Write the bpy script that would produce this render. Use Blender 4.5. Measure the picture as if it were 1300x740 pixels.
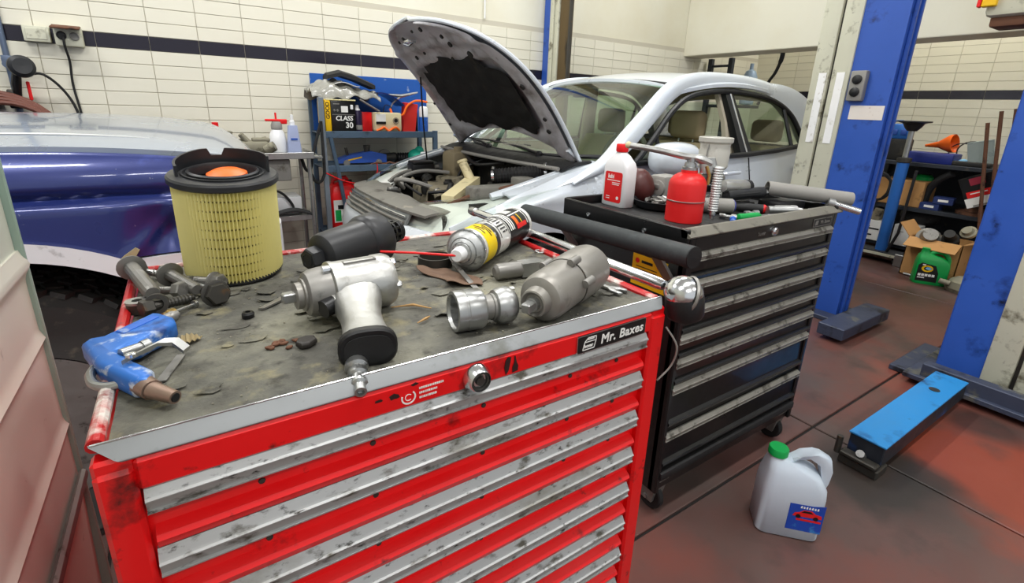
import bpy, bmesh, math, random
from math import sin, cos, pi, radians, sqrt, atan2
from mathutils import Vector, Matrix, Euler
for o in list(bpy.data.objects): bpy.data.objects.remove(o)
SC = bpy.context.scene
COL = SC.collection
random.seed(7)

# ---------------------------------------------------------------- camera
PITCH, ROLL, YAW = radians(16.96), radians(2.04), radians(33.79)
Ry = Matrix.Rotation(-YAW, 3, 'Z')
fw = Ry @ Vector((0, cos(PITCH), -sin(PITCH)))
_r = Ry @ Vector((1, 0, 0)); _u = Ry @ Vector((0, sin(PITCH), cos(PITCH)))
rr = cos(ROLL) * _r + sin(ROLL) * _u
uu = -sin(ROLL) * _r + cos(ROLL) * _u
cd = bpy.data.cameras.new('camera'); cam = bpy.data.objects.new('camera', cd); COL.objects.link(cam)
cam.matrix_world = Matrix(((rr.x, uu.x, -fw.x, 0), (rr.y, uu.y, -fw.y, 0), (rr.z, uu.z, -fw.z, 1.25), (0, 0, 0, 1)))
cd.sensor_width = 36; cd.lens = 619 / 1300 * 36; cd.shift_y = -45 / 1300
cd.clip_start = .02; cd.clip_end = 100
SC.camera = cam

# ---------------------------------------------------------------- world, lights, exposure
W = bpy.data.worlds.new('daylight'); SC.world = W; W.use_nodes = True
bg = W.node_tree.nodes['Background']
bg.inputs[0].default_value = (.93, .97, 1.0, 1); bg.inputs[1].default_value = .5
def area(name, loc, rot, sx, sy, power, col=(1, 1, 1)):
    l = bpy.data.lights.new(name, 'AREA'); l.shape = 'RECTANGLE'; l.size = sx; l.size_y = sy; l.energy = power; l.color = col
    o = bpy.data.objects.new(name, l); o.location = loc; o.rotation_euler = rot; COL.objects.link(o); return o
SC.view_settings.view_transform = 'Standard'; SC.view_settings.look = 'None'
SC.view_settings.exposure = 0.58; SC.view_settings.gamma = 1.0; SC.view_settings.use_curve_mapping = False
SC.cycles.max_bounces = 8; SC.cycles.transparent_max_bounces = 12; SC.cycles.caustics_reflective = False; SC.cycles.caustics_refractive = False
SC.cycles.use_denoising = True

# ---------------------------------------------------------------- materials
def lin(h):
    h = h.lstrip('#'); c = [int(h[i:i + 2], 16) / 255 for i in (0, 2, 4)]
    return tuple(x / 12.92 if x <= .04045 else ((x + .055) / 1.055) ** 2.4 for x in c) + (1,)
MATS = {}
def mat(name, col, rough=.5, metal=0., var=.12, vs=6., dirt=None, ds=5., da=.5, soft=.12, bump=0., bs=40., coat=0., trans=0., ior=1.45, emit=0., rvar=.15, stretch=None, alpha=1., sss=0.):
    m = bpy.data.materials.new(name); m.use_nodes = True; nt = m.node_tree; N = nt.nodes; L = nt.links
    p = N['Principled BSDF']; c = lin(col)
    p.inputs['Roughness'].default_value = rough; p.inputs['Metallic'].default_value = metal
    p.inputs['Coat Weight'].default_value = coat; p.inputs['Coat Roughness'].default_value = .06
    p.inputs['Transmission Weight'].default_value = trans; p.inputs['IOR'].default_value = ior
    p.inputs['Alpha'].default_value = alpha
    p.inputs['Base Color'].default_value = c
    if sss: p.inputs['Subsurface Weight'].default_value = sss; p.inputs['Subsurface Radius'].default_value = (.03, .03, .03)
    if emit: p.inputs['Emission Color'].default_value = c; p.inputs['Emission Strength'].default_value = emit
    if var or dirt or bump:
        tc = N.new('ShaderNodeTexCoord'); co = tc.outputs['Object']
        if stretch:
            mp = N.new('ShaderNodeMapping'); mp.inputs['Scale'].default_value = stretch; L.new(co, mp.inputs[0]); co = mp.outputs[0]
    def noise(scale, det=5):
        n = N.new('ShaderNodeTexNoise'); n.inputs['Scale'].default_value = scale; n.inputs['Detail'].default_value = det; n.inputs['Roughness'].default_value = .6
        L.new(co, n.inputs['Vector']); return n
    out = None
    if var:
        n = noise(vs); mx = N.new('ShaderNodeMix'); mx.data_type = 'RGBA'
        mx.inputs[6].default_value = tuple(x * (1 - var) for x in c[:3]) + (1,)
        mx.inputs[7].default_value = tuple(min(1, x * (1 + var)) for x in c[:3]) + (1,)
        L.new(n.outputs['Fac'], mx.inputs[0]); out = mx.outputs[2]
        if rvar:
            mr = N.new('ShaderNodeMapRange'); mr.inputs['From Min'].default_value = .3; mr.inputs['From Max'].default_value = .7
            mr.inputs['To Min'].default_value = max(.02, rough - rvar * rough); mr.inputs['To Max'].default_value = min(1, rough + rvar)
            L.new(n.outputs['Fac'], mr.inputs['Value']); L.new(mr.outputs[0], p.inputs['Roughness'])
    if dirt:
        dl = dirt if isinstance(dirt, list) else [dirt if isinstance(dirt, tuple) else (dirt, ds, da)]
        for (dc, s_, a_) in dl:
            n2 = noise(s_, 8); rp = N.new('ShaderNodeValToRGB')
            t = .775 - a_ * .37
            rp.color_ramp.elements[0].position = max(0, t - soft * .5); rp.color_ramp.elements[1].position = min(1, t + soft * .5)
            L.new(n2.outputs['Fac'], rp.inputs[0])
            mx = N.new('ShaderNodeMix'); mx.data_type = 'RGBA'; L.new(rp.outputs[0], mx.inputs[0])
            if out: L.new(out, mx.inputs[6])
            else: mx.inputs[6].default_value = c
            mx.inputs[7].default_value = lin(dc); out = mx.outputs[2]
    if out: L.new(out, p.inputs['Base Color'])
    if bump:
        nb = noise(bs, 6); b = N.new('ShaderNodeBump'); b.inputs['Strength'].default_value = bump; b.inputs['Distance'].default_value = .004
        L.new(nb.outputs['Fac'], b.inputs['Height']); L.new(b.outputs[0], p.inputs['Normal'])
    MATS[name] = m; return m
def glassmat(name, tint, refl=.06):
    m = bpy.data.materials.new(name); m.use_nodes = True; nt = m.node_tree; N = nt.nodes; L = nt.links
    N.remove(N['Principled BSDF']); o = N['Material Output']
    t = N.new('ShaderNodeBsdfTransparent'); t.inputs[0].default_value = lin(tint)
    g = N.new('ShaderNodeBsdfGlossy'); g.inputs['Roughness'].default_value = .02
    f = N.new('ShaderNodeFresnel'); f.inputs[0].default_value = 1.5
    a = N.new('ShaderNodeMath'); a.operation = 'ADD'; a.inputs[1].default_value = refl; L.new(f.outputs[0], a.inputs[0])
    ge = N.new('ShaderNodeNewGeometry'); sb = N.new('ShaderNodeMath'); sb.operation = 'SUBTRACT'; sb.inputs[0].default_value = 1; L.new(ge.outputs['Backfacing'], sb.inputs[1])
    mu = N.new('ShaderNodeMath'); mu.operation = 'MULTIPLY'; L.new(a.outputs[0], mu.inputs[0]); L.new(sb.outputs[0], mu.inputs[1])
    mx = N.new('ShaderNodeMixShader'); L.new(mu.outputs[0], mx.inputs[0]); L.new(t.outputs[0], mx.inputs[1]); L.new(g.outputs[0], mx.inputs[2])
    L.new(mx.outputs[0], o.inputs[0]); MATS[name] = m; return m

# ---------------------------------------------------------------- mesh builder
V3 = Vector
def axm(p0, d, up=(0, 0, 1)):
    "matrix whose local z runs along d from p0; local x stays level when it can"
    z = V3(d).normalized(); u = V3(up)
    if abs(z.dot(u)) > .98: u = V3((0, 1, 0))
    x = u.cross(z).normalized(); y = z.cross(x)
    m = Matrix((x, y, z)).transposed().to_4x4(); m.translation = V3(p0); return m
def TR(x=0, y=0, z=0): return Matrix.Translation((x, y, z))
def RZ(a): return Matrix.Rotation(radians(a), 4, 'Z')
def RX(a): return Matrix.Rotation(radians(a), 4, 'X')
def RYm(a): return Matrix.Rotation(radians(a), 4, 'Y')
class MB:
    def __init__(s): s.v = []; s.f = []
    def add(s, vs, fs, M=None):
        k = len(s.v)
        for p in vs: s.v.append(tuple(M @ V3(p)) if M else tuple(p))
        for q in fs: s.f.append(tuple(k + i for i in q))
        return s
    def box(s, c, d, b=0., M=None):
        hx, hy, hz = (q / 2 for q in d)
        b = min(b, .45 * min(d)) if b else 0
        if not b:
            vs = [(c[0] + i * hx, c[1] + j * hy, c[2] + k * hz) for k in (-1, 1) for j in (-1, 1) for i in (-1, 1)]
            fs = [(0, 2, 3, 1), (4, 5, 7, 6), (0, 1, 5, 4), (2, 6, 7, 3), (0, 4, 6, 2), (1, 3, 7, 5)]
            return s.add(vs, fs, M)
        bm = bmesh.new(); bmesh.ops.create_cube(bm, size=1)
        for v in bm.verts: v.co = V3((c[0] + v.co.x * d[0], c[1] + v.co.y * d[1], c[2] + v.co.z * d[2]))
        bmesh.ops.bevel(bm, geom=bm.edges[:], offset=b, segments=2 if b > .004 else 1, profile=.5, affect='EDGES')
        bm.verts.index_update()
        s.add([v.co for v in bm.verts], [[v.index for v in f.verts] for f in bm.faces], M); bm.free(); return s
    def bx(s, x0, x1, y0, y1, z0, z1, b=0., M=None):
        return s.box(((x0 + x1) / 2, (y0 + y1) / 2, (z0 + z1) / 2), (abs(x1 - x0), abs(y1 - y0), abs(z1 - z0)), b, M)
    def lathe(s, prof, n=24, M=None, cap=True, wob=None):
        vs = []; fs = []
        for (r, z) in prof:
            for i in range(n):
                a = 2 * pi * i / n; q = r * (wob(a, z) if wob else 1)
                vs.append((q * cos(a), q * sin(a), z))
        m = len(prof)
        for j in range(m - 1):
            for i in range(n):
                i2 = (i + 1) % n
                fs.append((j * n + i, j * n + i2, (j + 1) * n + i2, (j + 1) * n + i))
        if cap:
            if prof[0][0] > 1e-6: fs.append(tuple(range(n - 1, -1, -1)))
            if prof[-1][0] > 1e-6: fs.append(tuple((m - 1) * n + i for i in range(n)))
        return s.add(vs, fs, M)
    def cyl(s, p0, p1, r0, r1=None, n=16):
        r1 = r0 if r1 is None else r1; d = V3(p1) - V3(p0)
        return s.lathe([(r0, 0), (r1, d.length)], n, axm(p0, d))
    def tube(s, pts, r, n=8, closed=False, sx=1., M=None):
        pts = [V3(p) for p in pts]; m = len(pts); vs = []; fs = []
        rad = r if isinstance(r, (list, tuple)) else [r] * m
        ref = None
        for i, p in enumerate(pts):
            a = pts[i - 1] if (i > 0 or closed) else p; b = pts[(i + 1) % m] if (i < m - 1 or closed) else p
            t = (b - a).normalized()
            if ref is None:
                ref = V3((0, 0, 1)) if abs(t.z) < .9 else V3((1, 0, 0))
            u = (ref - t * ref.dot(t)).normalized(); w = t.cross(u); ref = u
            for k in range(n):
                an = 2 * pi * k / n; vs.append(p + u * cos(an) * rad[i] * sx + w * sin(an) * rad[i])
        for i in range(m if closed else m - 1):
            for k in range(n):
                k2 = (k + 1) % n; j = (i + 1) % m
                fs.append((i * n + k, i * n + k2, j * n + k2, j * n + k))
        if not closed: fs.append(tuple(range(n - 1, -1, -1))); fs.append(tuple((m - 1) * n + k for k in range(n)))
        return s.add(vs, fs, M)
    def prism(s, poly, z0, z1, M=None):
        n = len(poly)
        ar = sum(poly[i][0] * poly[(i + 1) % n][1] - poly[(i + 1) % n][0] * poly[i][1] for i in range(n))
        if ar < 0: poly = poly[::-1]
        vs = [(x, y, z0) for x, y in poly] + [(x, y, z1) for x, y in poly]
        fs = [tuple(range(n - 1, -1, -1)), tuple(range(n, 2 * n))] + [(i, (i + 1) % n, n + (i + 1) % n, n + i) for i in range(n)]
        return s.add(vs, fs, M)
    def loft(s, rings, cap=True, closed=True, M=None):
        n = len(rings[0]); vs = [p for r in rings for p in r]; fs = []
        for j in range(len(rings) - 1):
            for i in range(n if closed else n - 1):
                i2 = (i + 1) % n; fs.append((j * n + i, j * n + i2, (j + 1) * n + i2, (j + 1) * n + i))
        if cap and closed: fs.append(tuple(range(n - 1, -1, -1))); fs.append(tuple((len(rings) - 1) * n + i for i in range(n)))
        return s.add(vs, fs, M)
    def grid(s, fn, nu, nv, M=None):
        vs = [fn(i / nu, j / nv) for j in range(nv + 1) for i in range(nu + 1)]
        fs = [(j * (nu + 1) + i, j * (nu + 1) + i + 1, (j + 1) * (nu + 1) + i + 1, (j + 1) * (nu + 1) + i) for j in range(nv) for i in range(nu)]
        return s.add(vs, fs, M)
    def slab(s, fn, nu, nv, off):
        "a curved sheet given real thickness: fn(u,v) and the same moved by off"
        o = V3(off); a = [V3(fn(i / nu, j / nv)) for j in range(nv + 1) for i in range(nu + 1)]
        n = len(a); k = nu + 1
        fs = []
        for j in range(nv):
            for i in range(nu):
                q = (j * k + i, j * k + i + 1, (j + 1) * k + i + 1, (j + 1) * k + i); fs.append(q); fs.append(tuple(n + x for x in q[::-1]))
        rim = [i for i in range(k)] + [j * k + nu for j in range(1, nv + 1)] + [nv * k + i for i in range(nu - 1, -1, -1)] + [j * k for j in range(nv - 1, 0, -1)]
        for x in range(len(rim)):
            p, q = rim[x], rim[(x + 1) % len(rim)]; fs.append((q, p, n + p, n + q))
        return s.add(a + [p + o for p in a], fs)
    def sph(s, c, r, nu=16, nv=10, sc=(1, 1, 1), M=None):
        prof = [(max(r * sin(pi * j / nv), 1e-5), -r * cos(pi * j / nv)) for j in range(nv + 1)]
        T_ = TR(*c) @ Matrix.Diagonal((*sc, 1)); return s.lathe(prof, nu, (M @ T_) if M else T_, cap=False)
    def mesh(s, name, m, smooth=32):
        me = bpy.data.meshes.new(name); me.from_pydata(s.v, [], s.f); me.update()
        bm = bmesh.new(); bm.from_mesh(me)
        bmesh.ops.recalc_face_normals(bm, faces=bm.faces[:]); bm.to_mesh(me); bm.free()
        if m: me.materials.append(m)
        if smooth:
            me.shade_smooth()
            try: me.set_sharp_from_angle(angle=radians(smooth))
            except Exception: pass
        return me
MW = {}
def T(name, label, cat, loc=(0, 0, 0), rz=0, group=None, M=None):
    o = bpy.data.objects.new(name, None); COL.objects.link(o); o.empty_display_size = .05
    m = M.copy() if M is not None else TR(*loc) @ RZ(rz)
    o.matrix_world = m; MW[o.name] = m
    o['label'] = label; o['category'] = cat
    if group: o['group'] = group
    return o
def P(name, mb, m, parent=None, w=False, smooth=32, label=None, kind=None):
    "one part: mesh in the thing's own coordinates, or in world coordinates with w=True"
    me = mb.mesh(name, m, smooth) if isinstance(mb, MB) else mb
    o = bpy.data.objects.new(name, me); COL.objects.link(o)
    if parent:
        o.parent = parent
        pm = MW.get(parent.name, Matrix())
        if w: me.transform(pm.inverted())
        MW[o.name] = pm
    if label: o['label'] = label
    if kind: o['kind'] = kind
    return o
def ONE(name, label, cat, mb, m, loc=(0, 0, 0), rz=0, group=None, M=None, smooth=32, w=False):
    "a thing that is one mesh"
    me = mb.mesh(name, m, smooth); o = bpy.data.objects.new(name, me); COL.objects.link(o)
    mm = M.copy() if M is not None else TR(*loc) @ RZ(rz)
    if w: me.transform(mm.inverted())
    o.matrix_world = mm; MW[o.name] = mm
    o['label'] = label; o['category'] = cat
    if group: o['group'] = group
    return o
def ST(name, mb, m, parent=None, smooth=0):
    o = P(name, mb, m, parent, smooth=smooth)
    if not parent: o['kind'] = 'structure'
    return o
def DUP(o, M, label=None):
    c = o.copy(); COL.objects.link(c); c.matrix_world = M; MW[c.name] = M
    if label: c['label'] = label
    for ch in list(o.children):
        d = ch.copy(); COL.objects.link(d); d.parent = c
        for g in list(ch.children):
            e = g.copy(); COL.objects.link(e); e.parent = d
    return c
def piece(name, me, parent, M):
    o = bpy.data.objects.new(name, me); COL.objects.link(o); o.parent = parent
    o.matrix_local = MW.get(parent.name, Matrix()).inverted() @ M; return o
def text(s, size, m, parent, M, name='lettering', ext=.0004, bold=0., shear=0., align='CENTER', sp=1.):
    "raised letters; M maps letter x,y,z to the thing's own coordinates"
    cu = bpy.data.curves.new(name, 'FONT'); cu.body = s; cu.size = size; cu.extrude = ext; cu.offset = bold; cu.shear = shear
    cu.align_x = align; cu.align_y = 'CENTER'; cu.resolution_u = 3; cu.space_character = sp
    t = bpy.data.objects.new(name, cu); COL.objects.link(t); dg = bpy.context.evaluated_depsgraph_get()
    me = bpy.data.meshes.new_from_object(t.evaluated_get(dg)); bpy.data.objects.remove(t)
    me.transform(M); me.materials.clear(); me.materials.append(m); me.name = name
    o = bpy.data.objects.new(name, me); COL.objects.link(o)
    if parent: o.parent = parent; MW[o.name] = MW.get(parent.name, Matrix())
    return o
def frame(o, right, up):
    r = V3(right).normalized(); u = V3(up); u = (u - r * u.dot(r)).normalized(); n = r.cross(u)
    m = Matrix((r, u, n)).transposed().to_4x4(); m.translation = V3(o); return m
FRONT = lambda x, y, z: frame((x, y, z), (1, 0, 0), (0, 0, 1))      # faces -y
LEFT = lambda x, y, z: frame((x, y, z), (0, -1, 0), (0, 0, 1))      # faces -x
def arc(c, r, a0, a1, n, plane='xz'):
    out = []
    for i in range(n + 1):
        a = radians(a0 + (a1 - a0) * i / n); p, q = r * cos(a), r * sin(a)
        out.append({'xz': (c[0] + p, c[1], c[2] + q), 'xy': (c[0] + p, c[1] + q, c[2]), 'yz': (c[0], c[1] + p, c[2] + q)}[plane])
    return out
def spline(pts, k=6):
    "smooth curve through points"
    pts = [V3(p) for p in pts]; out = []
    for i in range(len(pts) - 1):
        p0 = pts[max(i - 1, 0)]; p1 = pts[i]; p2 = pts[i + 1]; p3 = pts[min(i + 2, len(pts) - 1)]
        for j in range(k):
            t = j / k
            out.append(.5 * ((2 * p1) + (p2 - p0) * t + (2 * p0 - 5 * p1 + 4 * p2 - p3) * t * t + (3 * p1 - p0 - 3 * p2 + p3) * t ** 3))
    out.append(pts[-1]); return out

# palette
def _pal():
    mat('red_paint', '#e60a10', .32, var=.08, vs=9, dirt=[('#5a0a08', 14, .28), ('#2a1512', 40, .2)], bump=.04, bs=25, coat=.3)
    mat('aluminium', '#aeb0b0', .4, .6, var=.1, vs=16, dirt=[('#8a887e', 9, .5), ('#5c5950', 60, .42), ('#2f2c27', 130, .34)], bump=.05, stretch=(.5, 1, 1))
    mat('chrome', '#d8dadc', .12, 1., var=.05, vs=20)
    mat('steel', '#a8a9a8', .3, .9, var=.15, vs=25, dirt=('#55524a', 30, .3), bump=.03)
    mat('dull_steel', '#8b8985', .42, .7, var=.18, vs=30, dirt=('#3c3833', 25, .35), bump=.05)
    mat('dark_steel', '#4a4844', .45, .7, var=.2, vs=30, dirt=('#6a5138', 35, .3), bump=.08)
    mat('rust', '#6d4a38', .75, .3, var=.3, vs=25, dirt=('#2f2622', 20, .4), bump=.2)
    mat('black_plastic', '#141416', .38, var=.1, vs=20, bump=.03, bs=120)
    mat('black_paint', '#0c0c0d', .3, var=.15, vs=8, dirt=('#2b2926', 25, .2), bump=.03, coat=.2)
    mat('rubber', '#1b1b1c', .62, var=.2, vs=20, dirt=('#3a3835', 18, .3), bump=.1, bs=60)
    mat('foam_grip', '#2b3032', .55, var=.1, vs=30, dirt=('#3e4446', 16, .35), bump=.12, bs=160)
    mat('white_plastic', '#e8e9ea', .35, var=.04, vs=12, sss=.1)
    mat('red_plastic', '#e01418', .35, var=.05, vs=12)
    mat('bright_red', '#d81f20', .4, var=.06, vs=10)
    mat('blue_plastic', '#2a63c0', .38, var=.1, vs=18, dirt=('#9fb2c9', 35, .28))
    mat('green_plastic', '#0c9a48', .36, var=.1, vs=12)
    mat('yellow_plastic', '#e8b90a', .4, var=.06, vs=12)
    mat('orange_plastic', '#f2660a', .4, var=.06, vs=12)
    mat('cast_alloy', '#b9b9b6', .34, .9, var=.12, vs=40, dirt=('#6c6960', 26, .3), bump=.12, bs=140)
    mat('grey_alloy', '#8d8a84', .42, .6, var=.12, vs=30, dirt=('#4e4a44', 14, .35), bump=.06, bs=90)
    mat('cardboard', '#b98a55', .8, var=.12, vs=8, dirt=('#7d5c38', 10, .25))
    mat('beige_trim', '#8f8470', .7, var=.1, vs=10, bump=.08, bs=120)
    mat('lift_blue', '#2f57b0', .34, var=.16, vs=4, dirt=[('#16306e', 6, .4), ('#0f1830', 12, .2)], bump=.03)
    mat('lift_cream', '#c9c8b4', .5, var=.1, vs=5, dirt=[('#6a6450', 9, .35), ('#2f2b22', 16, .22)], bump=.05)
    mat('car_silver', '#d6dde4', .26, .2, var=.03, vs=3, coat=.7)
    mat('dust_grey', '#8d8b86', .6, .1, var=.15, vs=12, dirt=('#5d564c', 14, .35), bump=.05)
    mat('engine_grime', '#8d8571', .7, .2, var=.3, vs=22, dirt=('#2a2722', 16, .4), bump=.2)
    mat('engine_dark', '#232220', .6, .1, var=.25, vs=18, dirt=('#4d463b', 14, .35), bump=.12)
    mat('white_print', '#e8e8e4', .5, var=0)
    mat('black_print', '#0a0a0b', .45, var=0)
    mat('paper_white', '#e6e6e2', .7, var=.04)
    mat('brass', '#a58a52', .35, .8, var=.15, vs=30)
_pal()
G = MATS
# ================================================================ SETTING
mat('slab_paint', '#5e423d', .42, var=.14, vs=2.2, dirt=[('#524a46', 1.7, .55), ('#7d3527', 1.1, .36), ('#37302d', 5, .22)], soft=.3, bump=.05, bs=30)
mat('joint_dark', '#191513', .8, var=0)
mat('grout', '#c2bcab', .8, var=.06)
mat('tile_cream', '#dfdbca', .14, var=.03, vs=1.5, rvar=.05, coat=.15)
mat('tile_navy', '#211e2a', .16, var=.1, vs=3, rvar=.05)
mat('plaster', '#dfdccb', .7, var=.04, vs=1.2, dirt=('#d3cbb0', .9, .35), soft=.4)
mat('ceiling_paint', '#e6e6e0', .8, var=.03)
def floor_spots(m, spots):
    "old paint and oil spots on the slabs, each with its own place and ragged edge"
    nt = m.node_tree; N = nt.nodes; L = nt.links; p = N['Principled BSDF']
    tc = N.new('ShaderNodeTexCoord'); nz = N.new('ShaderNodeTexNoise'); nz.inputs['Scale'].default_value = 5; nz.inputs['Detail'].default_value = 6
    L.new(tc.outputs['Object'], nz.inputs['Vector'])
    for (x, y, r, col, k) in spots:
        src = p.inputs['Base Color'].links[0].from_socket
        d = N.new('ShaderNodeVectorMath'); d.operation = 'DISTANCE'; d.inputs[1].default_value = (x, y, 0); L.new(tc.outputs['Object'], d.inputs[0])
        a = N.new('ShaderNodeMath'); a.operation = 'MULTIPLY_ADD'; a.inputs[1].default_value = r * 1.6; a.inputs[2].default_value = -r * .8; L.new(nz.outputs['Fac'], a.inputs[0])
        s_ = N.new('ShaderNodeMath'); s_.operation = 'ADD'; L.new(d.outputs['Value'], s_.inputs[0]); L.new(a.outputs[0], s_.inputs[1])
        mr = N.new('ShaderNodeMapRange'); mr.inputs['From Min'].default_value = r * .55; mr.inputs['From Max'].default_value = r * 1.1; mr.inputs['To Min'].default_value = k; mr.inputs['To Max'].default_value = 0; L.new(s_.outputs[0], mr.inputs['Value'])
        mx = N.new('ShaderNodeMix'); mx.data_type = 'RGBA'; L.new(mr.outputs[0], mx.inputs[0]); L.new(src, mx.inputs[6]); mx.inputs[7].default_value = lin(col); L.new(mx.outputs[2], p.inputs['Base Color'])
floor_spots(G['slab_paint'], [(2.38, .22, .42, '#8f3a24', .75), (1.95, .47, .26, '#2c2a27', .85), (2.1, .36, .14, '#2c2a27', .8), (3.0, .55, .4, '#8a4638', .5), (4.2, 1.5, .5, '#3a2a22', .45), (3.9, .95, .5, '#7a4a3c', .4), (2.75, .36, .16, '#2c2826', .7), (5.1, 1.5, .5, '#3a302c', .5)])
fl = ST('floor', MB().bx(-3, 6.4, -4, 4.0, -.12, -.008), G['joint_dark'])
xs = [-3, -.33, 2.07, 4.47, 6.4]; ys = [-4, -1.65, .755, 3.15, 4.0]
for i in range(4):
    for j in range(4):
        g = .005
        P('floor_slab', MB().bx(xs[i] + g, xs[i + 1] - g, ys[j] + g, ys[j + 1] - g, -.05, 0, .003), G['slab_paint'], fl)
TW, TH, Z0 = .256, .0805, -.027      # tile pitch; the navy row runs 1.503 to 1.583
BAND = 19
def tile_me(nm, m, t=.006):
    return MB().box((0, 0, 0), (TW - .003, t, TH - .003), .0015).mesh(nm, m, 0)
wl = ST('wall_left', MB().bx(-3, 6.4, 3.9, 4.05, 0, 3.8), G['plaster'])
P('grout_bed', MB().bx(-3, 6.3, 3.896, 3.9, 0, 1.945), G['grout'], wl)
tc, tn = tile_me('tile', G['tile_cream']), tile_me('tile', G['tile_navy'])
X0 = -.35 - 3 * TW
rest = MB(); restn = MB(); cnt = 0
for r in range(24):
    z = Z0 + (r + .5) * TH
    for k in range(-8, 30):
        x = X0 + (k + .5) * TW
        if x < -2.9 or x > 6.2: continue
        vis = z > 1.02 and 0 <= k <= 20
        if vis:
            a = random.uniform(-.25, .25); b = random.uniform(-.25, .25)
            piece('tile', tn if r == BAND else tc, wl, TR(x, 3.8935 - random.uniform(0, .0008), z) @ RX(a) @ RZ(b)); cnt += 1
        else:
            (restn if r == BAND else rest).box((x, 3.8935, z), (TW - .003, .006, TH - .003))
P('wall_tiles', rest, G['tile_cream'], wl, smooth=0, kind='stuff'); P('navy_wall_tiles', restn, G['tile_navy'], wl, smooth=0, kind='stuff')
wr = ST('wall_right', MB().bx(6.3, 6.45, -4, 3.9, 0, 3.8), G['plaster'])
P('grout_bed', MB().bx(6.296, 6.3, -4, 3.9, 0, 2.2), G['grout'], wr)
rest = MB(); restn = MB()
for r in range(27):
    z = Z0 - .035 + (r + .5) * TH
    for k in range(0, 27):
        y = 3.9 - .13 - k * TW
        if y < -3.8: continue
        vis = .95 < z < 1.95 and .75 < y < 3.6
        if vis:
            piece('tile', tn if r == BAND else tc, wr, TR(6.2935, y, z) @ RZ(90 + random.uniform(-.35, .35)) @ RX(random.uniform(-.3, .3)))
        else:
            (restn if r == BAND else rest).box((6.2935, y, z), (.006, TW - .003, TH - .003))
P('wall_tiles', rest, G['tile_cream'], wr, smooth=0, kind='stuff'); P('navy_wall_tiles', restn, G['tile_navy'], wr, smooth=0, kind='stuff')
# the deep beam that closes off the bay on the right
ST('wall_back', MB().bx(4.83, 5.15, -4, 3.9, 1.86, 3.8, .01), G['plaster'])
ST('ceiling', MB().bx(-3, 6.45, -4, 4.05, 3.8, 3.95), G['ceiling_paint'])
# thin conduit down the plaster and the steel pipe at the far left
ONE('wall_conduit', 'thin white cable conduit running down the plaster above the raised bonnet', 'pipe', MB().cyl((2.24, 3.885, 1.95), (2.24, 3.885, 3.8), .008), G['paper_white'], w=True, loc=(2.24, 3.885, 1.95))
# ceiling lamps: twin tubes in a tray, each with its own light
mat('tube_glow', '#f4f8ff', .3, var=0, emit=6.0)
def lamp(x, y, rot, label, pw):
    t = T('ceiling_lamp', label, 'lamp', (x, y, 3.8), rot, 'twin tube lamps on the ceiling')
    P('lamp_tray', MB().box((0, 0, -.03), (1.3, .2, .06), .008), G['white_plastic'], t)
    for s in (-1, 1): P('lamp_tube', MB().cyl((-.6, s * .05, -.078), (.6, s * .05, -.078), .013, n=10), G['tube_glow'], t)
    area('lamp_light', (x, y, 3.68), (0, 0, radians(rot)), 1.25, .2, pw, (1, .99, .96))
lab = 'twin tube fluorescent lamp on the ceiling above the workshop'
for x, y, pw in [(-1.2, 2.6, 30), (1.0, 2.6, 30), (3.2, 2.6, 26), (-1.2, .2, 30), (1.0, .2, 30), (3.2, .2, 14), (-.2, -2.2, 28), (2.4, -2.2, 20), (5.7, 1.6, 30)]: lamp(x, y, 0 if x < 5 else 90, lab if x < 5 else 'lone fluorescent lamp behind the deep beam above the spares shelving', pw)
# ================================================================ RED TOOL CHEST
mat('worn_mat', '#56554f', .72, var=.25, vs=9, dirt=[('#7f7d6e', 6, .6), ('#45433d', 13, .5), ('#8f8767', 21, .3), ('#282622', 38, .36)], soft=.2, bump=1.0, bs=55)
mat('trim_grey', '#8b8e90', .42, .35, var=.08, vs=12, dirt=[('#6e6f6b', 14, .3), ('#4a4538', 40, .15)])
mat('red_rail', '#b81a1c', .4, var=.1, vs=10, dirt=[('#d8d0c8', 20, .62), ('#8a3a34', 34, .35)], bump=.05)
mat('black_smear', '#2a0f0c', .6, var=0)
rc = T('red_tool_chest', 'red roller tool chest with worn grey rubber top and aluminium drawer pulls', 'tool chest', (.245, .71, 0))
XL, XR, YF, YB = -.098, .588, .452, .968
b = MB(); b.bx(XL, XR, YF + .004, YB, .13, .955, .006)
b.bx(XL, -.07, YF - .008, YF + .02, .13, .955, .004); b.bx(.556, XR, YF - .008, YF + .02, .13, .955, .004)
b.bx(-.0705, .5565, YF - .0075, YF + .02, .930, .9615, .003)
P('body', b, G['red_paint'], rc, w=True)
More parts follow.
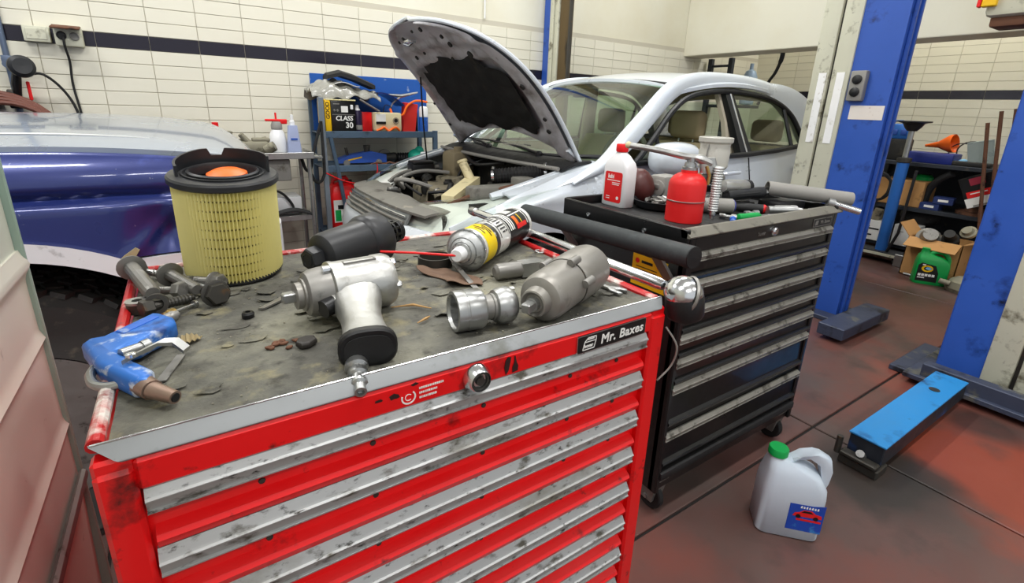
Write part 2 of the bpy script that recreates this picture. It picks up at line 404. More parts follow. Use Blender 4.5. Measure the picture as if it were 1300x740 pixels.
# drawers: a pull of drawn aluminium over a pressed red front
pull = lambda x0, x1, t, y: [[(x, y + dy, t + dz) for dy, dz in [(.004, .003), (.0, .003), (-.007, -.0075), (-.0092, -.009), (-.0092, -.0105), (-.0072, -.012), (-.0062, -.020), (-.0085, -.021), (-.0085, -.0228), (-.005, -.0238), (.004, -.0228)]] for x in (x0, x1)]
front = lambda x0, x1, t, bot, y: [[(x, y + dy, z) for dy, z in [(.02, t + .004), (.005, t + .004), (.004, bot + .023), (-.0055, bot + .018), (-.008, bot + .013), (-.0045, bot + .004), (.002, bot + .001), (.02, bot)]] for x in (x0, x1)]
tops = [.9285 - .0703 * i for i in range(8)]; bots = [t - .0668 for t in tops]
tops += [.366, .25]; bots += [.254, .142]
for i, (t, bt) in enumerate(zip(tops, bots)):
    d = P('drawer', MB().loft(front(-.066, .55, t - .0225, bt, YF)), G['red_paint'], rc, w=True)
    P('drawer_pull', MB().loft(pull(-.068, .552, t, YF)), G['aluminium'], d, w=True, smooth=20)
    for x in (.02, .13, .27, .41, .5):
        P('rivet', MB().lathe([(.0035, 0), (.003, .0012), (.0001, .0016)], 8, frame((x, YF + .0035, t - .036), (1, 0, 0), (0, 0, 1))), G['dark_steel'], d, w=True)
# top trims
P('front_trim', MB().loft([[(x + k * (.9785 - z), y, z) for y, z in [(.462, .963), (.4455, .963), (.4448, .9645), (.4455, .966), (.4572, .9765), (.460, .977), (.463, .975)]] for x, k in ((XL - .002, 1.5), (XR + .002, -1.0))]), G['trim_grey'], rc, w=True, smooth=25)
P('trim_highlight', MB().tube([(XL + .002, .4582, .9772), (XR - .001, .4582, .9772)], .0011, 6), G['chrome'], rc, w=True)  # thin bright bead added to draw the highlight along the trim's top edge
P('corner_post', MB().bx(XL, XL + .03, .4475, .466, .93, .9655, .003), G['red_paint'], rc, w=True)
P('corner_post', MB().bx(XR - .03, XR, .4475, .466, .93, .9655, .003), G['red_paint'], rc, w=True)
P('side_rail', MB().tube([(XL + .004, .462, .9735), (XL + .004, YB - .005, .9735)], .0065, 10), G['red_rail'], rc, w=True, label='round red side rail rubbed down to bare white metal')
P('side_rail', MB().bx(XR - .012, XR + .002, .462, YB, .955, .977, .003), G['red_rail'], rc, w=True)
P('back_rail', MB().bx(XL, XR, YB - .006, YB + .006, .95, .9765, .003), G['red_rail'], rc, w=True)
rnd = random.Random(3)
hm = {}
def mz(u, v):
    x = XL + .012 + u * (XR - XL - .025); y = .464 + v * (YB - .472)
    z = .9705 + .0006 * sin(37 * x + 11 * y) + .0005 * sin(53 * y - 29 * x) + rnd.uniform(-.0004, .0004)
    return (x, y, z)
m = MB(); m.grid(mz, 60, 42); m.bx(XL + .012, XR - .013, .464, YB - .008, .955, .968)
P('rubber_mat', m, G['worn_mat'], rc, w=True, label='grey rubber mat, cracked and caked with dirt')
# lock, name plate, maker's print
lk = P('lock', MB().lathe([(.0175, 0), (.0175, .003), (.0135, .0125), (.0128, .0135), (.0128, .009)], 28, frame((.252, .444, .944), (1, 0, 0), (0, 0, 1))), G['chrome'], rc, w=True)
P('lock_core', MB().lathe([(.0125, .002), (.0125, .0105), (.009, .0115), (.0085, .0085), (.006, .0085), (.0055, .012), (.001, .012)], 22, frame((.252, .444, .944), (1, 0, 0), (0, 0, 1))).box((.252, .4305, .9515), (.002, .004, .004)), G['dark_steel'], lk, w=True)
def rrect(w, h, r, n=4):
    return [(sx * (w / 2 - r) + r * cos(a), sy * (h / 2 - r) + r * sin(a)) for sx, sy, a0 in ((1, 1, 0), (-1, 1, 90), (-1, -1, 180), (1, -1, 270)) for a in (radians(a0 + 90 * i / n) for i in range(n + 1))]
NP = frame((.4735, .444, .9455), (1, 0, .012), (0, 0, 1))
npl = P('name_plate', MB().prism(rrect(.133, .0265, .003), 0, .0018, NP), G['chrome'], rc, w=True)
P('plate_face', MB().prism(rrect(.1305, .024, .0022), .0015, .0024, NP), G['black_print'], npl, w=True)
q = MW[rc.name].inverted() @ NP
text('Mr. Baxes', .0195, G['white_print'], npl, q @ TR(.018, -.0005, .0024), bold=.0005, shear=.12, sp=1.08)
em = MB()
for poly in ([(-.057, -.0085), (-.0365, -.0085), (-.0335, .003), (-.0335, .0085), (-.048, .0085), (-.054, .003)],): 
    n = len(poly)
    for i in range(n):
        a, c2 = V3((*poly[i], 0)), V3((*poly[(i + 1) % n], 0)); dd = (c2 - a).normalized(); nn = V3((-dd.y, dd.x, 0)) * .0006
        em.prism([tuple((p + o)[:2]) for p, o in ((a, nn), (c2, nn), (c2, -nn), (a, -nn))], .0024, .0029, NP)
em.prism([(-.0535, .0022), (-.0338, .0022), (-.0338, .0032), (-.0535, .0032)], .0024, .0029, NP)
em.prism([(-.049, .0055), (-.037, .0055), (-.037, .0072), (-.049, .0072)], .0024, .0029, NP)
P('emblem', em, G['white_print'], npl, w=True, smooth=0)
text('boxer', .0066, G['white_print'], npl, q @ TR(-.0465, -.0035, .0024), bold=.0003)
PR = frame((.168, .4438, .944), (1, 0, .01), (0, 0, 1))
pr = MB()
for k in range(14):
    a0, a1 = radians(-200 + k * 17.5), radians(-200 + k * 17.5 + 17.5)
    pr.prism([(r * cos(a), r * sin(a)) for r, a in ((.0085, a0), (.0085, a1), (.0068, a1), (.0068, a0))], 0, .0005, PR)
for k in range(9):
    a0, a1 = radians(40 + k * 30), radians(70 + k * 30)
    pr.prism([(r * cos(a), r * sin(a)) for r, a in ((.0042, a0), (.0042, a1), (.0034, a1), (.0034, a0))], 0, .0005, PR)
rn = random.Random(5)
for row, (xa, xb) in enumerate(((.0125, .042), (.0125, .034), (.0125, .033))):
    x = xa
    while x < xb:
        wd = rn.uniform(.0008, .0022); pr.prism([(x, .0062 - row * .0058), (x + wd, .0062 - row * .0058), (x + wd, .0086 - row * .0058), (x, .0086 - row * .0058)], 0, .0005, PR); x += wd + .0006
P('maker_print', pr, G['white_print'], rc, w=True, smooth=0, label='faded white ring print with three lines of small type')
def blob(c, r, n, sq, seed, z0=0, z1=.0006, M=None, mb=None):
    rn = random.Random(seed); mb = mb or MB()
    mb.prism([(c[0] + r * rn.uniform(.6, 1.2) * cos(2 * pi * i / n), c[1] + sq * r * rn.uniform(.6, 1.2) * sin(2 * pi * i / n)) for i in range(n)], z0, z1, M); return mb
SM = frame((.3, .4438, .946), (1, 0, 0), (0, 0, 1))
smA = MB().prism([(-.006, -.012), (-.002, -.006), (0, .004), (.001, .011), (-.004, .012), (-.007, .008), (-.0085, -.002)], 0, .0005, SM); smB = MB().prism([(.0035, -.011), (.0115, -.01), (.012, -.003), (.0095, .002), (.0075, .011), (.0058, .011), (.006, .003), (.0035, -.004)], 0, .0005, SM)
for q_ in (smA, smB, blob((-.148, .004), .007, 12, .5, 4, M=SM), blob((-.165, .004), .005, 10, .4, 9, M=SM), blob((-.125, .012), .005, 10, .4, 19, M=SM)):
    P('black_smear', q_, G['black_smear'], rc, w=True, smooth=0, label='black greasy smear on the red front')
def caster(par, x, y, h=.1, m='black_plastic'):
    c = P('caster', MB().loft([[(x - .03, y - .03, h + .03), (x + .03, y - .03, h + .03), (x + .03, y + .03, h + .03), (x - .03, y + .03, h + .03)], [(x - .022, y - .012, h * .38), (x + .022, y - .012, h * .38), (x + .022, y + .03, h * .38), (x - .022, y + .03, h * .38)]]), G['dull_steel'], par, w=True, label='pressed grey caster bracket')
    R_ = h * .5
    P('wheel', MB().lathe([(R_ * .5, -.011), (R_ * .9, -.011), (R_, -.007), (R_, .007), (R_ * .9, .011), (R_ * .5, .011)], 20, TR(x, y + .012, R_) @ RYm(90)), G['rubber'], c, w=True)
    P('axle', MB().cyl((x - .027, y + .012, R_), (x + .027, y + .012, R_), .008, n=10), G['steel'], c, w=True)
for x in (XL + .06, XR - .06):
    for y in (YF + .05, YB - .06): caster(rc, x, y, .1)

# ================================================================ BLACK TOOL CHEST
mat('worn_pull', '#8f8d86', .42, .55, var=.12, vs=18, dirt=[('#4b4740', 24, .45), ('#25221e', 50, .25)], bump=.06)
mat('grey_trim', '#7d7a70', .5, .4, var=.15, vs=14, dirt=('#46433b', 20, .4), bump=.05)
bc = T('black_tool_chest', 'black roller tool chest with grey drawer pulls and an open tray of tools on top', 'tool chest', (1.485, 1.04, 0))
BX0, BX1, BF, BB = 1.09, 1.89, .78, 1.3
b = MB(); b.bx(BX0, BX1, BF + .006, BB, .1, .922, .006)
b.bx(BX0, BX0 + .02, BF - .004, BF + .03, .1, .9345, .004); b.bx(BX1 - .02, BX1, BF - .004, BF + .03, .1, .9345, .004); b.bx(BX0 + .0195, BX1 - .0195, BF - .0035, BF + .02, .892, .9345, .003)
P('body', b, G['black_paint'], bc, w=True)
bt = [.888, .806, .724, .642, .565, .478, .315]; bb = bt[1:6] + [.335, .19]
for i, (t, bo) in enumerate(zip(bt, bb)):
    d = P('drawer', MB().loft(front(BX0 + .016, BX1 - .016, t - .02, bo + .004, BF)), G['black_paint'], bc, w=True)
    P('drawer_pull', MB().loft(pull(BX0 + .012, BX1 - .012, t, BF)), G['worn_pull'], d, w=True, smooth=20)
P('kick_lip', MB().bx(BX0 + .01, BX1 - .01, BF - .012, BF + .01, .15, .178, .006), G['rubber'], bc, w=True)
P('tray_wall', MB().bx(BX0 - .012, BX0, BF, BB, .89, .957, .003), G['black_paint'], bc, w=True)
P('tray_wall', MB().bx(BX1, BX1 + .012, BF, BB, .89, .957, .003), G['black_paint'], bc, w=True)
P('tray_wall', MB().bx(BX0, BX1, BB - .006, BB + .006, .89, .957, .003), G['black_paint'], bc, w=True)
P('front_trim', MB().loft([[(x, y, z) for y, z in [(.80, .933), (.774, .934), (.772, .938), (.776, .942), (.795, .956), (.803, .957), (.806, .954)]] for x in (BX0 - .012, BX1 + .03)]), G['grey_trim'], bc, w=True, smooth=25, label='worn grey front edge')
P('tray_liner', MB().bx(BX0 + .002, BX1 - .002, .806, BB - .008, .918, .928), G['rubber'], bc, w=True)
for y in (.93, 1.17): P('rivet', MB().lathe([(.008, 0), (.0075, .003), (.004, .0035), (.0035, .001), (.0005, .001)], 14, LEFT(BX0 - .012, y, .922)), G['chrome'], bc, w=True)
lk = P('lock', MB().lathe([(.014, 0), (.013, .006), (.009, .010), (.0005, .010)], 20, FRONT(1.49, BF - .004, .912)), G['chrome'], bc, w=True)
pl = P('name_plate', MB().prism(rrect(.12, .028, .003), 0, .002, FRONT(1.79, BF - .004, .912)), G['dull_steel'], bc, w=True)
P('plate_face', MB().prism(rrect(.115, .023, .003), .0015, .0025, FRONT(1.79, BF - .004, .912)), G['black_print'], pl, w=True)
q = MW[bc.name].inverted() @ FRONT(1.79, BF - .004, .912)
text('Mr. Baxes', .016, G['dull_steel'], pl, q @ TR(.016, 0, .0026), bold=.0004, shear=.12)
P('emblem', MB().prism([(-.052, -.008), (-.034, -.008), (-.031, .003), (-.031, .008), (-.044, .008), (-.05, .002)], .0024, .003, FRONT(1.79, BF - .004, .912)), G['dull_steel'], pl, w=True)
text('boxer', .016, G['dull_steel'], bc, MW[bc.name].inverted() @ FRONT(1.425, BF - .0045, .91), bold=.0003)
# foam covered push handle on the left side, its bracket and the warning label
ph = P('push_handle', MB().tube([(1.0, .70, .915), (1.03, 1.46, .88)], .0285, 22), G['foam_grip'], bc, w=True, label='thick black foam-covered push handle')
P('end_cap', MB().lathe([(.028, 0), (.0275, .002), (.0001, .003)], 22, axm((1.0, .7, .915), (-.03, -.76, .035))), G['black_plastic'], ph, w=True)
for y in (.83, 1.24): P('handle_bracket', MB().loft([[(1.0, y - .018, .90), (1.0, y + .018, .90), (1.006, y + .018, .905), (1.006, y - .018, .905)], [(1.085, y - .018, .80), (1.085, y + .018, .80), (1.092, y + .018, .806), (1.092, y - .018, .806)]]), G['dull_steel'], bc, w=True, label='flat grey steel bracket')
LB = LEFT(BX0 - .0002, .905, .80)
lb = P('warning_label', MB().prism([(-.065, -.05), (.065, -.05), (.065, .045), (-.065, .045)], 0, .0006, LB), G['yellow_plastic'], bc, w=True, label='yellow warning label on the side panel')
k = MB(); k.prism([(-.03, .022), (.012, .022), (.012, .03), (-.03, .03)], .0005, .001, LB)
for r in range(4): k.prism([(-.05, .008 - r * .009), (.03, .008 - r * .009), (.03, .0105 - r * .009), (-.05, .0105 - r * .009)], .0005, .001, LB)
P('label_print', k, G['black_print'], lb, w=True)
for mx_ in (-.046, .035): P('label_mark', MB().lathe([(.008, .0005), (.008, .0011)], 14, LB @ TR(mx_, .026, 0)), G['bright_red'], lb, w=True)
for x in (BX0 + .045, BX1 - .045):
    for y in (BF + .035, BB - .06): caster(bc, x, y, .1)
# ================================================================ SILVER CAR, bonnet up (nose towards -x)
mat('car_glass_seal', '#16171a', .4, var=.05)
glassmat('windscreen_glass', '#e2f0e2', .14); glassmat('side_glass', '#eef5ef', .04); glassmat('lamp_lens', '#fbfdfb', .08)
mat('seat_beige', '#a89878', .8, var=.08, vs=14, bump=.08, bs=160)
mat('cabin_dark', '#5a574e', .7, var=.1)
mat('lining', '#cfc5ae', .8, var=.05)
mat('bonnet_inner', '#c6c5c9', .45, .1, var=.1, vs=7, dirt=[('#6b6058', 5, .42), ('#3c322b', 9, .22)], soft=.25, bump=.03)
mat('insulation', '#1b1a1a', .9, var=.3, vs=10, dirt=('#3b322a', 7, .3), bump=.25, bs=35)
mat('grille_plastic', '#6e716f', .55, var=.12, vs=14, dirt=('#a19d92', 8, .4), bump=.05)
mat('dusty_plastic', '#77756e', .65, var=.14, vs=12, dirt=[('#4a4741', 9, .4), ('#a09a8a', 15, .3)], bump=.1)
mat('yellowed_plastic', '#cfc39a', .5, var=.08, vs=15, dirt=('#7f7355', 12, .3))
mat('lamp_white', '#eef1ec', .3, .2, var=.06, vs=9)
mat('mirror_glass', '#dfe6e8', .03, 1., var=0)
car = T('silver_car', 'silver hatchback car with its bonnet propped open and the engine bare', 'car', (2.6, 2.66, 0))
YC, HW = 2.66, .83
def cl(a, b, t): t = max(0, min(1, t)); return a + (b - a) * t
def sm_(a, b, t): t = max(0, min(1, t)); t = t * t * (3 - 2 * t); return a + (b - a) * t
def interp(pts, x):
    for (x0, y0), (x1, y1) in zip(pts, pts[1:]):
        if x <= x1: return sm_(y0, y1, (x - x0) / (x1 - x0)) if False else y0 + (y1 - y0) * max(0, (x - x0) / (x1 - x0))
    return pts[-1][1]
TOPZ = [(.95, .70), (1.1, .775), (1.3, .855), (1.55, .93), (1.8, .975), (2.1, .985), (3.05, 1.005), (3.7, 1.04), (4.1, 1.06), (4.45, 1.02)]
WHX = (1.42, 3.95)
def zbot(x):
    z = .24
    for c in WHX:
        d = abs(x - c)
        if d < .36: z = max(z, .31 + sqrt(max(0, .36 ** 2 - d * d)))
    return z
def bodyside(s):
    def fn(u, v):
        x = .97 + u * (4.42 - .97)
        zt = interp(TOPZ, x); zb = min(zbot(x), zt - .06)
        z = zb + (zt - zb) * v
        half = HW * (1 - .12 * max(0, (1.35 - x) / .4) ** 2 - .10 * max(0, (x - 4.0) / .45) ** 2)
        bulge = half - .035 * (1 - min(1, abs(z - .55) / .5)) * -1 - .055
        y = half - .05 * max(0, (z - .62) / .4) ** 2 - .04 * max(0, (.45 - z) / .25)
        if x < 1.8: y -= .05 * max(0, v - .72) / .28 * (1 if v > .72 else 0)
        y += .006 * math.exp(-((z - .82) / .025) ** 2)
        return (x, YC - s * y, z)
    return fn
for s in (1, -1): P('body_side', MB().slab(bodyside(s), 90, 20, (0, s * .012, 0)), G['car_silver'], car, w=True, smooth=40)
# bumper: wraps the nose, seen from above
def nosex(dy): return .735 + .26 * abs(dy / .83) ** 2.6
def bump_(u, v):
    dy = -.83 + 1.66 * u; prof = [(.10, .20), (.02, .30), (-.012, .45), (-.01, .56), (.012, .64), (.05, .69)]
    k = v * 5; i = min(4, int(k)); t = k - i
    ox = prof[i][0] + (prof[i + 1][0] - prof[i][0]) * t; z = prof[i][1] + (prof[i + 1][1] - prof[i][1]) * t
    return (nosex(dy) + ox + .10 * max(0, (abs(dy) - .7) / .13) ** 2, YC + dy, z - .02 * (dy / .83) ** 2)
P('front_bumper', MB().slab(bump_, 40, 20, (.012, 0, 0)), G['car_silver'], car, w=True, smooth=40)
# grille: shell with slats
gr = P('grille', MB().slab(lambda u, v: (nosex(-.46 + .92 * u) + .03 + .05 * v, YC - .46 + .92 * u, .665 + .095 * v - .02 * (2 * u - 1) ** 2), 30, 4, (.012, 0, 0)), G['grille_plastic'], car, w=True, smooth=40)
for k in range(4):
    z = .672 + k * .023
    P('grille_slat', MB().tube([(nosex(d) + .022 + .05 * (z - .665) / .095, YC + d, z - .02 * (d / .46) ** 2) for d in [-.45 + .9 * i / 20 for i in range(21)]], .0065, 8, sx=1.2), G['chrome' if k == 3 else 'dusty_plastic'], gr, w=True)
P('slam_panel', MB().slab(lambda u, v: (nosex((-.56 + 1.12 * u)) + .075 + .20 * v - .03 * sin(6 * u) * v, YC - .56 + 1.12 * u, .765 - .02 * (2 * u - 1) ** 2 + .012 * sin(pi * v) + .006 * sin(22 * u) * v), 40, 8, (0, 0, -.012)), G['dusty_plastic'], car, w=True, smooth=40, label='dusty black plastic panel over the radiator')
P('latch_hole', MB().prism([(.925, 2.68), (.99, 2.63), (1.02, 2.72), (.965, 2.78)], .77, .779), G['engine_dark'], car, w=True)
P('bonnet_latch', MB().box((.965, 2.69, .782), (.05, .035, .018), .004).cyl((.95, 2.67, .78), (.985, 2.72, .8), .007), G['steel'], car, w=True)
# headlamps
for s in (1, -1):
    def hl(u, v, s=s):
        d = .40 + .41 * u
        x = nosex(d) + .02 + (.20 + .32 * u) * v ** 1.15; z = .615 + .05 * u + (.168 + .042 * u) * sin(v * pi / 2) 
        return (x, YC - s * (d + .015 * sin(pi * v) - .02 * v * u), z)
    h = P('headlamp', MB().slab(lambda u, v: tuple(V3(hl(u, v)) + V3((.02, s * .014, -.022))), 14, 8, (.04, s * .02, -.02)), G['lamp_white'], car, w=True)
    P('headlamp_lens', MB().slab(hl, 20, 12, (.008, 0, -.004)), G['lamp_lens'], h, w=True, smooth=50)
    P('reflector_bowl', MB().lathe([(.05, 0), (.045, .012), (.02, .03), (.001, .034)], 22, axm((.975, YC - s * .58, .70), (1, 0, -.6))), G['chrome'], h, w=True)
# wings' inner edges, inner arches and the bay
for s in (1, -1):
    P('wing_lip', MB().tube(spline([(1.22, YC - s * .63, .825), (1.45, YC - s * .665, .89), (1.76, YC - s * .665, .965)], 6), .02, 8), G['car_silver'], car, w=True)
    P('wing_top', MB().slab(lambda u, v: (1.27 + .56 * u, YC - s * (.645 + .02 * u + v * (.135 - .01 * u)), .765 + .225 * ((.22 + .56 * u) / .78) ** .75 - .035 * v * v), 24, 8, (0, 0, -.01)), G['car_silver'], car, w=True, smooth=50)
    P('inner_wing', MB().bx(1.1, 1.8, YC - s * .64 - .012, YC - s * .64 + .012, .35, .80), G['engine_dark'], car, w=True)
P('bay_floor', MB().bx(.9, 1.8, YC - .64, YC + .64, .3, .33), G['engine_dark'], car, w=True)
P('firewall', MB().bx(1.66, 1.70, YC - .68, YC + .68, .3, .955), G['engine_dark'], car, w=True)
P('radiator', MB().bx(.95, .99, YC - .5, YC + .5, .36, .74), G['engine_dark'], car, w=True)
cw = P('cowl', MB().slab(lambda u, v: (1.60 + .20 * v - .05 * (1 - (2 * u - 1) ** 2), YC - .70 + 1.4 * u, .955 + .035 * v + .012 * sin(pi * v)), 30, 8, (0, 0, -.015)), G['rubber'], car, w=True, smooth=40, label='black plastic scuttle below the windscreen')
P('cowl_seal', MB().tube([(1.585 - .05 * (1 - (u / 10 - 1) ** 2), YC - .69 + .069 * u, .955) for u in range(21)], .011, 8), G['dust_grey'], cw, w=True)
for y0, y1 in ((2.30, 2.78), (2.86, 3.2)):
    wp = P('wiper', MB().tube([(1.70, y0, 1.0), (1.735, (y0 + y1) / 2, 1.018), (1.76, y1, 1.02)], [.011, .008, .006], 8), G['black_plastic'], car, w=True)
    P('wiper_hub', MB().lathe([(.022, 0), (.022, .018), (.012, .03), (.001, .032)], 14, TR(1.70, y0, .985)), G['black_plastic'], wp, w=True)
    P('wiper_blade', MB().tube([(1.765, y1 - .3, 1.03), (1.755, y1 + .12, 1.025)], .005, 6), G['rubber'], wp, w=True)
# engine lumps
rn = random.Random(11)
eb = P('engine_block', MB().box((1.36, 2.72, .62), (.34, .52, .30), .03).box((1.30, 2.60, .72), (.22, .30, .12), .03).box((1.45, 2.9, .74), (.16, .22, .12), .02), G['engine_grime'], car, w=True)
for k in range(16):
    x, y = rn.uniform(1.16, 1.56), rn.uniform(2.42, 3.0)
    P('engine_boss', MB().lathe([(.028, 0), (.03, .03), (.022, .045), (.022, .06), (.001, .062)], 10, TR(x, y, .745 + rn.uniform(-.03, .03)) @ RX(rn.uniform(-40, 40)) @ RYm(rn.uniform(-40, 40)) @ Matrix.Diagonal((rn.uniform(.5, 1.4),) * 2 + (rn.uniform(.5, 1.2), 1))), G[rn.choice(['engine_grime', 'dull_steel', 'dust_grey', 'engine_dark'])], eb, w=True)
P('expansion_tank', MB().box((1.55, 3.02, .86), (.17, .2, .2), .04).lathe([(.03, 0), (.03, .03), (.001, .032)], 14, TR(1.53, 2.98, .955)), mat('tank_brown', '#84785e', .6, var=.15, vs=12, dirt=('#4c4434', 10, .4)), car, w=True, label='dusty beige coolant tank')
P('fuse_box', MB().box((1.33, 3.14, .82), (.16, .11, .09), .01).box((1.33, 3.14, .872), (.15, .1, .02), .006), G['black_plastic'], car, w=True)
P('battery', MB().box((1.5, 2.26, .76), (.24, .17, .18), .012), G['engine_dark'], car, w=True)
for k, (pts, r, m_) in enumerate([
    ([(1.12, 2.95, .75), (1.16, 3.02, .80), (1.3, 3.02, .83), (1.45, 2.95, .82)], .012, 'dust_grey'),
    ([(1.12, 2.93, .74), (1.05, 2.87, .80), (1.1, 2.78, .81), (1.22, 2.72, .77)], .014, 'dust_grey'),
    ([(1.08, 3.08, .76), (1.2, 3.12, .81), (1.45, 3.12, .84)], .014, 'dull_steel'),
    ([(1.10, 2.5, .78), (1.2, 2.42, .80), (1.35, 2.46, .83), (1.42, 2.6, .82)], .009, 'black_plastic'),
    ([(1.1, 2.6, .75), (1.06, 2.72, .79), (1.1, 2.84, .78)], .008, 'black_plastic'),
    ([(1.6, 2.5, .93), (1.52, 2.7, .90), (1.55, 2.9, .94)], .012, 'black_plastic'),
    ([(1.62, 2.75, .93), (1.5, 2.84, .86), (1.46, 2.86, .78)], .01, 'black_plastic'),
    ([(1.63, 2.85, .93), (1.54, 2.88, .88), (1.5, 2.8, .8)], .01, 'engine_dark'),
    ([(1.05, 2.2, .76), (1.2, 2.15, .82), (1.4, 2.1, .86)], .01, 'rust')]):
    P('hose', MB().tube(spline(pts, 6), r, 8), G[m_], car, w=True)
# corrugated intake hose with clamps, the air box and the pale filler neck
pts = spline([(1.38, 2.28, .885), (1.46, 2.22, .90), (1.56, 2.14, .915), (1.62, 2.1, .92)], 14)
ih = P('intake_hose', MB().tube(pts, [.036 + (.006 if i % 2 else 0) for i in range(len(pts))], 14), G['rubber'], car, w=True, smooth=0, label='black corrugated intake hose')
for p_, d_ in ((pts[1], pts[2] - pts[0]), (pts[-6], pts[-5] - pts[-7])): P('hose_clamp', MB().lathe([(.045, -.007), (.045, .007)], 20, axm(p_, d_), cap=False).box((p_.x, p_.y, p_.z + .047), (.012, .02, .012), .002), G['chrome'], ih, w=True)
P('air_duct', MB().box((1.32, 2.16, .82), (.30, .1, .08), .015, None).box((1.47, 2.12, .86), (.1, .09, .08), .01), G['dusty_plastic'], car, w=True)
P('duct_mouth', MB().lathe([(.036, 0), (.038, .02), (.03, .02), (.028, -.02)], 16, axm((1.53, 2.10, .875), (.7, -.6, .1))), G['black_plastic'], car, w=True)
P('filler_neck', MB().loft([[(1.06, 2.25, .78), (1.10, 2.19, .78), (1.10, 2.19, .81), (1.06, 2.25, .81)], [(1.18, 2.32, .81), (1.22, 2.26, .81), (1.22, 2.26, .85), (1.18, 2.32, .85)], [(1.29, 2.40, .84), (1.33, 2.33, .84), (1.33, 2.33, .88), (1.29, 2.40, .88)]]).cyl((1.29, 2.36, .86), (1.27, 2.42, .95), .026, .024).cyl((1.27, 2.42, .95), (1.268, 2.425, .962), .029), G['yellowed_plastic'], car, w=True, label='pale yellowed plastic filler neck')
# bonnet: hinge at x 1.74, z .99, raised 46 degrees towards the nose
A = radians(46.5); HX, HZ, HL = 1.745, .985, .975
def hood_w(u): return .68 * max(0, 1 - min(1, u) ** 4.2) ** .47 if u < .9995 else 0.0
def hpt(u, w, off=0.):
    "u: 0 hinge .. 1 nose, w: -1..1 across; off: towards the underside"
    hw = hood_w(u) ; y = YC + w * hw
    d = HL * u
    crown = .055 * sin(pi * min(1, u * .95)) + .03 * (1 - w * w) - .05 * u ** 4
    n = -crown + off
    return (HX - d * cos(A) - n * sin(A), y, HZ + d * sin(A) - n * cos(A))
def umin(w): return .15 * (1 - w * w)
NU, NWW = 30, 28
def hgrid(off, inset=0.0):
    def fn(a, b):
        w = -1 + 2 * b; w *= (1 - inset); u0 = umin(w) + inset * .3; u = u0 + (.997 - inset * .6 - u0) * sin(a * pi / 2)
        return hpt(u, w, off)
    return fn
hood = P('bonnet', MB().slab(hgrid(0), NU, NWW, (.008 * sin(A), 0, -.008 * cos(A))), G['car_silver'], car, w=True, smooth=50)
def inner(a, b):
    w = -.97 + 1.94 * b; u0 = umin(w) + .012; u = u0 + (.985 - u0) * sin(a * pi / 2)
    e = min(a, 1 - a) * 2; ew = 1 - abs(w)
    rim = .022 * (1 - math.exp(-((ew - .13) / .08) ** 2)) * (1 if ew > .05 else .3)
    rib = .012 * math.exp(-((u - .80) / .025) ** 2) + .010 * math.exp(-((u - .70) / .03) ** 2) * (abs(w) < .75)
    well = -.018 if (.16 + .05 * w * w < u < .66 and abs(w) < .78) else 0
    return hpt(u, w, .022 + (.02 if ew < .2 else 0) * min(1, ew / .1) + rib + well)
P('bonnet_frame', MB().slab(inner, 56, 48, (.004 * sin(A), 0, -.004 * cos(A))), G['bonnet_inner'], hood, w=True, smooth=50, label='pressed grey underside of the bonnet')
def padpt(a, b):
    w = -.74 + 1.48 * b
    top = .70 - .05 * abs(w) ** 2 + .02 * sin(9 * w) - (.10 if w < -.42 else 0) * min(1, (-.42 - w) / .06) - (.06 if w > .6 else 0); bot = .19 + .02 * sin(13 * w) + .03 * (abs(w) > .66)
    u = bot + (top - bot) * a; return hpt(u, w / max(.5, hood_w(u) / .68) * .93, .030 + .022 * sin(pi * a) * (1 - w * w) + .004 * sin(24 * a) * sin(20 * b))
P('sound_pad', MB().slab(padpt, 30, 30, (.012 * sin(A), 0, -.012 * cos(A))), G['insulation'], hood, w=True, smooth=50, label='black felt sound pad')
for (u, w, r) in [(.93, -.3, .014), (.9, .45, .012), (.885, .62, .010), (.93, .02, .009), (.75, .52, .014), (.77, .28, .010), (.70, -.15, .012), (.80, -.42, .016), (.72, -.55, .02), (.5, -.88, .016), (.38, .9, .01), (.22, -.86, .014), (.3, -.9, .012), (.86, -.5, .012), (.55, .88, .01), (.2, .86, .012)]:
    p0 = V3(hpt(u, w, .052)); P('bonnet_hole', MB().lathe([(r, -.004), (r * .9, .003), (r * .3, .004), (.0001, .004)], 12, axm(p0, (-sin(A), 0, -cos(A)))), G['engine_dark'], hood, w=True)
edge = [hpt(umin(w) + (.997 - umin(w)) * sin(a * pi / 2), w, .008) for w, a in [(-1, i / 30) for i in range(30)] + [(-1 + 2 * i / 16, 1) for i in range(1, 16)] + [(1, 1 - i / 30) for i in range(30)]]
P('bonnet_edge', MB().tube(edge, .011, 8), G['car_silver'], hood, w=True, label='rolled silver edge of the bonnet')
st_ = P('bonnet_striker', MB().tube([V3(hpt(.885, .38, .05)), V3(hpt(.885, .36, .085)), V3(hpt(.865, .28, .085)), V3(hpt(.865, .26, .05))], .006, 8).box(hpt(.875, .32, .055), (.05, .07, .02), .006), G['chrome'], hood, w=True)
for s in (-1, 1): P('bonnet_hinge', MB().tube([(HX + .03, YC + s * .655, .96), (HX - .005, YC + s * .655, 1.0), hpt(.10, s * .96, .03)], .014, 8), G['car_silver'], car, w=True)
P('prop_rod', MB().tube([(1.42, 3.24, .86), (1.38, 3.2, 1.1), hpt(.60, .80, .045)], .0055, 8), G['black_plastic'], car, w=True)
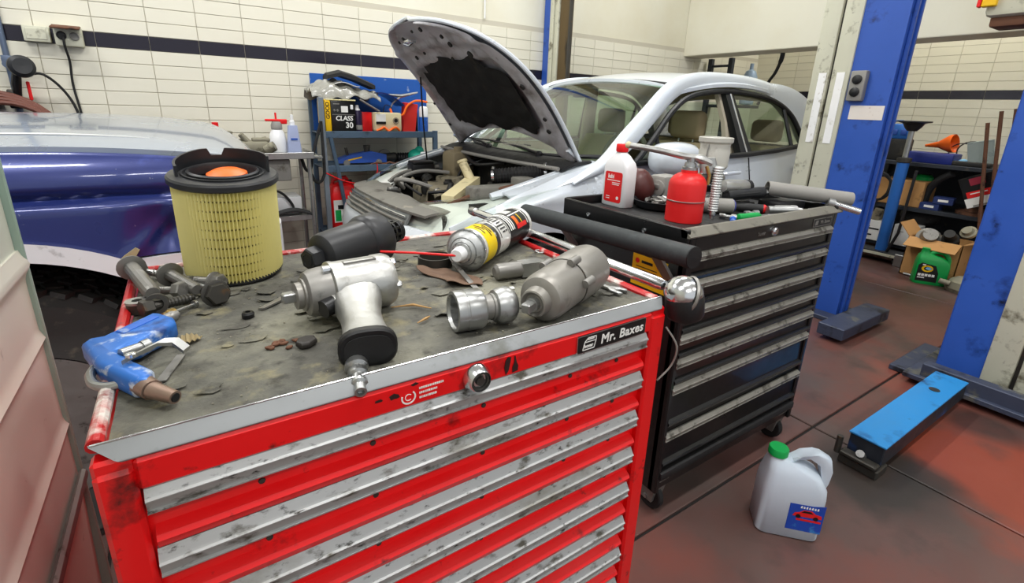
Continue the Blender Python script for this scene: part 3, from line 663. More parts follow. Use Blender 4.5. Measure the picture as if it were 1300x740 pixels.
# windscreen, roof, pillars
def wsp(u, v, d=0):
    w = -1 + 2 * u
    x0, z0, h0 = 1.70 + .17 * w * w, .985 + .03 * w * w, .745
    x1, z1, h1 = 2.42 + .07 * w * w, 1.447 - .045 * w * w, .655
    b = .03 * sin(pi * v)
    return (x0 + (x1 - x0) * v - b * .5, YC + w * (h0 + (h1 - h0) * v), z0 + (z1 - z0) * v + b)
P('windscreen', MB().slab(wsp, 24, 12, (.003, 0, -.004)), G['windscreen_glass'], car, w=True, smooth=60)
P('windscreen_seal', MB().tube([wsp(i / 24, 1) for i in range(25)], .012, 8).tube([wsp(i / 24, 0) for i in range(25)], .012, 8), G['car_glass_seal'], car, w=True)
def roofp(u, v):
    w = -1 + 2 * v; x = 2.40 + u * 1.5
    zc = interp([(2.4, 1.455), (2.7, 1.505), (3.05, 1.528), (3.4, 1.515), (3.7, 1.46), (3.95, 1.375)], x)
    zc = 1.528 - .0725 * max(0, (3.05 - x) / .65) ** 2.0 - .15 * max(0, (x - 3.05) / .9) ** 2.2
    return (x + .06 * w * w * (1 - u), YC + w * (.665 - .05 * max(0, u - .5)), zc - .055 * w * w - .03 * w ** 8)
P('roof', MB().slab(roofp, 30, 24, (0, 0, -.02)), G['car_silver'], car, w=True, smooth=60)
P('roof_lining', MB().slab(lambda u, v: tuple(V3(roofp(.03 + .94 * u, .04 + .92 * v)) + V3((0, 0, -.026))), 16, 12, (0, 0, -.01)), G['lining'], car, w=True, smooth=60)
for s in (1, -1):
    Yd = lambda z: YC - s * (.815 - .16 * max(0, (z - .98) / .42) ** 1.1)       # tumblehome
    rail = spline([(1.60, 0, .895), (1.80, 0, .985), (1.95, 0, 1.075), (2.2, 0, 1.235), (2.42, 0, 1.37), (2.62, 0, 1.435), (2.9, 0, 1.465), (3.3, 0, 1.455), (3.6, 0, 1.40), (3.8, 0, 1.31), (3.98, 0, 1.15), (4.08, 0, 1.04)], 6)
    rings = []
    for i, p in enumerate(rail):
        a = rail[max(0, i - 1)]; b = rail[min(len(rail) - 1, i + 1)]; t = (b - a).normalized(); n = V3((-t.z, 0, t.x)); y = Yd(p.z)
        fc = max(.12, min(1, (p.x - 1.58) / .40)); wd = .044 * fc if p.x < 3.5 else .052 + .10 * min(1, (p.x - 3.5) / .45)
        if n.z < 0: n = -n
        rings.append([V3((p.x, y + s * (dy if dy > 0 else dy * fc) + s * .012 * (1 - fc), p.z)) + n * k * wd for k, dy in ((-1, -.006), (-.5, -.012), (.3, -.008), (.9, .012), (1.0, .05), (.4, .07), (-.9, .06))])
    P('roof_rail', MB().loft(rings), G['car_silver'], car, w=True, smooth=50)
    dlo = spline([(2.0, 0, .985), (2.16, 0, 1.10), (2.38, 0, 1.262), (2.58, 0, 1.35), (2.9, 0, 1.392), (3.25, 0, 1.385), (3.5, 0, 1.345), (3.66, 0, 1.26), (3.74, 0, 1.13), (3.76, 0, 1.06)], 6)
    low = [(3.4, 0, 1.028), (3.05, 0, 1.01), (2.6, 0, .998), (2.0, 0, .985)]
    out = [V3((p[0], Yd(p[2]) - s * .004, p[2])) for p in list(dlo) + low]
    P('window_surround', MB().tube(out, .017, 8, closed=True, sx=1.), G['car_glass_seal'], car, w=True)
    P('b_pillar', MB().loft([[(x0, Yd(z) + s * .0, z), (x1, Yd(z) + s * .0, z), (x1, Yd(z) + s * .05, z), (x0, Yd(z) + s * .05, z)] for x0, x1, z in ((2.985, 3.11, 1.0), (2.955, 3.055, 1.2), (2.925, 3.01, 1.395))]), G['car_glass_seal'], car, w=True)
    P('door_frame_line', MB().tube([(3.045, Yd(1.01) - s * .003, 1.01), (2.975, Yd(1.39) - s * .003, 1.39)], .006, 6), G['chrome'], car, w=True)
    P('quarter_bar', MB().tube([(2.205, Yd(.99), .99), (2.205, Yd(1.13), 1.13)], .012, 6), G['car_glass_seal'], car, w=True)
    P('quarter_bar', MB().tube([(3.60, Yd(1.04), 1.04), (3.585, Yd(1.31), 1.31)], .013, 6), G['car_glass_seal'], car, w=True)
    def pane(poly, nm):
        m_ = MB(); k = len(poly)
        vs = [(x, Yd(z) + s * .006, z) for x, z in poly] + [(x, Yd(z) + s * .010, z) for x, z in poly]
        m_.add(vs, [tuple(range(k)), tuple(range(2 * k - 1, k - 1, -1))] + [(i, (i + 1) % k, k + (i + 1) % k, k + i) for i in range(k)])
        P(nm, m_, G['side_glass'], car, w=True, smooth=0)
    pane([(2.01, .99), (2.205, .99), (2.205, 1.13)], 'quarter_light')
    pane([(3.09, 1.012), (3.60, 1.035), (3.585, 1.31), (3.47, 1.35), (3.25, 1.383), (3.0, 1.392)], 'rear_door_glass')
    pane([(3.61, 1.04), (3.75, 1.07), (3.72, 1.16), (3.66, 1.255), (3.6, 1.3)], 'rear_quarter_glass')
    if s < 0: pane([(2.22, .99), (2.98, 1.005), (2.93, 1.39), (2.6, 1.35), (2.4, 1.27), (2.22, 1.14)], 'front_door_glass')
    P('door_shut_line', MB().tube([(x, YC - s * (.812 + .02 * (z < .9)), z) for x, z in ((2.02, .98), (1.98, .9), (1.97, .6))], .004, 6).tube([(x, YC - s * (.812 + .02 * (z < .9)), z) for x, z in ((3.06, .99), (3.08, .85), (3.08, .5))], .004, 6), G['car_glass_seal'], car, w=True)
    for hx in (2.85, 3.72): P('door_handle', MB().tube([(hx - .09, YC - s * .835, .90), (hx - .08, YC - s * .86, .902), (hx + .06, YC - s * .86, .905), (hx + .07, YC - s * .835, .905)], .012, 8), G['car_silver'], car, w=True)
    mi = P('door_mirror', MB().loft([[(2.15 + dx * sc + .03 * (1 - sc), YC - s * (.80 + yo), 1.02 + dz * sc) for dx, dz in [(.15 * (abs(cos(a)) ** .7) * (1 if cos(a) > 0 else -1), .085 * (abs(sin(a)) ** .75) * (1 if sin(a) > 0 else -1)) for a in [2 * pi * j / 20 for j in range(20)]]] for k, (yo, sc) in enumerate(((.03, .35), (.06, .72), (.10, .95), (.15, 1.02), (.20, .94), (.235, .7), (.25, .35)))], M=None), G['car_silver'], car, w=True, smooth=50)
    P('mirror_foot', MB().box((2.14, YC - s * .815, .992), (.10, .08, .03), .01), G['black_plastic'], mi, w=True)
    P('mirror_glass', MB().lathe([(.05, 0), (.05, .004)], 24, axm((2.27, YC - s * .955, 1.02), (1, s * .25, 0)) @ Matrix.Diagonal((1.3, .95, 1, 1))), G['mirror_glass'], mi, w=True)
# tail, floor, cabin
P('tailgate', MB().slab(lambda u, v: (4.06 + .36 * (1 - v) ** .6 - (.10 * v), YC - .74 + 1.48 * u, .3 + .74 * v), 12, 12, (-.015, 0, 0)), G['car_silver'], car, w=True, smooth=50)
P('rear_screen', MB().slab(lambda u, v: (4.02 - .13 * v, YC - .62 + 1.24 * u, 1.06 + .29 * v), 8, 6, (-.004, 0, 0)), G['side_glass'], car, w=True)
P('cabin_floor', MB().bx(1.75, 4.2, YC - .78, YC + .78, .26, .30), G['cabin_dark'], car, w=True)
P('parcel_shelf', MB().bx(3.85, 4.1, YC - .66, YC + .66, 1.0, 1.02), G['cabin_dark'], car, w=True)
P('dashboard', MB().slab(lambda u, v: (1.72 + .55 * v, YC - .74 + 1.48 * u, .955 + .02 * sin(pi * v) - .25 * max(0, v - .8) * 2), 20, 10, (0, 0, -.05)), G['cabin_dark'], car, w=True, smooth=60)
P('steering_wheel', MB().tube([(2.36 + .05 * sin(a), YC - .38 + .185 * cos(a), .95 + .175 * sin(a)) for a in [2 * pi * i / 28 for i in range(28)]], .016, 8, closed=True).cyl((2.22, YC - .38, .88), (2.37, YC - .38, .95), .05), G['cabin_dark'], car, w=True)
for s in (1, -1):
    P('door_card', MB().bx(2.05, 3.0, YC - s * .765, YC - s * .745, .4, .985), G['beige_trim'], car, w=True)
    P('rear_door_card', MB().bx(3.1, 3.9, YC - s * .765, YC - s * .745, .4, 1.0), G['beige_trim'], car, w=True)
    P('b_pillar_trim', MB().loft([[(x0, YC - s * y_, z), (x1, YC - s * y_, z), (x1, YC - s * (y_ - .03), z), (x0, YC - s * (y_ - .03), z)] for x0, x1, y_, z in ((2.95, 3.1, .75, .9), (2.93, 3.05, .69, 1.2), (2.90, 3.0, .62, 1.40))]), G['lining'], car, w=True)
def seat(x, y, z=0, name='front_seat'):
    q = P(name, MB().box((x - .22, y, .50 + z), (.52, .5, .16), .05).loft([[(x + o + dx, y + k * wd, zz) for dx, k in ((-.07, -1), (-.09, 0), (-.07, 1), (.05, 1), (.07, 0), (.05, -1))] for o, wd, zz in ((.02, .23, .55 + z), (.08, .24, .8 + z), (.15, .22, 1.0 + z), (.17, .19, 1.06 + z))]), G['seat_beige'], car, w=True, smooth=50)
    P('headrest', MB().box((x + .19, y, 1.175 + z), (.09, .27, .19), .05), G['seat_beige'], q, w=True, smooth=60)
    for k in (-1, 1): P('headrest_post', MB().cyl((x + .18, y + k * .06, 1.03 + z), (x + .19, y + k * .06, 1.1 + z), .007, n=8), G['steel'], q, w=True)
seat(2.78, YC - .38); seat(2.78, YC + .38)
P('rear_bench', MB().box((3.55, YC, .5), (.5, 1.3, .16), .05).box((3.86, YC, .78), (.14, 1.3, .5), .05), G['seat_beige'], car, w=True)
for k in (-.42, .42): P('rear_headrest', MB().box((3.90, YC + k, 1.14), (.09, .25, .17), .05), G['seat_beige'], car, w=True, smooth=60)
P('seat_belt', MB().loft([[(2.98, YC - .66, 1.32), (3.03, YC - .66, 1.32), (3.03, YC - .657, 1.32), (2.98, YC - .657, 1.32)], [(3.35, YC - .52, .95), (3.42, YC - .52, .95), (3.42, YC - .517, .95), (3.35, YC - .517, .95)]]), G['black_plastic'], car, w=True)
P('inner_mirror', MB().box((2.35, YC + .02, 1.36), (.03, .24, .06), .012), G['black_plastic'], car, w=True)
P('sun_visor', MB().box((2.55, YC - .36, 1.412), (.14, .36, .02), .008).box((2.55, YC + .36, 1.412), (.14, .36, .02), .008), G['lining'], car, w=True)
def wheel(par, cx, y, s, R_=.31, wd=.19, rim=.2):
    t = P('tyre', MB().lathe([(rim, -wd / 2), (R_ * .93, -wd / 2), (R_, -wd * .36), (R_, wd * .36), (R_ * .93, wd / 2), (rim, wd / 2)], 36, TR(cx, y, R_) @ RX(90), cap=False), G['rubber'], par, w=True)
    P('wheel_rim', MB().lathe([(rim, -wd * .45), (rim * .97, -wd * .3), (rim * .9, -wd * .2), (rim * .35, -wd * .32), (.03, -wd * .34), (.001, -wd * .34)] if s > 0 else [(rim, wd * .45), (rim * .97, wd * .3), (rim * .9, wd * .2), (rim * .35, wd * .32), (.03, wd * .34), (.001, wd * .34)], 28, TR(cx, y, R_) @ RX(90) @ Matrix.Diagonal((1, 1, -1, 1))), G['steel'], t, w=True)
for cx in WHX:
    for s in (1, -1): wheel(car, cx, YC - s * .72, s)
# ================================================================ BLUE OFF-ROADER on the left (nose towards +x)
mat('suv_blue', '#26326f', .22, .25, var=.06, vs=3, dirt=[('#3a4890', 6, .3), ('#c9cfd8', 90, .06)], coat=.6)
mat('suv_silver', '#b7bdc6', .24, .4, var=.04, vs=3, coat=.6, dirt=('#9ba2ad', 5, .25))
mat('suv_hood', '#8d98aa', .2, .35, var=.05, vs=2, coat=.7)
mat('arch_white', '#d5d6d8', .4, var=.06, vs=9, dirt=('#8f8f8f', 20, .25))
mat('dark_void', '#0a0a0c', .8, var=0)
mat('filler_putty', '#a39471', .85, var=.15, vs=30)
mat('tread_rubber', '#3c3c3a', .7, var=.15, vs=20, dirt=('#5a584e', 25, .3), bump=.12, bs=60)
suv = T('blue_offroader', 'blue and silver off-road vehicle with a dented front wing beside the wall', 'car', (-.9, 2.35, 0))
SY0, SY1, FX = 1.5, 3.2, .20
WC = (-.42, .40); WR = .52
def wingz(x): return 1.115 - .045 * max(0, (x + .33) / .53) ** 2
def side(u, v):
    x = -3.4 + (FX + 3.4) * u
    zt = wingz(x); d = x - WC[0]
    zb = .42
    for c in (WC[0], -3.05):
        dd = x - c
        if abs(dd) < WR: zb = max(zb, WC[1] + sqrt(WR * WR - dd * dd))
    if x > WC[0] and x > -.16: zb = max(zb, .86)
    z = zb + (zt - zb) * v
    y = SY0 + .05 * max(0, (z - 1.03) / .09) ** 2 + .022 * math.exp(-((z - 1.012) / .012) ** 2) * min(1, max(0, (.1 - x) / .3)) + .16 * max(0, (x + .0) / .2) ** 2.2
    if z < 1.01: y -= .018 * min(1, (1.012 - z) / .02)
    # the dent ahead of the arch
    y += .035 * math.exp(-((x + .06) / .05) ** 2 - ((z - .92) / .06) ** 2) - .012 * math.exp(-(((x + .11) - (z - .9) * .9) / .016) ** 2 - ((z - .92) / .07) ** 2)
    return (x, y, z)
P('front_wing', MB().slab(side, 240, 26, (0, .012, 0)), G['suv_blue'], suv, w=True, smooth=60)
P('far_wing', MB().slab(lambda u, v: (side(u, v)[0], SY0 + SY1 - side(u, v)[1], side(u, v)[2]), 60, 12, (0, -.012, 0)), G['suv_blue'], suv, w=True, smooth=60)
P('wing_gap', MB().tube([(x, SY0 + .062, wingz(x) + .004) for x in [-.9 + .06 * i for i in range(19)]], .006, 6), G['dark_void'], suv, w=True)
def hoodp(u, v):
    x = -1.0 + (FX + 1.0) * u; w = -1 + 2 * v
    y = (SY0 + SY1) / 2 + w * (.80 - .05 * max(0, (x + .1) / .3) ** 2)
    z = wingz(x) + .012 + .046 * (1 - w * w) ** .7 - .05 * max(0, (u - .9) / .1) ** 2
    return (x, y, z)
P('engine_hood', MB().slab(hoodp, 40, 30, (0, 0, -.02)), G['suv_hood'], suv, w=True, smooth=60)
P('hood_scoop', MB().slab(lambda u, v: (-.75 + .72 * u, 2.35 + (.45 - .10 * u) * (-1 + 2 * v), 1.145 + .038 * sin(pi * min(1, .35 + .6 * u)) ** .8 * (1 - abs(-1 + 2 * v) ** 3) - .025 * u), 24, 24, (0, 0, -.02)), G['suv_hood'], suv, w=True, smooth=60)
def stripe(u, v):  # white streak on the hood: a reflection of light laid on as colour
    p = hoodp(.05 + .72 * u, .075 + .022 * v * (1 - u)); return (p[0], p[1], p[2] + .003)
P('hood_glint', MB().slab(stripe, 24, 2, (0, 0, -.002)), G['paper_white'], suv, w=True, label='white streak along the hood edge, painted as reflected light')
P('arch_lip', MB().loft([[V3((WC[0] + r * cos(a), SY0 - .018 + dy, WC[1] + r * sin(a))) for r, dy in ((WR + .004, .0), (WR + .008, -.012), (WR - .035, -.016), (WR - .04, .0), (WR - .04, .03), (WR, .03))] for a in [radians(20 + i * 4) for i in range(36)]]), G['arch_white'], suv, w=True)
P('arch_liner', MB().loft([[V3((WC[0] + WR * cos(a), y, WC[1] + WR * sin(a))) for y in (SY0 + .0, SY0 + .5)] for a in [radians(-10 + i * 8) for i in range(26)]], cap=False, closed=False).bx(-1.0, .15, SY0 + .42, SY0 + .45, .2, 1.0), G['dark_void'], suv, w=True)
P('bumper', MB().slab(lambda u, v: (-.155 + .40 * sin(u * pi / 2), SY0 - .02 + .34 * (1 - cos(u * pi / 2)) , .855 - .30 * v - .02 * sin(pi * v)), 16, 10, (-.01, .03, 0)), G['arch_white'], suv, w=True, smooth=60, label='pale silver plastic bumper corner')
P('bumper_middle', MB().bx(.2, .25, SY0 + .32, SY1 - .3, .5, .86, .02), G['arch_white'], suv, w=True)
P('front_grille', MB().bx(.15, .19, SY0 + .25, SY1 - .25, .86, 1.06, .02), G['black_plastic'], suv, w=True)
P('bumper_trim', MB().tube([(-.155 + .405 * sin(u * pi / 2), SY0 - .03 + .34 * (1 - cos(u * pi / 2)), .70) for u in [i / 14 for i in range(15)]], .012, 8), G['chrome'], suv, w=True)
P('filler_patch', MB().prism([(-.176, .853), (-.160, .868), (-.135, .886), (-.127, .880), (-.136, .866), (-.157, .855)], 0, .012, Matrix(((1, 0, 0, 0), (0, 0, -1, SY0 - .02), (0, 1, 0, 0), (0, 0, 0, 1)))), G['filler_putty'], suv, w=True, label='broken patch of beige body filler at the arch')
for n_, (x, y) in enumerate(((WC[0], 1.70), (WC[0], 3.02), (-3.05, 1.70), (-3.05, 3.02))):
    R_, wd = .385, .25
    tm = TR(x, y, R_) @ RX(90)
    tr = P('tyre', MB().lathe([(.215, -wd / 2), (.30, -wd / 2 - .012), (.355, -wd / 2 - .004), (.378, -wd * .40), (R_ - .006, -wd * .3), (R_ - .006, wd * .3), (.378, wd * .4), (.355, wd / 2), (.215, wd / 2)], 48, tm, cap=False), G['tread_rubber'], suv, w=True)
    if n_ == 0:
        for r in range(5):
            z = -.094 + r * .047
            blk = MB()
            for k in range(44):
                a = 2 * pi * (k + .5 * (r % 2)) / 44
                blk.box((R_ - .004, 0, 0), (.014, .036, .034), 0, tm @ RZ(math.degrees(a)) @ TR(0, 0, z) @ RX(28 if r % 2 else -28))
            P('tread_block', blk, G['tread_rubber'], tr, w=True, smooth=0, kind='stuff')
    ri = P('wheel_rim', MB().lathe([(.218, -wd / 2 + .0), (.222, -wd / 2 + .012), (.205, -wd / 2 + .02), (.195, -wd / 2 + .06), (.16, -wd / 2 + .075), (.14, -wd / 2 + .05), (.09, -wd / 2 + .045), (.07, -wd / 2 + .03), (.001, -wd / 2 + .03)], 36, tm @ Matrix.Diagonal((1, 1, -1, 1)) if y < 2 else tm), G['dull_steel'], suv, w=True)
    if y < 2:
        for k in range(8):
            a = 2 * pi * k / 8; P('rim_hole', MB().lathe([(.022, 0), (.022, .004)], 12, tm @ TR(.172 * cos(a), .172 * sin(a), wd / 2 - .068)), G['dark_void'], ri, w=True)
P('cab', MB().slab(lambda u, v: (-1.0 - .5 * v - 2.2 * u * (1 - .1 * v), SY0 + .08 + .12 * v, 1.1 + .6 * v), 6, 4, (0, .02, 0)).slab(lambda u, v: (-1.5 - 1.9 * u, SY0 + .2 + 1.3 * v, 1.7 + .03 * sin(pi * v)), 6, 6, (0, 0, .02)), G['suv_blue'], suv, w=True)
P('windscreen', MB().slab(lambda u, v: (-1.0 - .5 * v, SY0 + .12 + .07 * v + (1.46 - .14 * v) * u, 1.13 + .57 * v), 8, 4, (.006, 0, .006)), G['windscreen_glass'], suv, w=True)

# ================================================================ open door of a vehicle close on the left
mat('door_paint', '#cfcabd', .34, .0, var=.04, vs=2, coat=.25, dirt=('#8b857a', 30, .12))
dp = T('silver_vehicle_door', 'silver-grey vehicle door with pressed crease lines close by at the left edge', 'door panel', (-.2, .4, .28))
DX, DE = -.2, .862
def door(u, v):
    y = -.42 + (DE + .42) * u; z = .32 + .73 * v
    x = DX + .005 * math.exp(-((z - .925) / .006) ** 2) + .005 * math.exp(-((z - .785) / .006) ** 2) + .008 * math.exp(-((z - 1.03) / .012) ** 2) - .012 * max(0, (.66 - z) / .3)
    return (x, y, z)
P('door_skin', MB().slab(door, 20, 110, (-.035, 0, 0)), G['door_paint'], dp, w=True, smooth=40)
P('upper_panel', MB().bx(DX - .03, DX - .002, -.42, DE - .002, 1.04, 1.63, .003), mat('upper_grey', '#c9cdc0', .3, .0, var=.05, vs=3, dirt=('#9da294', 5, .3)), dp, w=True, label='pale grey-green upper panel')
P('door_edge_trim', MB().bx(DX - .03, DX + .006, DE - .003, DE + .004, .33, 1.62, .0015), G['green_edge'] if 'green_edge' in G else mat('green_edge', '#8fa598', .3), dp, w=True)
P('moulding', MB().tube([(DX + .007, -.4, .70), (DX + .007, DE - .01, .70)], .006, 8, sx=1.6), G['dull_steel'], dp, w=True)
P('door_leg', MB().bx(DX - .03, DX, -.35, -.3, 0, .34).bx(DX - .03, DX, .7, .75, 0, .34), G['dark_steel'], dp, w=True, label='dark stand under the door')

# ================================================================ LIFT POSTS
mat('base_grime', '#3f465a', .5, .2, var=.2, vs=7, dirt=[('#77745f', 6, .4), ('#1c1e24', 9, .45)])
def post(name, label, x0, y0, wd, dep, openside, H=3.75, cw=.22):
    "blue C-channel; the cream carriage shows in the opening (openside +1: towards +y, -1: towards -y)"
    t = T(name, label, 'lift', (x0 + dep / 2, y0 + openside * wd / 2, 0))
    s = openside
    yb = y0; yo = y0 + s * wd
    m = MB()
    poly = [(x0, yo), (x0, yb), (x0 + dep, yb), (x0 + dep, yo), (x0 + dep - .012, yo), (x0 + dep - .012, yb + s * .07), (x0 + dep * .72, yb + s * .04), (x0 + dep * .28, yb + s * .04), (x0 + .012, yb + s * .07), (x0 + .012, yo)]
    m.prism(poly, .03, H)
    P('column', m, G['lift_blue'], t, w=True, smooth=0)
    for k in (.22, .62): P('back_rib', MB().bx(x0 + dep * k, x0 + dep * (k + .16), yb - s * .02, yb, .03, H, .004), G['lift_blue'], t, w=True)
    c1, c2 = yo + s * .0, yo + s * cw
    mid = (c1 + c2) / 2
    P('carriage', MB().bx(x0 - .012, x0 + dep - .02, min(c1, mid - s * .008), max(c1, mid - s * .008), .04, H - .2, .006), G['lift_cream'], t, w=True, label='grimy cream painted carriage')
    P('carriage', MB().bx(x0 - .012, x0 + dep - .02, min(mid + s * .008, c2), max(mid + s * .008, c2), .04, H - .2, .006), G['lift_cream'], t, w=True, label='grimy cream painted carriage')
    P('slit', MB().bx(x0 + .01, x0 + .03, min(mid - s * .01, mid + s * .01), max(mid - s * .01, mid + s * .01), .04, H - .2), G['dark_steel'], t, w=True)
    P('base_plate', MB().bx(x0 - .1, x0 + dep + .08, min(yb - s * .16, c2 + s * .02), max(yb - s * .16, c2 + s * .02), 0, .03, .004), G['base_grime'], t, w=True)
    return t
n = post('lift_post', 'tall blue and cream car lift post standing behind the black tool chest', 3.4, 1.27, .23, .15, 1)
cb = P('control_box', MB().box((3.385, 1.44, 1.44), (.05, .085, .17), .008), G['dust_grey'], n, w=True, label='grey two-button control box')
for z in (1.475, 1.405): P('push_button', MB().lathe([(.026, 0), (.026, .008), (.018, .012), (.001, .013)], 18, LEFT(3.36, 1.44, z)), G['black_plastic'], cb, w=True)
P('paper_label', MB().bx(3.397, 3.4, 1.28, 1.46, 1.25, 1.33), G['torn_label'] if 'torn_label' in G else mat('torn_label', '#e4dcd4', .7, dirt=('#8a4a34', 30, .3)), n, w=True, label='torn white paper label')
for y0_, y1_ in ((1.525, 1.57), (1.63, 1.675)): P('white_sticker', MB().bx(3.384, 3.389, y0_, y1_, 1.10, 1.52), G['white_tape'] if 'white_tape' in G else mat('white_tape', '#f4f4f2', .3, dirt=('#a8a290', 22, .35)), n, w=True, label='peeling white reflective sticker')
P('lift_arm', MB().bx(3.0, 3.62, 1.06, 1.20, .03, .10, .004), G['base_grime'], n, w=True)
f = post('lift_post', 'far car lift post with blue edge and grimy brown channel behind the silver car', 2.86, 3.885, .095, .10, -1, cw=.125)
mat('brown_grime', '#5c4a2c', .6, var=.3, vs=6, dirt=[('#a58a4a', 3, .4), ('#1f1a14', 8, .4)], stretch=(1, 1, .3))
P('greased_channel', MB().bx(2.855, 2.90, 3.525, 3.655, .04, 3.6, .006), G['brown_grime'], f, w=True, label='brown grease-stained channel')
P('edge_rail', MB().bx(2.848, 2.885, 3.515, 3.53, .04, 3.6, .003), G['dark_steel'], f, w=True)
mat('cream_dirty', '#a9a892', .5, var=.12, vs=4, dirt=[('#5f5a49', 8, .4), ('#2f2b22', 16, .25)], bump=.05)
r_ = post('lift_post', 'nearest blue lift post with scuffed foot at the right edge', 3.05, .645, .165, .3, -1)
P('foot_frame', MB().bx(2.86, 3.45, .20, .72, .03, .055, .003).bx(2.885, 2.95, .14, .66, .03, .12, .004), G['base_grime'], r_, w=True)
arm = T('floor_lift_arm', 'low blue lift arm with scratched top lying along the floor', 'lift arm', (2.35, .53, 0))
mat('arm_blue', '#2a86c8', .4, var=.12, vs=6, dirt=[('#1c5c94', 7, .4), ('#26282b', 11, .28)], bump=.04)
mat('arm_dark', '#20242c', .5, var=.2, vs=8, dirt=('#1b3a6a', 6, .35))
P('arm_beam', MB().bx(1.97, 2.845, .478, .592, .035, .118, .003), G['arm_dark'], arm, w=True)
P('arm_top', MB().bx(1.965, 2.84, .474, .596, .116, .124, .002), G['arm_blue'], arm, w=True, label='bright blue scratched top plate')
P('arm_foot', MB().bx(1.93, 2.02, .47, .60, 0, .036, .004).box((1.935, .535, .05), (.04, .12, .016), .004).cyl((1.94, .61, .03), (1.94, .61, .10), .011, n=10), G['dark_steel'], arm, w=True)
P('arm_pin', MB().cyl((1.96, .535, .05), (1.93, .535, .075), .014, n=12), G['steel'], arm, w=True)
P('arm_hole', MB().lathe([(.02, 0), (.02, .002)], 14, TR(2.62, .535, .124)), G['dark_steel'], arm, w=True)
# ================================================================ THINGS ON THE RED CHEST
TZ = .9715
mat('pleat_paper', '#f3eaa4', .75, var=.05, vs=10, bump=.04, bs=80)
mat('bead_brown', '#6a6330', .6, var=.1)
mat('pur_black', '#232427', .38, var=.12, vs=16)
# pleated air filter
af = T('air_filter', 'yellow pleated cylindrical air filter with black end caps at the back of the red chest', 'air filter', M=TR(.045, .8185, TZ) @ RX(7) @ TR(0, .0715, 0))
NP_ = 84
P('bottom_cap', MB().lathe([(.068, 0), (.0705, .001), (.0705, .004), (.068, .005)], 48), G['pur_black'], af)
ml = MB(); n = NP_ * 4; vs = []; fs = []
zz = [.004, .05, .1, .15]
for z in zz:
    for i in range(n): a = 2 * pi * i / n; r = .0712 - .0085 * (i % 4 in (2,)) - .0045 * (i % 4 in (1, 3)); vs.append((r * cos(a), r * sin(a), z))
for j in range(len(zz) - 1):
    for i in range(n): i2 = (i + 1) % n; fs.append((j * n + i, j * n + i2, (j + 1) * n + i2, (j + 1) * n + i))
ml.add(vs, fs); P('pleated_paper', ml, G['pleat_paper'], af, smooth=0)
for k in range(9):
    z = .017 + .0145 * k
    P('glue_bead', MB().lathe([(.0665, z - .0012), (.0668, z), (.0665, z + .0012)], 60, cap=False), G['bead_brown'], af)
P('inner_core', MB().lathe([(.046, .012), (.046, .15)], 32, cap=False), G['dark_void'], af)
tcap = P('top_cap', MB().lathe([(.047, .150), (.0735, .148), (.0755, .150), (.0755, .157), (.073, .160), (.056, .160), (.056, .1625), (.0535, .1625), (.052, .159), (.049, .159), (.049, .164), (.046, .166), (.044, .162), (.044, .150)], 56, cap=False), G['pur_black'], af)
cw_ = []
for a in [radians(-5 + 4.6 * i) for i in range(44)]:
    notch = .6 if 1.50 < a < 1.78 else 1
    h = .158 + .027 * notch * (1 if a < 2.0 else max(.55, 1 - (a - 2.0) * .25))
    cw_.append([V3((r * cos(a), r * sin(a), z)) for r, z in ((.0635, .158), (.0635, h), (.0600, h), (.0600, .158))])
P('cap_wall', MB().loft(cw_), G['pur_black'], tcap, smooth=40)
cn = T('orange_can', 'small orange and white capped can standing inside the yellow air filter', 'can', M=MW[af.name] @ TR(.012, .006, .0125) @ RYm(-3))
P('can_body', MB().lathe([(.028, 0), (.030, .003), (.030, .13)], 28), G['orange_plastic'], cn)
P('white_rim', MB().lathe([(.031, .128), (.0325, .13), (.0325, .137), (.030, .139)], 28), G['white_plastic'], cn)
P('orange_top', MB().lathe([(.030, .136), (.028, .146), (.018, .151), (.0, .152)], 28), G['orange_plastic'], cn)
# blue blow gun
bg_ = T('blow_gun', 'scuffed blue air blow gun with silver trigger at the left of the red chest', 'blow gun', (-.07, .6, TZ))
mat('gun_blue', '#2f6fc4', .34, .2, var=.12, vs=30, dirt=[('#c9d4e2', 45, .42), ('#1d3f7d', 20, .35)], bump=.04)
gp = [(-.118, .643), (-.115, .65), (-.105, .647), (-.058, .698), (-.051, .692), (-.037, .67), (-.035, .64), (-.041, .623), (-.057, .613), (-.066, .605), (-.076, .617), (-.091, .61), (-.076, .579), (-.055, .536), (-.06, .51), (-.071, .526), (-.101, .58)]
gp = [(-.120, .638), (-.115, .65), (-.103, .650), (-.060, .699), (-.052, .694), (-.038, .672), (-.036, .655), (-.046, .640), (-.060, .626), (-.069, .614), (-.078, .612), (-.086, .602), (-.076, .579), (-.054, .540), (-.058, .522), (-.071, .526), (-.101, .578)]
def inset(poly, d):
    c = V3((sum(p[0] for p in poly) / len(poly), sum(p[1] for p in poly) / len(poly))); out = []
    n = len(poly); ar = sum(poly[i][0] * poly[(i + 1) % n][1] - poly[(i + 1) % n][0] * poly[i][1] for i in range(n)); sg = 1 if ar > 0 else -1
    for i in range(n):
        a, b, c_ = V3(poly[i - 1]), V3(poly[i]), V3(poly[(i + 1) % n])
        e1 = (b - a).normalized(); e2 = (c_ - b).normalized(); n1 = V3((-e1.y, e1.x)) * sg; n2 = V3((-e2.y, e2.x)) * sg
        m = (n1 + n2); m = m / max(.5, m.length_squared / 2) ; m = m.normalized() if m.length < .01 else m / m.length * min(2.0, 1 / max(.4, (n1 + n2).length / 2))
        out.append(tuple(b + m * d))
    return out
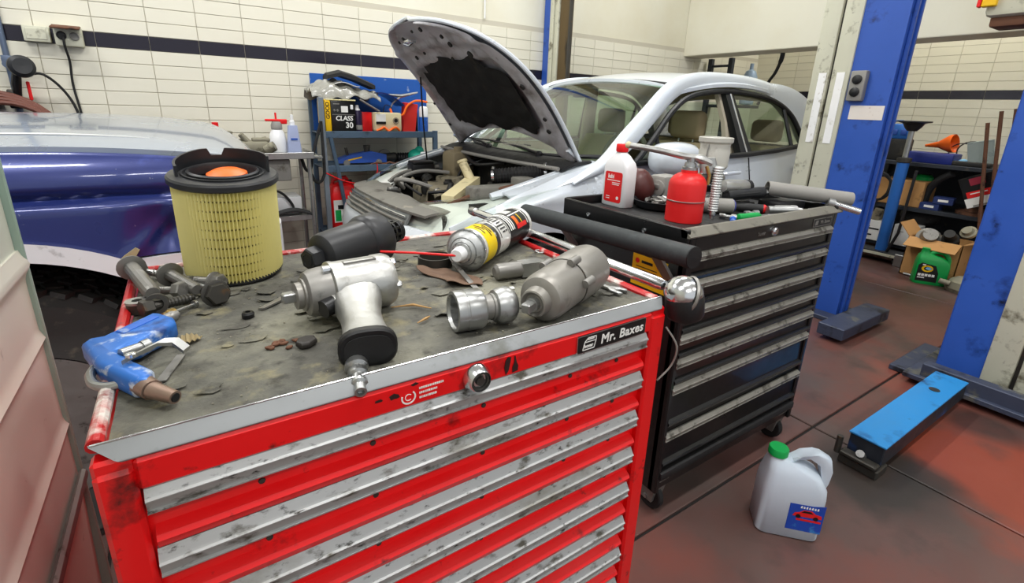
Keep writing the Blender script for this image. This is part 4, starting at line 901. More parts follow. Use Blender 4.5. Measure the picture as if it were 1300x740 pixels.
def pillow(poly, z0, z1, b, M=None):
    "a flat casting with rounded edges"
    i2 = inset(poly, b); i1 = inset(poly, b * .3)
    rings = [[(x, y, z) for x, y in q] for q, z in ((i2, z0), (i1, z0 + b * .4), (poly, z0 + b), (poly, z1 - b), (i1, z1 - b * .4), (i2, z1))]
    return MB().loft(rings, M=M)
P('gun_body', pillow(gp, TZ + .001, TZ + .024, .005), G['gun_blue'], bg_, w=True, smooth=50)
P('grip_panel', pillow([(-.092, .652), (-.060, .686), (-.052, .676), (-.084, .642)], TZ + .022, TZ + .0255, .0015), G['blue_plastic'], bg_, w=True)
P('nozzle', MB().cyl((-.0645, .535, TZ + .012), (-.056, .519, TZ + .0115), .0105, .0095).cyl((-.056, .519, TZ + .0115), (-.038, .497, TZ + .010), .0082, .0062), mat('copper_steel', '#9c8578', .35, .8, var=.15, vs=30), bg_, w=True)
P('nozzle_hole', MB().cyl((-.0385, .4975, TZ + .010), (-.0375, .4965, TZ + .010), .0042), G['dark_void'], bg_, w=True)
P('hanging_hook', MB().tube(spline([(-.107, .60, TZ + .009), (-.109, .585, TZ + .008), (-.104, .566, TZ + .007), (-.092, .555, TZ + .007), (-.077, .5525, TZ + .009)], 6), .0045, 10), G['steel'], bg_, w=True)
tr = P('trigger', MB().loft([[(x - dx, y - dy, z) for dx, dy, z in ((.003, .005, TZ + z0), (-.003, -.005, TZ + z0), (-.003, -.005, TZ + z0 + .004), (.003, .005, TZ + z0 + .004))] for x, y, z0 in ((-.076, .562, .026), (-.064, .572, .027), (-.048, .590, .026), (-.036, .594, .022), (-.027, .585, .014))]), G['steel'], bg_, w=True)
P('trigger_pin', MB().lathe([(.005, 0), (.005, .003), (.003, .004), (.0001, .004)], 14, TR(-.072, .564, TZ + .030)), G['chrome'], tr, w=True)
P('valve_stem', MB().cyl((-.083, .59, TZ + .023), (-.064, .602, TZ + .022), .0055, n=12).cyl((-.066, .600, TZ + .022), (-.060, .604, TZ + .022), .007, n=12), G['steel'], bg_, w=True)
P('inlet_fitting', MB().lathe([(.008, 0), (.008, .008), (.006, .009), (.0075, .012), (.0075, .016), (.0052, .018), (.0052, .022)], 14, axm((-.050, .690, TZ + .012), (.6, .8, 0))), G['dull_steel'], bg_, w=True)
ONE('feeler_blade', 'flat grey steel blade lying under the trigger of the blue blow gun', 'blade', MB().prism([(-.056, .556), (-.047, .553), (-.030, .606), (-.038, .609)], 0, .0015, TR(0, 0, TZ)), G['dull_steel'], loc=(-.044, .58, TZ), w=True)
# loose bolts, nut, washers
def bolt(label, head, tip, rh=.0125, rs=.0075, m='dark_steel', z=None, flange=True):
    h = V3((*head, TZ + (z or rh))); t = V3((*tip, TZ + (rs if z is None else z - rh + rs + .001)))
    L_ = (t - h).length; M = axm(h, t - h)
    o = T('bolt', label, 'bolt', M=M, group='loose bolts on the red chest')
    hex_ = [(rh * cos(pi / 3 * k), rh * sin(pi / 3 * k)) for k in range(6)]
    P('bolt_head', MB().loft([[(x * .9, y * .9, -.012) for x, y in hex_], [(x, y, -.010) for x, y in hex_], [(x, y, 0) for x, y in hex_]]), G[m], o, smooth=20)
    if flange: P('flange', MB().lathe([(rh * 1.02, 0), (rh * 1.22, .001), (rh * 1.22, .003), (rh * .8, .004)], 18), G[m], o)
    P('shank', MB().lathe([(rs, .002)] + [(rs * (1 if k % 2 else .9), L_ * .35 + k * .0022) for k in range(int(L_ * .63 / .0022))] + [(rs * .8, L_)], 14), G[m], o, smooth=20)
bolt('large dull grey flange bolt, leftmost on the red chest, its head at the back corner', (-.092, .902), (-.062, .775), .0155, .0105, 'dull_steel', .026)
bolt('bolt with round black flange and shiny steel shank pointing at the viewer', (-.045, .868), (-.012, .790), .015, .009, 'dull_steel', .018)
bolt('dark bolt lying beside the foot of the air filter, hexagon head to the right', (.012, .812), (-.034, .862), .0125, .007, 'dull_steel', .014)
bolt('dark bolt with domed head nearest the viewer among the loose bolts', (.010, .752), (-.006, .800), .0155, .006, 'dark_steel', .0165)
bolt('grey bolt with rounded head half hidden in the middle of the bolt pile', (-.036, .798), (-.066, .828), .0125, .006, 'dull_steel', .014, False)
bolt('black stud bolt lying in front of the pile, threaded end to the right', (-.064, .748), (-.018, .772), .012, .007, 'dark_steel', .0125, False)
bolt('short bright zinc bolt at the back of the bolt pile', (-.078, .918), (-.052, .905), .011, .0055, 'steel', .0115, False)
bolt('short steel bolt between the black flange bolt and the air filter', (-.022, .838), (.004, .808), .009, .0045, 'steel', .0095)
sc = T('long_screw', 'thin zinc screw with a brass-coloured collar beside the blue blow gun inlet', 'screw', M=axm((-.018, .752, TZ + .0055), (-.7, -.72, .06)))
P('shank', MB().cyl((0, 0, 0), (0, 0, .045), .0022, n=10), G['steel'], sc); P('screw_head', MB().lathe([(.0055, -.003), (.0055, 0), (.002, .001)], 12), G['steel'], sc)
P('collar', MB().lathe([(.003, .03), (.006, .032), (.006, .040), (.0045, .042), (.0045, .048)], 12), G['brass'], sc)
def ring(name, label, x, y, z, R_, r_, h, m, tilt=0, grp=None):
    ONE(name, label, 'washer' if 'washer' in name else name.split('_')[-1], MB().lathe([(r_, 0), (R_, 0), (R_, h), (r_, h), (r_, 0)], 24, cap=False), G[m], M=TR(x, y, z) @ RX(tilt), group=grp)
ring('washer', 'flat bright steel washer on top of the dark spacer at the left of the bolts', -.080, .772, TZ + .0135, .0135, .006, .003, 'steel', 0)
ring('spacer', 'dark round spacer under the flat washer', -.080, .772, TZ, .0128, .006, .013, 'dark_steel', 0)
ring('collar', 'dark collar ring standing on edge in front of the large flange bolt', -.058, .757, TZ + .0135, .0135, .008, .012, 'dark_steel', 78)
ONE('hex_nut', 'small black nut alone on the mat right of the bolts', 'nut', MB().lathe([(.0032, 0), (.0075, 0), (.0078, .005), (.006, .0075), (.0032, .0075), (.0032, 0)], 18, cap=False).lathe([(.0032, .004), (.0001, .004)], 18), G['black_plastic'], loc=(.041, .686, TZ))
# silver impact wrench
iw = T('impact_wrench', 'silver pistol-grip air impact wrench lying on its side mid-front of the red chest', 'impact wrench', (.16, .55, TZ))
ax = lambda p, d: axm(p, d)
A0 = V3((.079, .631, TZ + .0385)); Dx = V3((1, .085, 0)).normalized()
Ma = axm(A0, Dx)
P('anvil', MB().box((0, 0, .007), (.0125, .0125, .018), .0015, Ma), G['steel'], iw, w=True)
P('nose', MB().lathe([(.011, .013), (.0175, .014), (.0175, .021), (.0215, .022), (.0215, .027)], 24, Ma), G['grey_alloy'], iw, w=True)
P('hammer_case', MB().lathe([(.021, .024), (.0285, .027), (.031, .034), (.0325, .044), (.0335, .058)], 32, Ma), G['dull_steel'], iw, w=True)
P('housing', MB().lathe([(.033, .055), (.0375, .057), (.0378, .062), (.0365, .066), (.0365, .118), (.0375, .120), (.0375, .124)], 40, Ma), G['cast_alloy'], iw, w=True)
rcap = P('rear_cap', MB().lathe([(.0375, .124), (.0375, .134), (.035, .140), (.026, .143), (.0001, .143)], 40, Ma), G['cast_alloy'], iw, w=True)
for k in range(5):
    a = radians(-70 + k * 62)
    P('cap_bolt', MB().lathe([(.006, 0), (.0064, .006), (.0052, .0075), (.0001, .0075)], 6, Ma @ TR(.0315 * cos(a), .0315 * sin(a), .137)), G['chrome'], rcap, w=True)
for k in range(4):
    a = radians(20 + 90 * k); P('case_bolt', MB().lathe([(.0055, 0), (.0055, .009), (.0001, .010)], 10, Ma @ TR(.0345 * cos(a), .0345 * sin(a), .046)), G['chrome'], iw, w=True)
HD = V3((-.032, -.165, -.012)).normalized()
h0 = V3((.166, .622, TZ + .030)); HM = axm(h0, HD)
def oval(a, b, z, n=24): return [(a * (abs(cos(t)) ** .75) * (1 if cos(t) > 0 else -1), b * (abs(sin(t)) ** .75) * (1 if sin(t) > 0 else -1), z) for t in [2 * pi * i / n for i in range(n)]]
P('handle', MB().loft([oval(.034, .026, 0), oval(.030, .0235, .03), oval(.0245, .021, .06), oval(.0235, .0205, .09), oval(.0255, .0215, .115), oval(.0285, .0225, .132)], M=HM), G['cast_alloy'], iw, w=True, smooth=50)
hb = P('handle_base', MB().loft([oval(.031, .0235, .131), oval(.032, .0245, .134), oval(.032, .0245, .140), oval(.030, .0225, .1425)], M=HM), G['black_plastic'], iw, w=True)
P('exhaust_grille', MB().loft([oval(.026, .0175, .142), oval(.026, .0175, .1440)], M=HM), G['rubber'], hb, w=True)
P('air_inlet', MB().lathe([(.0115, .138), (.0125, .148), (.0125, .152), (.009, .154), (.0105, .158), (.0105, .164), (.0075, .166), (.0075, .172), (.0088, .174), (.0088, .178), (.0062, .180), (.0062, .190), (.004, .190), (.004, .185)], 18, HM @ TR(-.014, .0, 0) @ RX(6)), G['steel'], iw, w=True)
P('trigger', MB().cyl((.131, .604, TZ + .030), (.118, .598, TZ + .028), .0125, .0115, 18), G['black_plastic'], iw, w=True)
P('trigger_boss', MB().cyl((.150, .610, TZ + .030), (.130, .603, TZ + .030), .0145, .0135, 20), G['cast_alloy'], iw, w=True)
fm = frame((.176, .633, TZ + .0755), Dx, (0, 1, -.05))
q = MW[iw.name].inverted() @ fm
fr = MB()
for x0, x1, y0, y1 in ((-.022, .022, .0085, .010), (-.022, .022, -.001, .0005), (-.022, -.0205, -.001, .010), (.0205, .022, -.001, .010)): fr.prism([(x0, y0), (x1, y0), (x1, y1), (x0, y1)], -.0025, .0002, fm @ TR(0, -.004, -.0004))
P('name_frame', fr, G['dull_steel'], iw, w=True, smooth=0)
# black oil-filter housing
of = T('oil_filter_housing', 'black plastic oil filter housing with hexagon end lying behind the silver impact wrench', 'oil filter housing', (.23, .8, TZ))
o0 = V3((.136, .772, TZ + .041)); oD = V3((.187, .092, .010)); OM = axm(o0, oD)
P('hexagon', MB().loft([[(r * cos(pi / 3 * k + .3), r * sin(pi / 3 * k + .3), z) for k in range(6)] for r, z in ((.0165, 0), (.0185, .002), (.0185, .024))]).lathe([(.011, .0005), (.011, -.0005), (.0095, -.0008), (.009, .002), (.0001, .002)], 18), G['pur_black'], of, smooth=20).data.transform(MW[of.name].inverted() @ OM)
P('bowl', MB().lathe([(.018, .020), (.028, .022), (.0335, .027), (.0360, .036), (.0385, .105), (.0395, .112)], 40, OM), G['pur_black'], of, w=True)
P('collar', MB().lathe([(.039, .108), (.0435, .112), (.0455, .118), (.0458, .146), (.044, .149), (.034, .150), (.0, .150)], 40, OM), G['pur_black'], of, w=True)
cg = MB()
for k in range(10): a = 2 * pi * k / 10; cg.box((.0185 * cos(a), .0185 * sin(a), .172), (.004, .004, .05), 0, OM)
for z in (.155, .166, .178, .190): cg.lathe([(.0165, z - .002), (.0205, z - .002), (.0205, z + .002), (.0165, z + .002), (.0165, z - .002)], 24, OM, cap=False)
cg.lathe([(.0205, .193), (.0205, .198), (.0001, .198)], 24, OM)
P('cage', cg, G['black_plastic'], of, w=True, smooth=0)
# spray can with red straw
mat('can_print', '#3c3c3e', .3, .4, var=.25, vs=30, dirt=('#d8d8d2', 45, .5))
mat('can_yellow', '#f2cf08', .3, .1, var=.05)
mat('can_white', '#e3e3de', .3, .3, var=.08, vs=40, dirt=('#77766f', 50, .3))
sp = T('spray_can', 'aerosol can with yellow band and red straw lying on its side near the back right', 'spray can', (.47, .77, TZ))
c0 = V3((.388, .722, TZ + .0342)); cD = V3((.82, .57, 0)); CM = axm(c0 + V3((0, 0, .0034)), cD) @ Matrix.Diagonal((1.1, 1.1, 1.1, 1))
P('can_body', MB().lathe([(.0325, .0), (.0325, .205), (.0335, .207), (.0335, .211), (.030, .212), (.0, .206)], 40, CM), G['can_white'], sp, w=True)
P('front_rim', MB().lathe([(.0318, -.001), (.0345, -.003), (.0348, .001), (.0328, .003)], 40, CM), G['chrome'], sp, w=True)
P('dome', MB().lathe([(.0325, -.001), (.030, -.006), (.0265, -.0105), (.0235, -.0125), (.0225, -.0115), (.0215, -.0145), (.0175, -.0175), (.0165, -.0165), (.0155, -.019), (.0095, -.0205)], 40, CM, cap=False), G['aluminium'], sp, w=True)
nz = P('nozzle', MB().lathe([(.0115, -.018), (.0118, -.022), (.0105, -.034), (.0092, -.036), (.0001, -.036)], 24, CM), G['white_plastic'], sp, w=True)
P('straw', MB().tube([CM @ V3((0, 0, -.034)), (.300, .748, TZ + .0375), (.252, .775, TZ + .039)], .0022, 8), G['red_plastic'], sp, w=True, label='thin red straw')
P('yellow_band', MB().lathe([(.0328, .012), (.0331, .013), (.0331, .046), (.0328, .047)], 40, CM, cap=False), G['can_yellow'], sp, w=True)
P('dark_band', MB().lathe([(.0328, .047), (.0331, .048), (.0331, .06), (.0328, .061)], 40, CM, cap=False), G['can_print'], sp, w=True)
P('print_panel', MB().lathe([(.0328, .105), (.0331, .106), (.0331, .200), (.0328, .201)], 40, CM, cap=False), G['black_print'], sp, w=True)
def wrapbar(a0, a1, z0, z1, m, nm, r=.0333):
    P(nm, MB().loft([[V3((r_ * cos(a), r_ * sin(a), z)) for r_, z in ((r, z0), (r + .0003, z0), (r + .0003, z1), (r, z1))] for a in [radians(a0 + (a1 - a0) * i / 10) for i in range(11)]], M=CM), G[m], sp, w=True)
# angle 90 = up on the can, 0/180 = its sides
sd = -1 if (CM.to_3x3() @ V3((1, 0, 0))).y > 0 else 1
fa = lambda d: (90 + d if True else d)
mx = CM.to_3x3() @ V3((1, 0, 0)); my = CM.to_3x3() @ V3((0, 1, 0))
base = math.degrees(atan2(my.z, mx.z)); side_ = math.degrees(atan2(my.y, mx.y)) + 180      # towards +z and towards -y
dlt = ((side_ - base + 180) % 360) - 180; sg = 1 if dlt > 0 else -1
wa = lambda t: base + sg * t          # t degrees down from the top towards the viewer
for z0, z1 in ((.110, .113), (.117, .122), (.126, .129)): wrapbar(wa(-50), wa(70), z0, z1, 'white_print', 'print_line')
wrapbar(wa(20), wa(24), .135, .196, 'white_print', 'print_line'); wrapbar(wa(30), wa(62), .140, .152, 'orange_plastic', 'warning_patch'); wrapbar(wa(28), wa(64), .165, .168, 'can_yellow', 'warning_patch'); wrapbar(wa(-40), wa(12), .14, .165, 'can_white', 'print_panel'); wrapbar(wa(60), wa(75), .140, .185, 'bright_red', 'warning_patch')
for k in range(9): wrapbar(wa(-30 + 11 * k), wa(-25 + 11 * k), .070 + .004 * (k % 3), .096 - .003 * (k % 2), 'can_print', 'print_patch')
for z0 in (.066, .099): wrapbar(wa(-40), wa(75), z0, z0 + .0016, 'black_print', 'print_line'); wrapbar(wa(-45), wa(72), .190, .194, 'white_print', 'print_line')
for k, (t0, t1, z) in enumerate([(5, 40, .020), (-5, 30, .027), (15, 55, .033), (10, 46, .039)]): wrapbar(wa(t0), wa(t1), z, z + .0026, 'black_print', 'print_line')
# chrome socket with ball joint
so = T('socket', 'chrome twelve-point socket on a ball joint lying mid-right of the red chest', 'socket', (.29, .51, TZ))
s0 = V3((.258, .517, TZ + .0265)); SMx = axm(s0, V3((1, -.12, -.02)))
P('socket_cup', MB().lathe([(.0205, .004), (.0225, 0), (.0262, .0005), (.0268, .003), (.0268, .012), (.0262, .0125), (.0262, .0145), (.0268, .015), (.0268, .036), (.025, .039), (.0185, .041)], 36, SMx, cap=False).lathe([(.0205, .004), (.0195, .016), (.0001, .018)], 24, SMx, cap=False, wob=lambda a, z: 1 + .06 * cos(12 * a)), G['steel'], so, w=True)
P('neck', MB().lathe([(.0185, .040), (.0165, .042), (.0165, .052), (.018, .053), (.018, .056), (.016, .058)], 28, SMx), G['dull_steel'], so, w=True)
P('ball', MB().lathe([(.014, .054), (.0215, .058), (.0245, .066), (.0248, .074), (.0235, .081), (.019, .086), (.012, .0885), (.0001, .089)], 32, SMx), G['steel'], so, w=True)
# grey in-line impact tool
i2 = T('air_tool', 'grey barrel-shaped air tool with square drive pointing at the viewer, right of the can', 'air tool', (.45, .52, TZ))
t0 = V3((.352, .474, TZ + .034)); tD = V3((.195, .088, .007)); TM = axm(t0, tD)
P('drive', MB().box((0, 0, -.008), (.0125, .0125, .022), .0015, TM).cyl(TM @ V3((0, 0, -.004)), TM @ V3((0, 0, .004)), .0095, n=18), G['steel'], i2, w=True)
P('nose', MB().lathe([(.0125, .004), (.0165, 0), (.0185, .001), (.0195, .006), (.0215, .018)], 30, TM), G['grey_alloy'], i2, w=True)
P('front_housing', MB().lathe([(.0205, .014), (.0305, .020), (.0335, .026), (.0345, .034), (.0352, .092)], 40, TM), G['grey_alloy'], i2, w=True)
P('joint_seam', MB().lathe([(.0352, .092), (.0362, .0925), (.0362, .0945), (.0352, .095)], 40, TM), G['dark_steel'], i2, w=True)
P('rear_housing', MB().lathe([(.0355, .094), (.0375, .097), (.0385, .12), (.0385, .165), (.0365, .176), (.0325, .184), (.022, .188), (.0001, .188)], 40, TM), G['grey_alloy'], i2, w=True)
for d_ in (20, 75, -55): 
    a = radians(wa(d_)); P('housing_screw', MB().lathe([(.0055, .080), (.0062, .082), (.0062, .104), (.0038, .105)], 12, TM @ TR(.0385 * cos(a), .0385 * sin(a), 0)).lathe([(.003, .0795), (.003, .0805)], 10, TM @ TR(.0385 * cos(a), .0385 * sin(a), 0)), G['dull_steel'], i2, w=True)
# long chrome ratchet along the right rail
lr = T('long_ratchet', 'long chrome ratchet bar lying along the right rail of the red chest', 'ratchet', (.61, .75, .977))
P('bar', MB().lathe([(.008, 0), (.0098, .01), (.0098, .57), (.0085, .60), (.0085, .615)], 20, axm((.6065, .470, .9885), (-.012, 1, .004))), G['chrome'], lr, w=True)
P('grip_knob', MB().lathe([(.0085, .585), (.0085, .595), (.0112, .598), (.0118, .612), (.0105, .622), (.0001, .625)], 20, axm((.6065, .470, .9885), (-.012, 1, .004))), G['steel'], lr, w=True)
P('ratchet_head', MB().sph((.616, .440, .985), .030, 26, 16, (1, 1, .86)), G['chrome'], lr, w=True)
P('drive_body', MB().lathe([(.027, 0), (.0295, .006), (.0295, .034), (.026, .040), (.012, .041)], 26, axm((.6165, .438, .985), (.12, -.05, -1))), G['black_plastic'], lr, w=True)
P('head_ring', MB().lathe([(.0285, -.003), (.031, 0), (.0285, .003)], 28, axm((.620, .434, .982), (.75, -.4, -.25)), cap=False), G['dull_steel'], lr, w=True)
# small things on the mat
sw = MB(); pol = [(-.004, 0), (-.004, .055), (-.013, .066), (-.013, .082), (-.0065, .086), (-.0055, .074), (.0, .071), (.0055, .074), (.0065, .086), (.013, .082), (.013, .066), (.004, .055), (.004, 0)]
ONE('open_spanner', 'open-ended steel spanner with its jaw showing right of the grey air tool', 'spanner', pillow(pol, 0, .006, .0015), G['steel'], M=TR(.535, .585, TZ) @ RZ(-168), smooth=40)
ONE('snap_ring', 'thin steel ring lying behind the grey air tool', 'ring', MB().tube([(.0095 * cos(a), .0095 * sin(a), .002) for a in [2 * pi * i / 24 for i in range(24)]], .0016, 8, closed=True), G['steel'], loc=(.572, .755, TZ))
ONE('paper_scrap', 'small white scrap of paper left of the grey air tool', 'scrap', MB().box((0, 0, .001), (.024, .009, .0012), 0), G['paper_white'], loc=(.402, .612, TZ), rz=-18)
pt = T('air_ratchet', 'grey air ratchet handle between the aerosol can and the grey air tool', 'ratchet', (.45, .63, TZ))
PM = axm((.408, .655, TZ + .0145), (.10, -.010, 0))
P('grip', MB().lathe([(.008, -.004), (.0135, 0), (.0140, .008), (.0140, .042), (.0125, .046)], 22, PM), G['dull_steel'], pt, w=True)
P('jaw', MB().loft([[(x, y, z) for x, y in ((-.012, -.012), (.012, -.012), (.012, .012), (-.012, .012))] for z in (.044, .085)] + [[(x * .7, y * .6, .098) for x, y in ((-.012, -.012), (.012, -.012), (.012, .012), (-.012, .012))]], M=PM), G['steel'], pt, w=True)
P('lever', MB().box((.010, 0, .055), (.006, .008, .06), .002, PM), G['dark_steel'], pt, w=True)
ONE('steel_strip', 'flat grey steel strip leaning under the aerosol can', 'strip', MB().loft([[(.366, .738, TZ + .012), (.374, .735, TZ + .012), (.374, .735, TZ + .0135), (.366, .738, TZ + .0135)], [(.352, .628, TZ), (.361, .626, TZ), (.361, .626, TZ + .0015), (.352, .628, TZ + .0015)]]), G['dull_steel'], loc=(.36, .68, TZ), w=True)
hg = T('hand_grinder_ring', 'dark round clamp half hidden under the front of the aerosol can', 'clamp', (.365, .765, TZ))
P('clamp_band', MB().lathe([(.028, 0), (.031, 0), (.031, .018), (.028, .018), (.028, 0)], 32, TR(.352, .775, TZ), cap=False), G['dark_steel'], hg, w=True)
mat('brown_scrap', '#6d5646', .85, var=.15, vs=20)
ONE('cardboard_scrap', 'curled brown scrap of card in front of the aerosol can', 'scrap', MB().slab(lambda u, v: (.318 + .055 * u + .012 * sin(5 * v), .660 + .095 * v - .02 * u, TZ + .001 + .010 * (v - .5) ** 2 * 4 * (1 - u) + .002 * sin(9 * u)), 10, 12, (0, 0, .0012)), G['brown_scrap'], loc=(.34, .7, TZ), w=True)
ONE('driver_bit', 'flat worn steel shard left of the impact wrench nose', 'shard', MB().prism([(.055, .705), (.062, .702), (.094, .728), (.097, .742), (.088, .736)], 0, .0025, TR(0, 0, TZ)), G['dull_steel'], loc=(.075, .72, TZ), w=True)
mat('tan_bits', '#b08a58', .7, var=.2, vs=40); mat('leaf_tan', '#9a8a66', .8, var=.2, vs=30)
for lab_, pts in (('long tan wood splinter between the impact wrench and the socket', [(.214, .622), (.243, .612), (.262, .592)]), ('short curved tan shaving in front of the long splinter', [(.226, .556), (.240, .560), (.249, .568)])):
    ONE('wood_splinter', lab_, 'splinter', MB().tube([(x, y, TZ + .0025 + .002 * (k == 1)) for k, (x, y) in enumerate(pts)], [.0008, .0022, .0008], 6), G['tan_bits'], loc=(*pts[1], TZ), w=True)
ONE('dry_leaf', 'dry ribbed brown leaf beside the blue blow gun trigger', 'leaf', MB().slab(lambda u, v: (-.044 + .032 * u, .640 + .026 * u + (.012 * sin(pi * u)) * (v - .5) * 2 - .022 * u, TZ + .0015 + .0015 * sin(40 * u) + .003 * sin(pi * u)), 24, 4, (0, 0, .0008)), G['leaf_tan'], loc=(-.03, .645, TZ), w=True)
mat('tar', '#2b2723', .5, var=.3, vs=30, bump=.3)
rn = random.Random(44)
ONE('tar_lump', 'broken dark chip of dried sealant on the mat left of the impact wrench handle', 'chip', pillow([(-.012, -.006), (-.004, -.011), (.009, -.008), (.013, .001), (.007, .009), (-.003, .011), (-.011, .005)], 0, .009, .003), G['tar'], loc=(.090, .566, TZ), rz=30, smooth=15)
for k in range(9):
    a, r = rn.uniform(0, 6.28), rn.uniform(.004, .017)
    o = ONE('rust_crumb', 'crumb of rusty dirt beside the dark chip of sealant', 'crumb', pillow([(.005 * rn.uniform(.6, 1.2) * cos(q) , .004 * rn.uniform(.6, 1.2) * sin(q)) for q in [2 * pi * i / 7 for i in range(7)]], 0, .003, .001), G['rust'], loc=(.068 + r * cos(a), .578 + .8 * r * sin(a), TZ), group='rusty crumbs on the mat', smooth=15)
# flakes and grit of the worn mat: nobody could count them
gr_ = MB(); rn = random.Random(21)
for k in range(260):
    x, y = rn.uniform(-.07, .57), rn.uniform(.475, .93); s_ = rn.uniform(.0005, .0016) * (1.5 if rn.random() < .1 else 1)
    gr_.box((x, y, TZ + s_ * .2), (s_ * rn.uniform(.6, 2), s_, s_ * .6), 0, None)
o = P('mat_grit', gr_, mat('grit', '#8a8576', .8, var=.3, vs=60), None, smooth=0); o['kind'] = 'stuff'; o['label'] = 'crumbs and grit scattered over the worn mat'; o['category'] = 'grit'
fk = MB()
for k in range(60):
    x, y, r = rn.uniform(-.06, .56), rn.uniform(.48, .92), rn.uniform(.005, .018); ph_ = rn.uniform(0, 6)
    n_ = 9; ring_ = [(x + r * rn.uniform(.5, 1.2) * cos(2 * pi * i / n_), y + .6 * r * rn.uniform(.5, 1.2) * sin(2 * pi * i / n_)) for i in range(n_)]
    tz = [TZ + .0004 + max(0, cos(2 * pi * i / n_ - ph_)) * rn.uniform(.001, .0035) for i in range(n_)]
    fk.loft([[(p[0], p[1], z) for p, z in zip(ring_, tz)], [(p[0], p[1], z + .0006) for p, z in zip(ring_, tz)]])
o = P('mat_flakes', fk, G['worn_mat'], rc, w=True, smooth=0); o['kind'] = 'stuff'
# ================================================================ THINGS ON THE BLACK CHEST
LZ = .928
bo = T('fluid_bottle', 'white plastic fluid bottle with red screw cap and red label on the black chest', 'bottle', (1.262, 1.225, LZ))
def rr_ring(w, d, r, z, n=5): return [(x, y, z) for x, y in rrect(w, d, r, n)]
P('bottle_body', MB().loft([rr_ring(.050, .108, .012, .0), rr_ring(.056, .116, .014, .004), rr_ring(.056, .116, .014, .135), rr_ring(.052, .104, .014, .152), rr_ring(.040, .062, .014, .175), rr_ring(.032, .034, .0155, .186), rr_ring(.032, .032, .0155, .192)]), G['white_plastic'], bo, smooth=50)
P('screw_cap', MB().lathe([(.0195, .188), (.0205, .190), (.0205, .212), (.019, .2145), (.0, .2145)], 28, wob=lambda a, z: 1 + .02 * (sin(24 * a) > 0)), G['red_plastic'], bo)
lm = frame((-.0285, 0, .068), (0, -1, 0), (0, 0, 1))
lb = P('label', MB().prism(rrect(.082, .105, .008), 0, .0006, lm), G['bright_red'], bo, smooth=0, label='red paper label with white print')
text('lubi', .020, G['white_print'], lb, lm @ TR(-.012, .036, .0007), bold=.0006)
for k, (x0, x1, y) in enumerate([(-.03, .032, .022), (-.005, .032, .014), (-.005, .028, .008), (-.03, -.012, -.035), (-.03, -.012, -.042)]): P('print_line', MB().prism([(x0, y), (x1, y), (x1, y + .0025), (x0, y + .0025)], .0005, .001, lm), G['white_print'], lb, smooth=0)
P('seal_mark', MB().lathe([(.006, .0005), (.006, .001)], 14, lm @ TR(.025, -.036, 0)), G['white_print'], lb)
oc = T('oil_can', 'red pump oil can with grey spout and coiled hose on the black chest', 'oil can', (1.28, .955, LZ))
P('can_body', MB().lathe([(.0545, 0), (.056, .002), (.056, .062), (.0575, .063), (.0575, .067), (.056, .068), (.056, .115), (.053, .126), (.045, .138), (.034, .146), (.0245, .149), (.0245, .158), (.0, .158)], 44), G['bright_red'], oc)
P('seam_ring', MB().tube([(.0572 * cos(a), .0572 * sin(a), .066) for a in [2 * pi * i / 44 for i in range(44)]], .0018, 6, closed=True), G['dull_steel'], oc)
P('pump_collar', MB().lathe([(.0225, .157), (.0235, .158), (.0235, .166), (.018, .168), (.016, .18), (.012, .181), (.012, .194), (.0, .195)], 24), G['steel'], oc)
P('pump_lever', MB().tube(spline([(-.172, .095, .226), (-.10, .055, .215), (-.03, .018, .200), (.02, -.012, .192), (.052, -.034, .178)], 6), [.011] * 6 + [.0115] * 6 + [.0125] * 6 + [.017] * 6 + [.016], 12, sx=.8), G['cast_alloy'], oc)
P('lever_tip', MB().sph((-.173, .096, .2265), .0105, 12, 8), G['yellowed_plastic'], oc)
P('pump_body', MB().loft([oval(.022, .012, .150), oval(.026, .013, .175), oval(.018, .011, .197)], M=TR(.045, -.03, 0) @ RZ(-35)), G['cast_alloy'], oc, smooth=50)
P('trigger_bar', MB().tube([(.030, -.036, .172), (.036, -.046, .145), (.034, -.046, .117)], .005, 8), G['brass'], oc)
hp = [(.054, -.066, .172 - .0016 * i) for i in range(80)]
P('coiled_hose', MB().lathe([(.0125 + .0024 * (k % 2), -.0038 * k) for k in range(36)], 18, TR(.058, -.060, .172)), mat('zinc_hose', '#c4c7c6', .4, .4, var=.08, vs=30), oc, smooth=0)
P('hose_nozzle', MB().lathe([(.0075, 0), (.0095, -.004), (.0095, -.016), (.006, -.018), (.0075, -.022), (.0075, -.030), (.0045, -.032), (.0045, -.044)], 14, TR(.058, -.060, .036)) if False else MB().lathe([(.008, .0), (.0095, -.004), (.0095, -.014), (.006, -.016), (.006, -.026), (.004, -.027)], 14, TR(.058, -.060, .038)), G['steel'], oc)
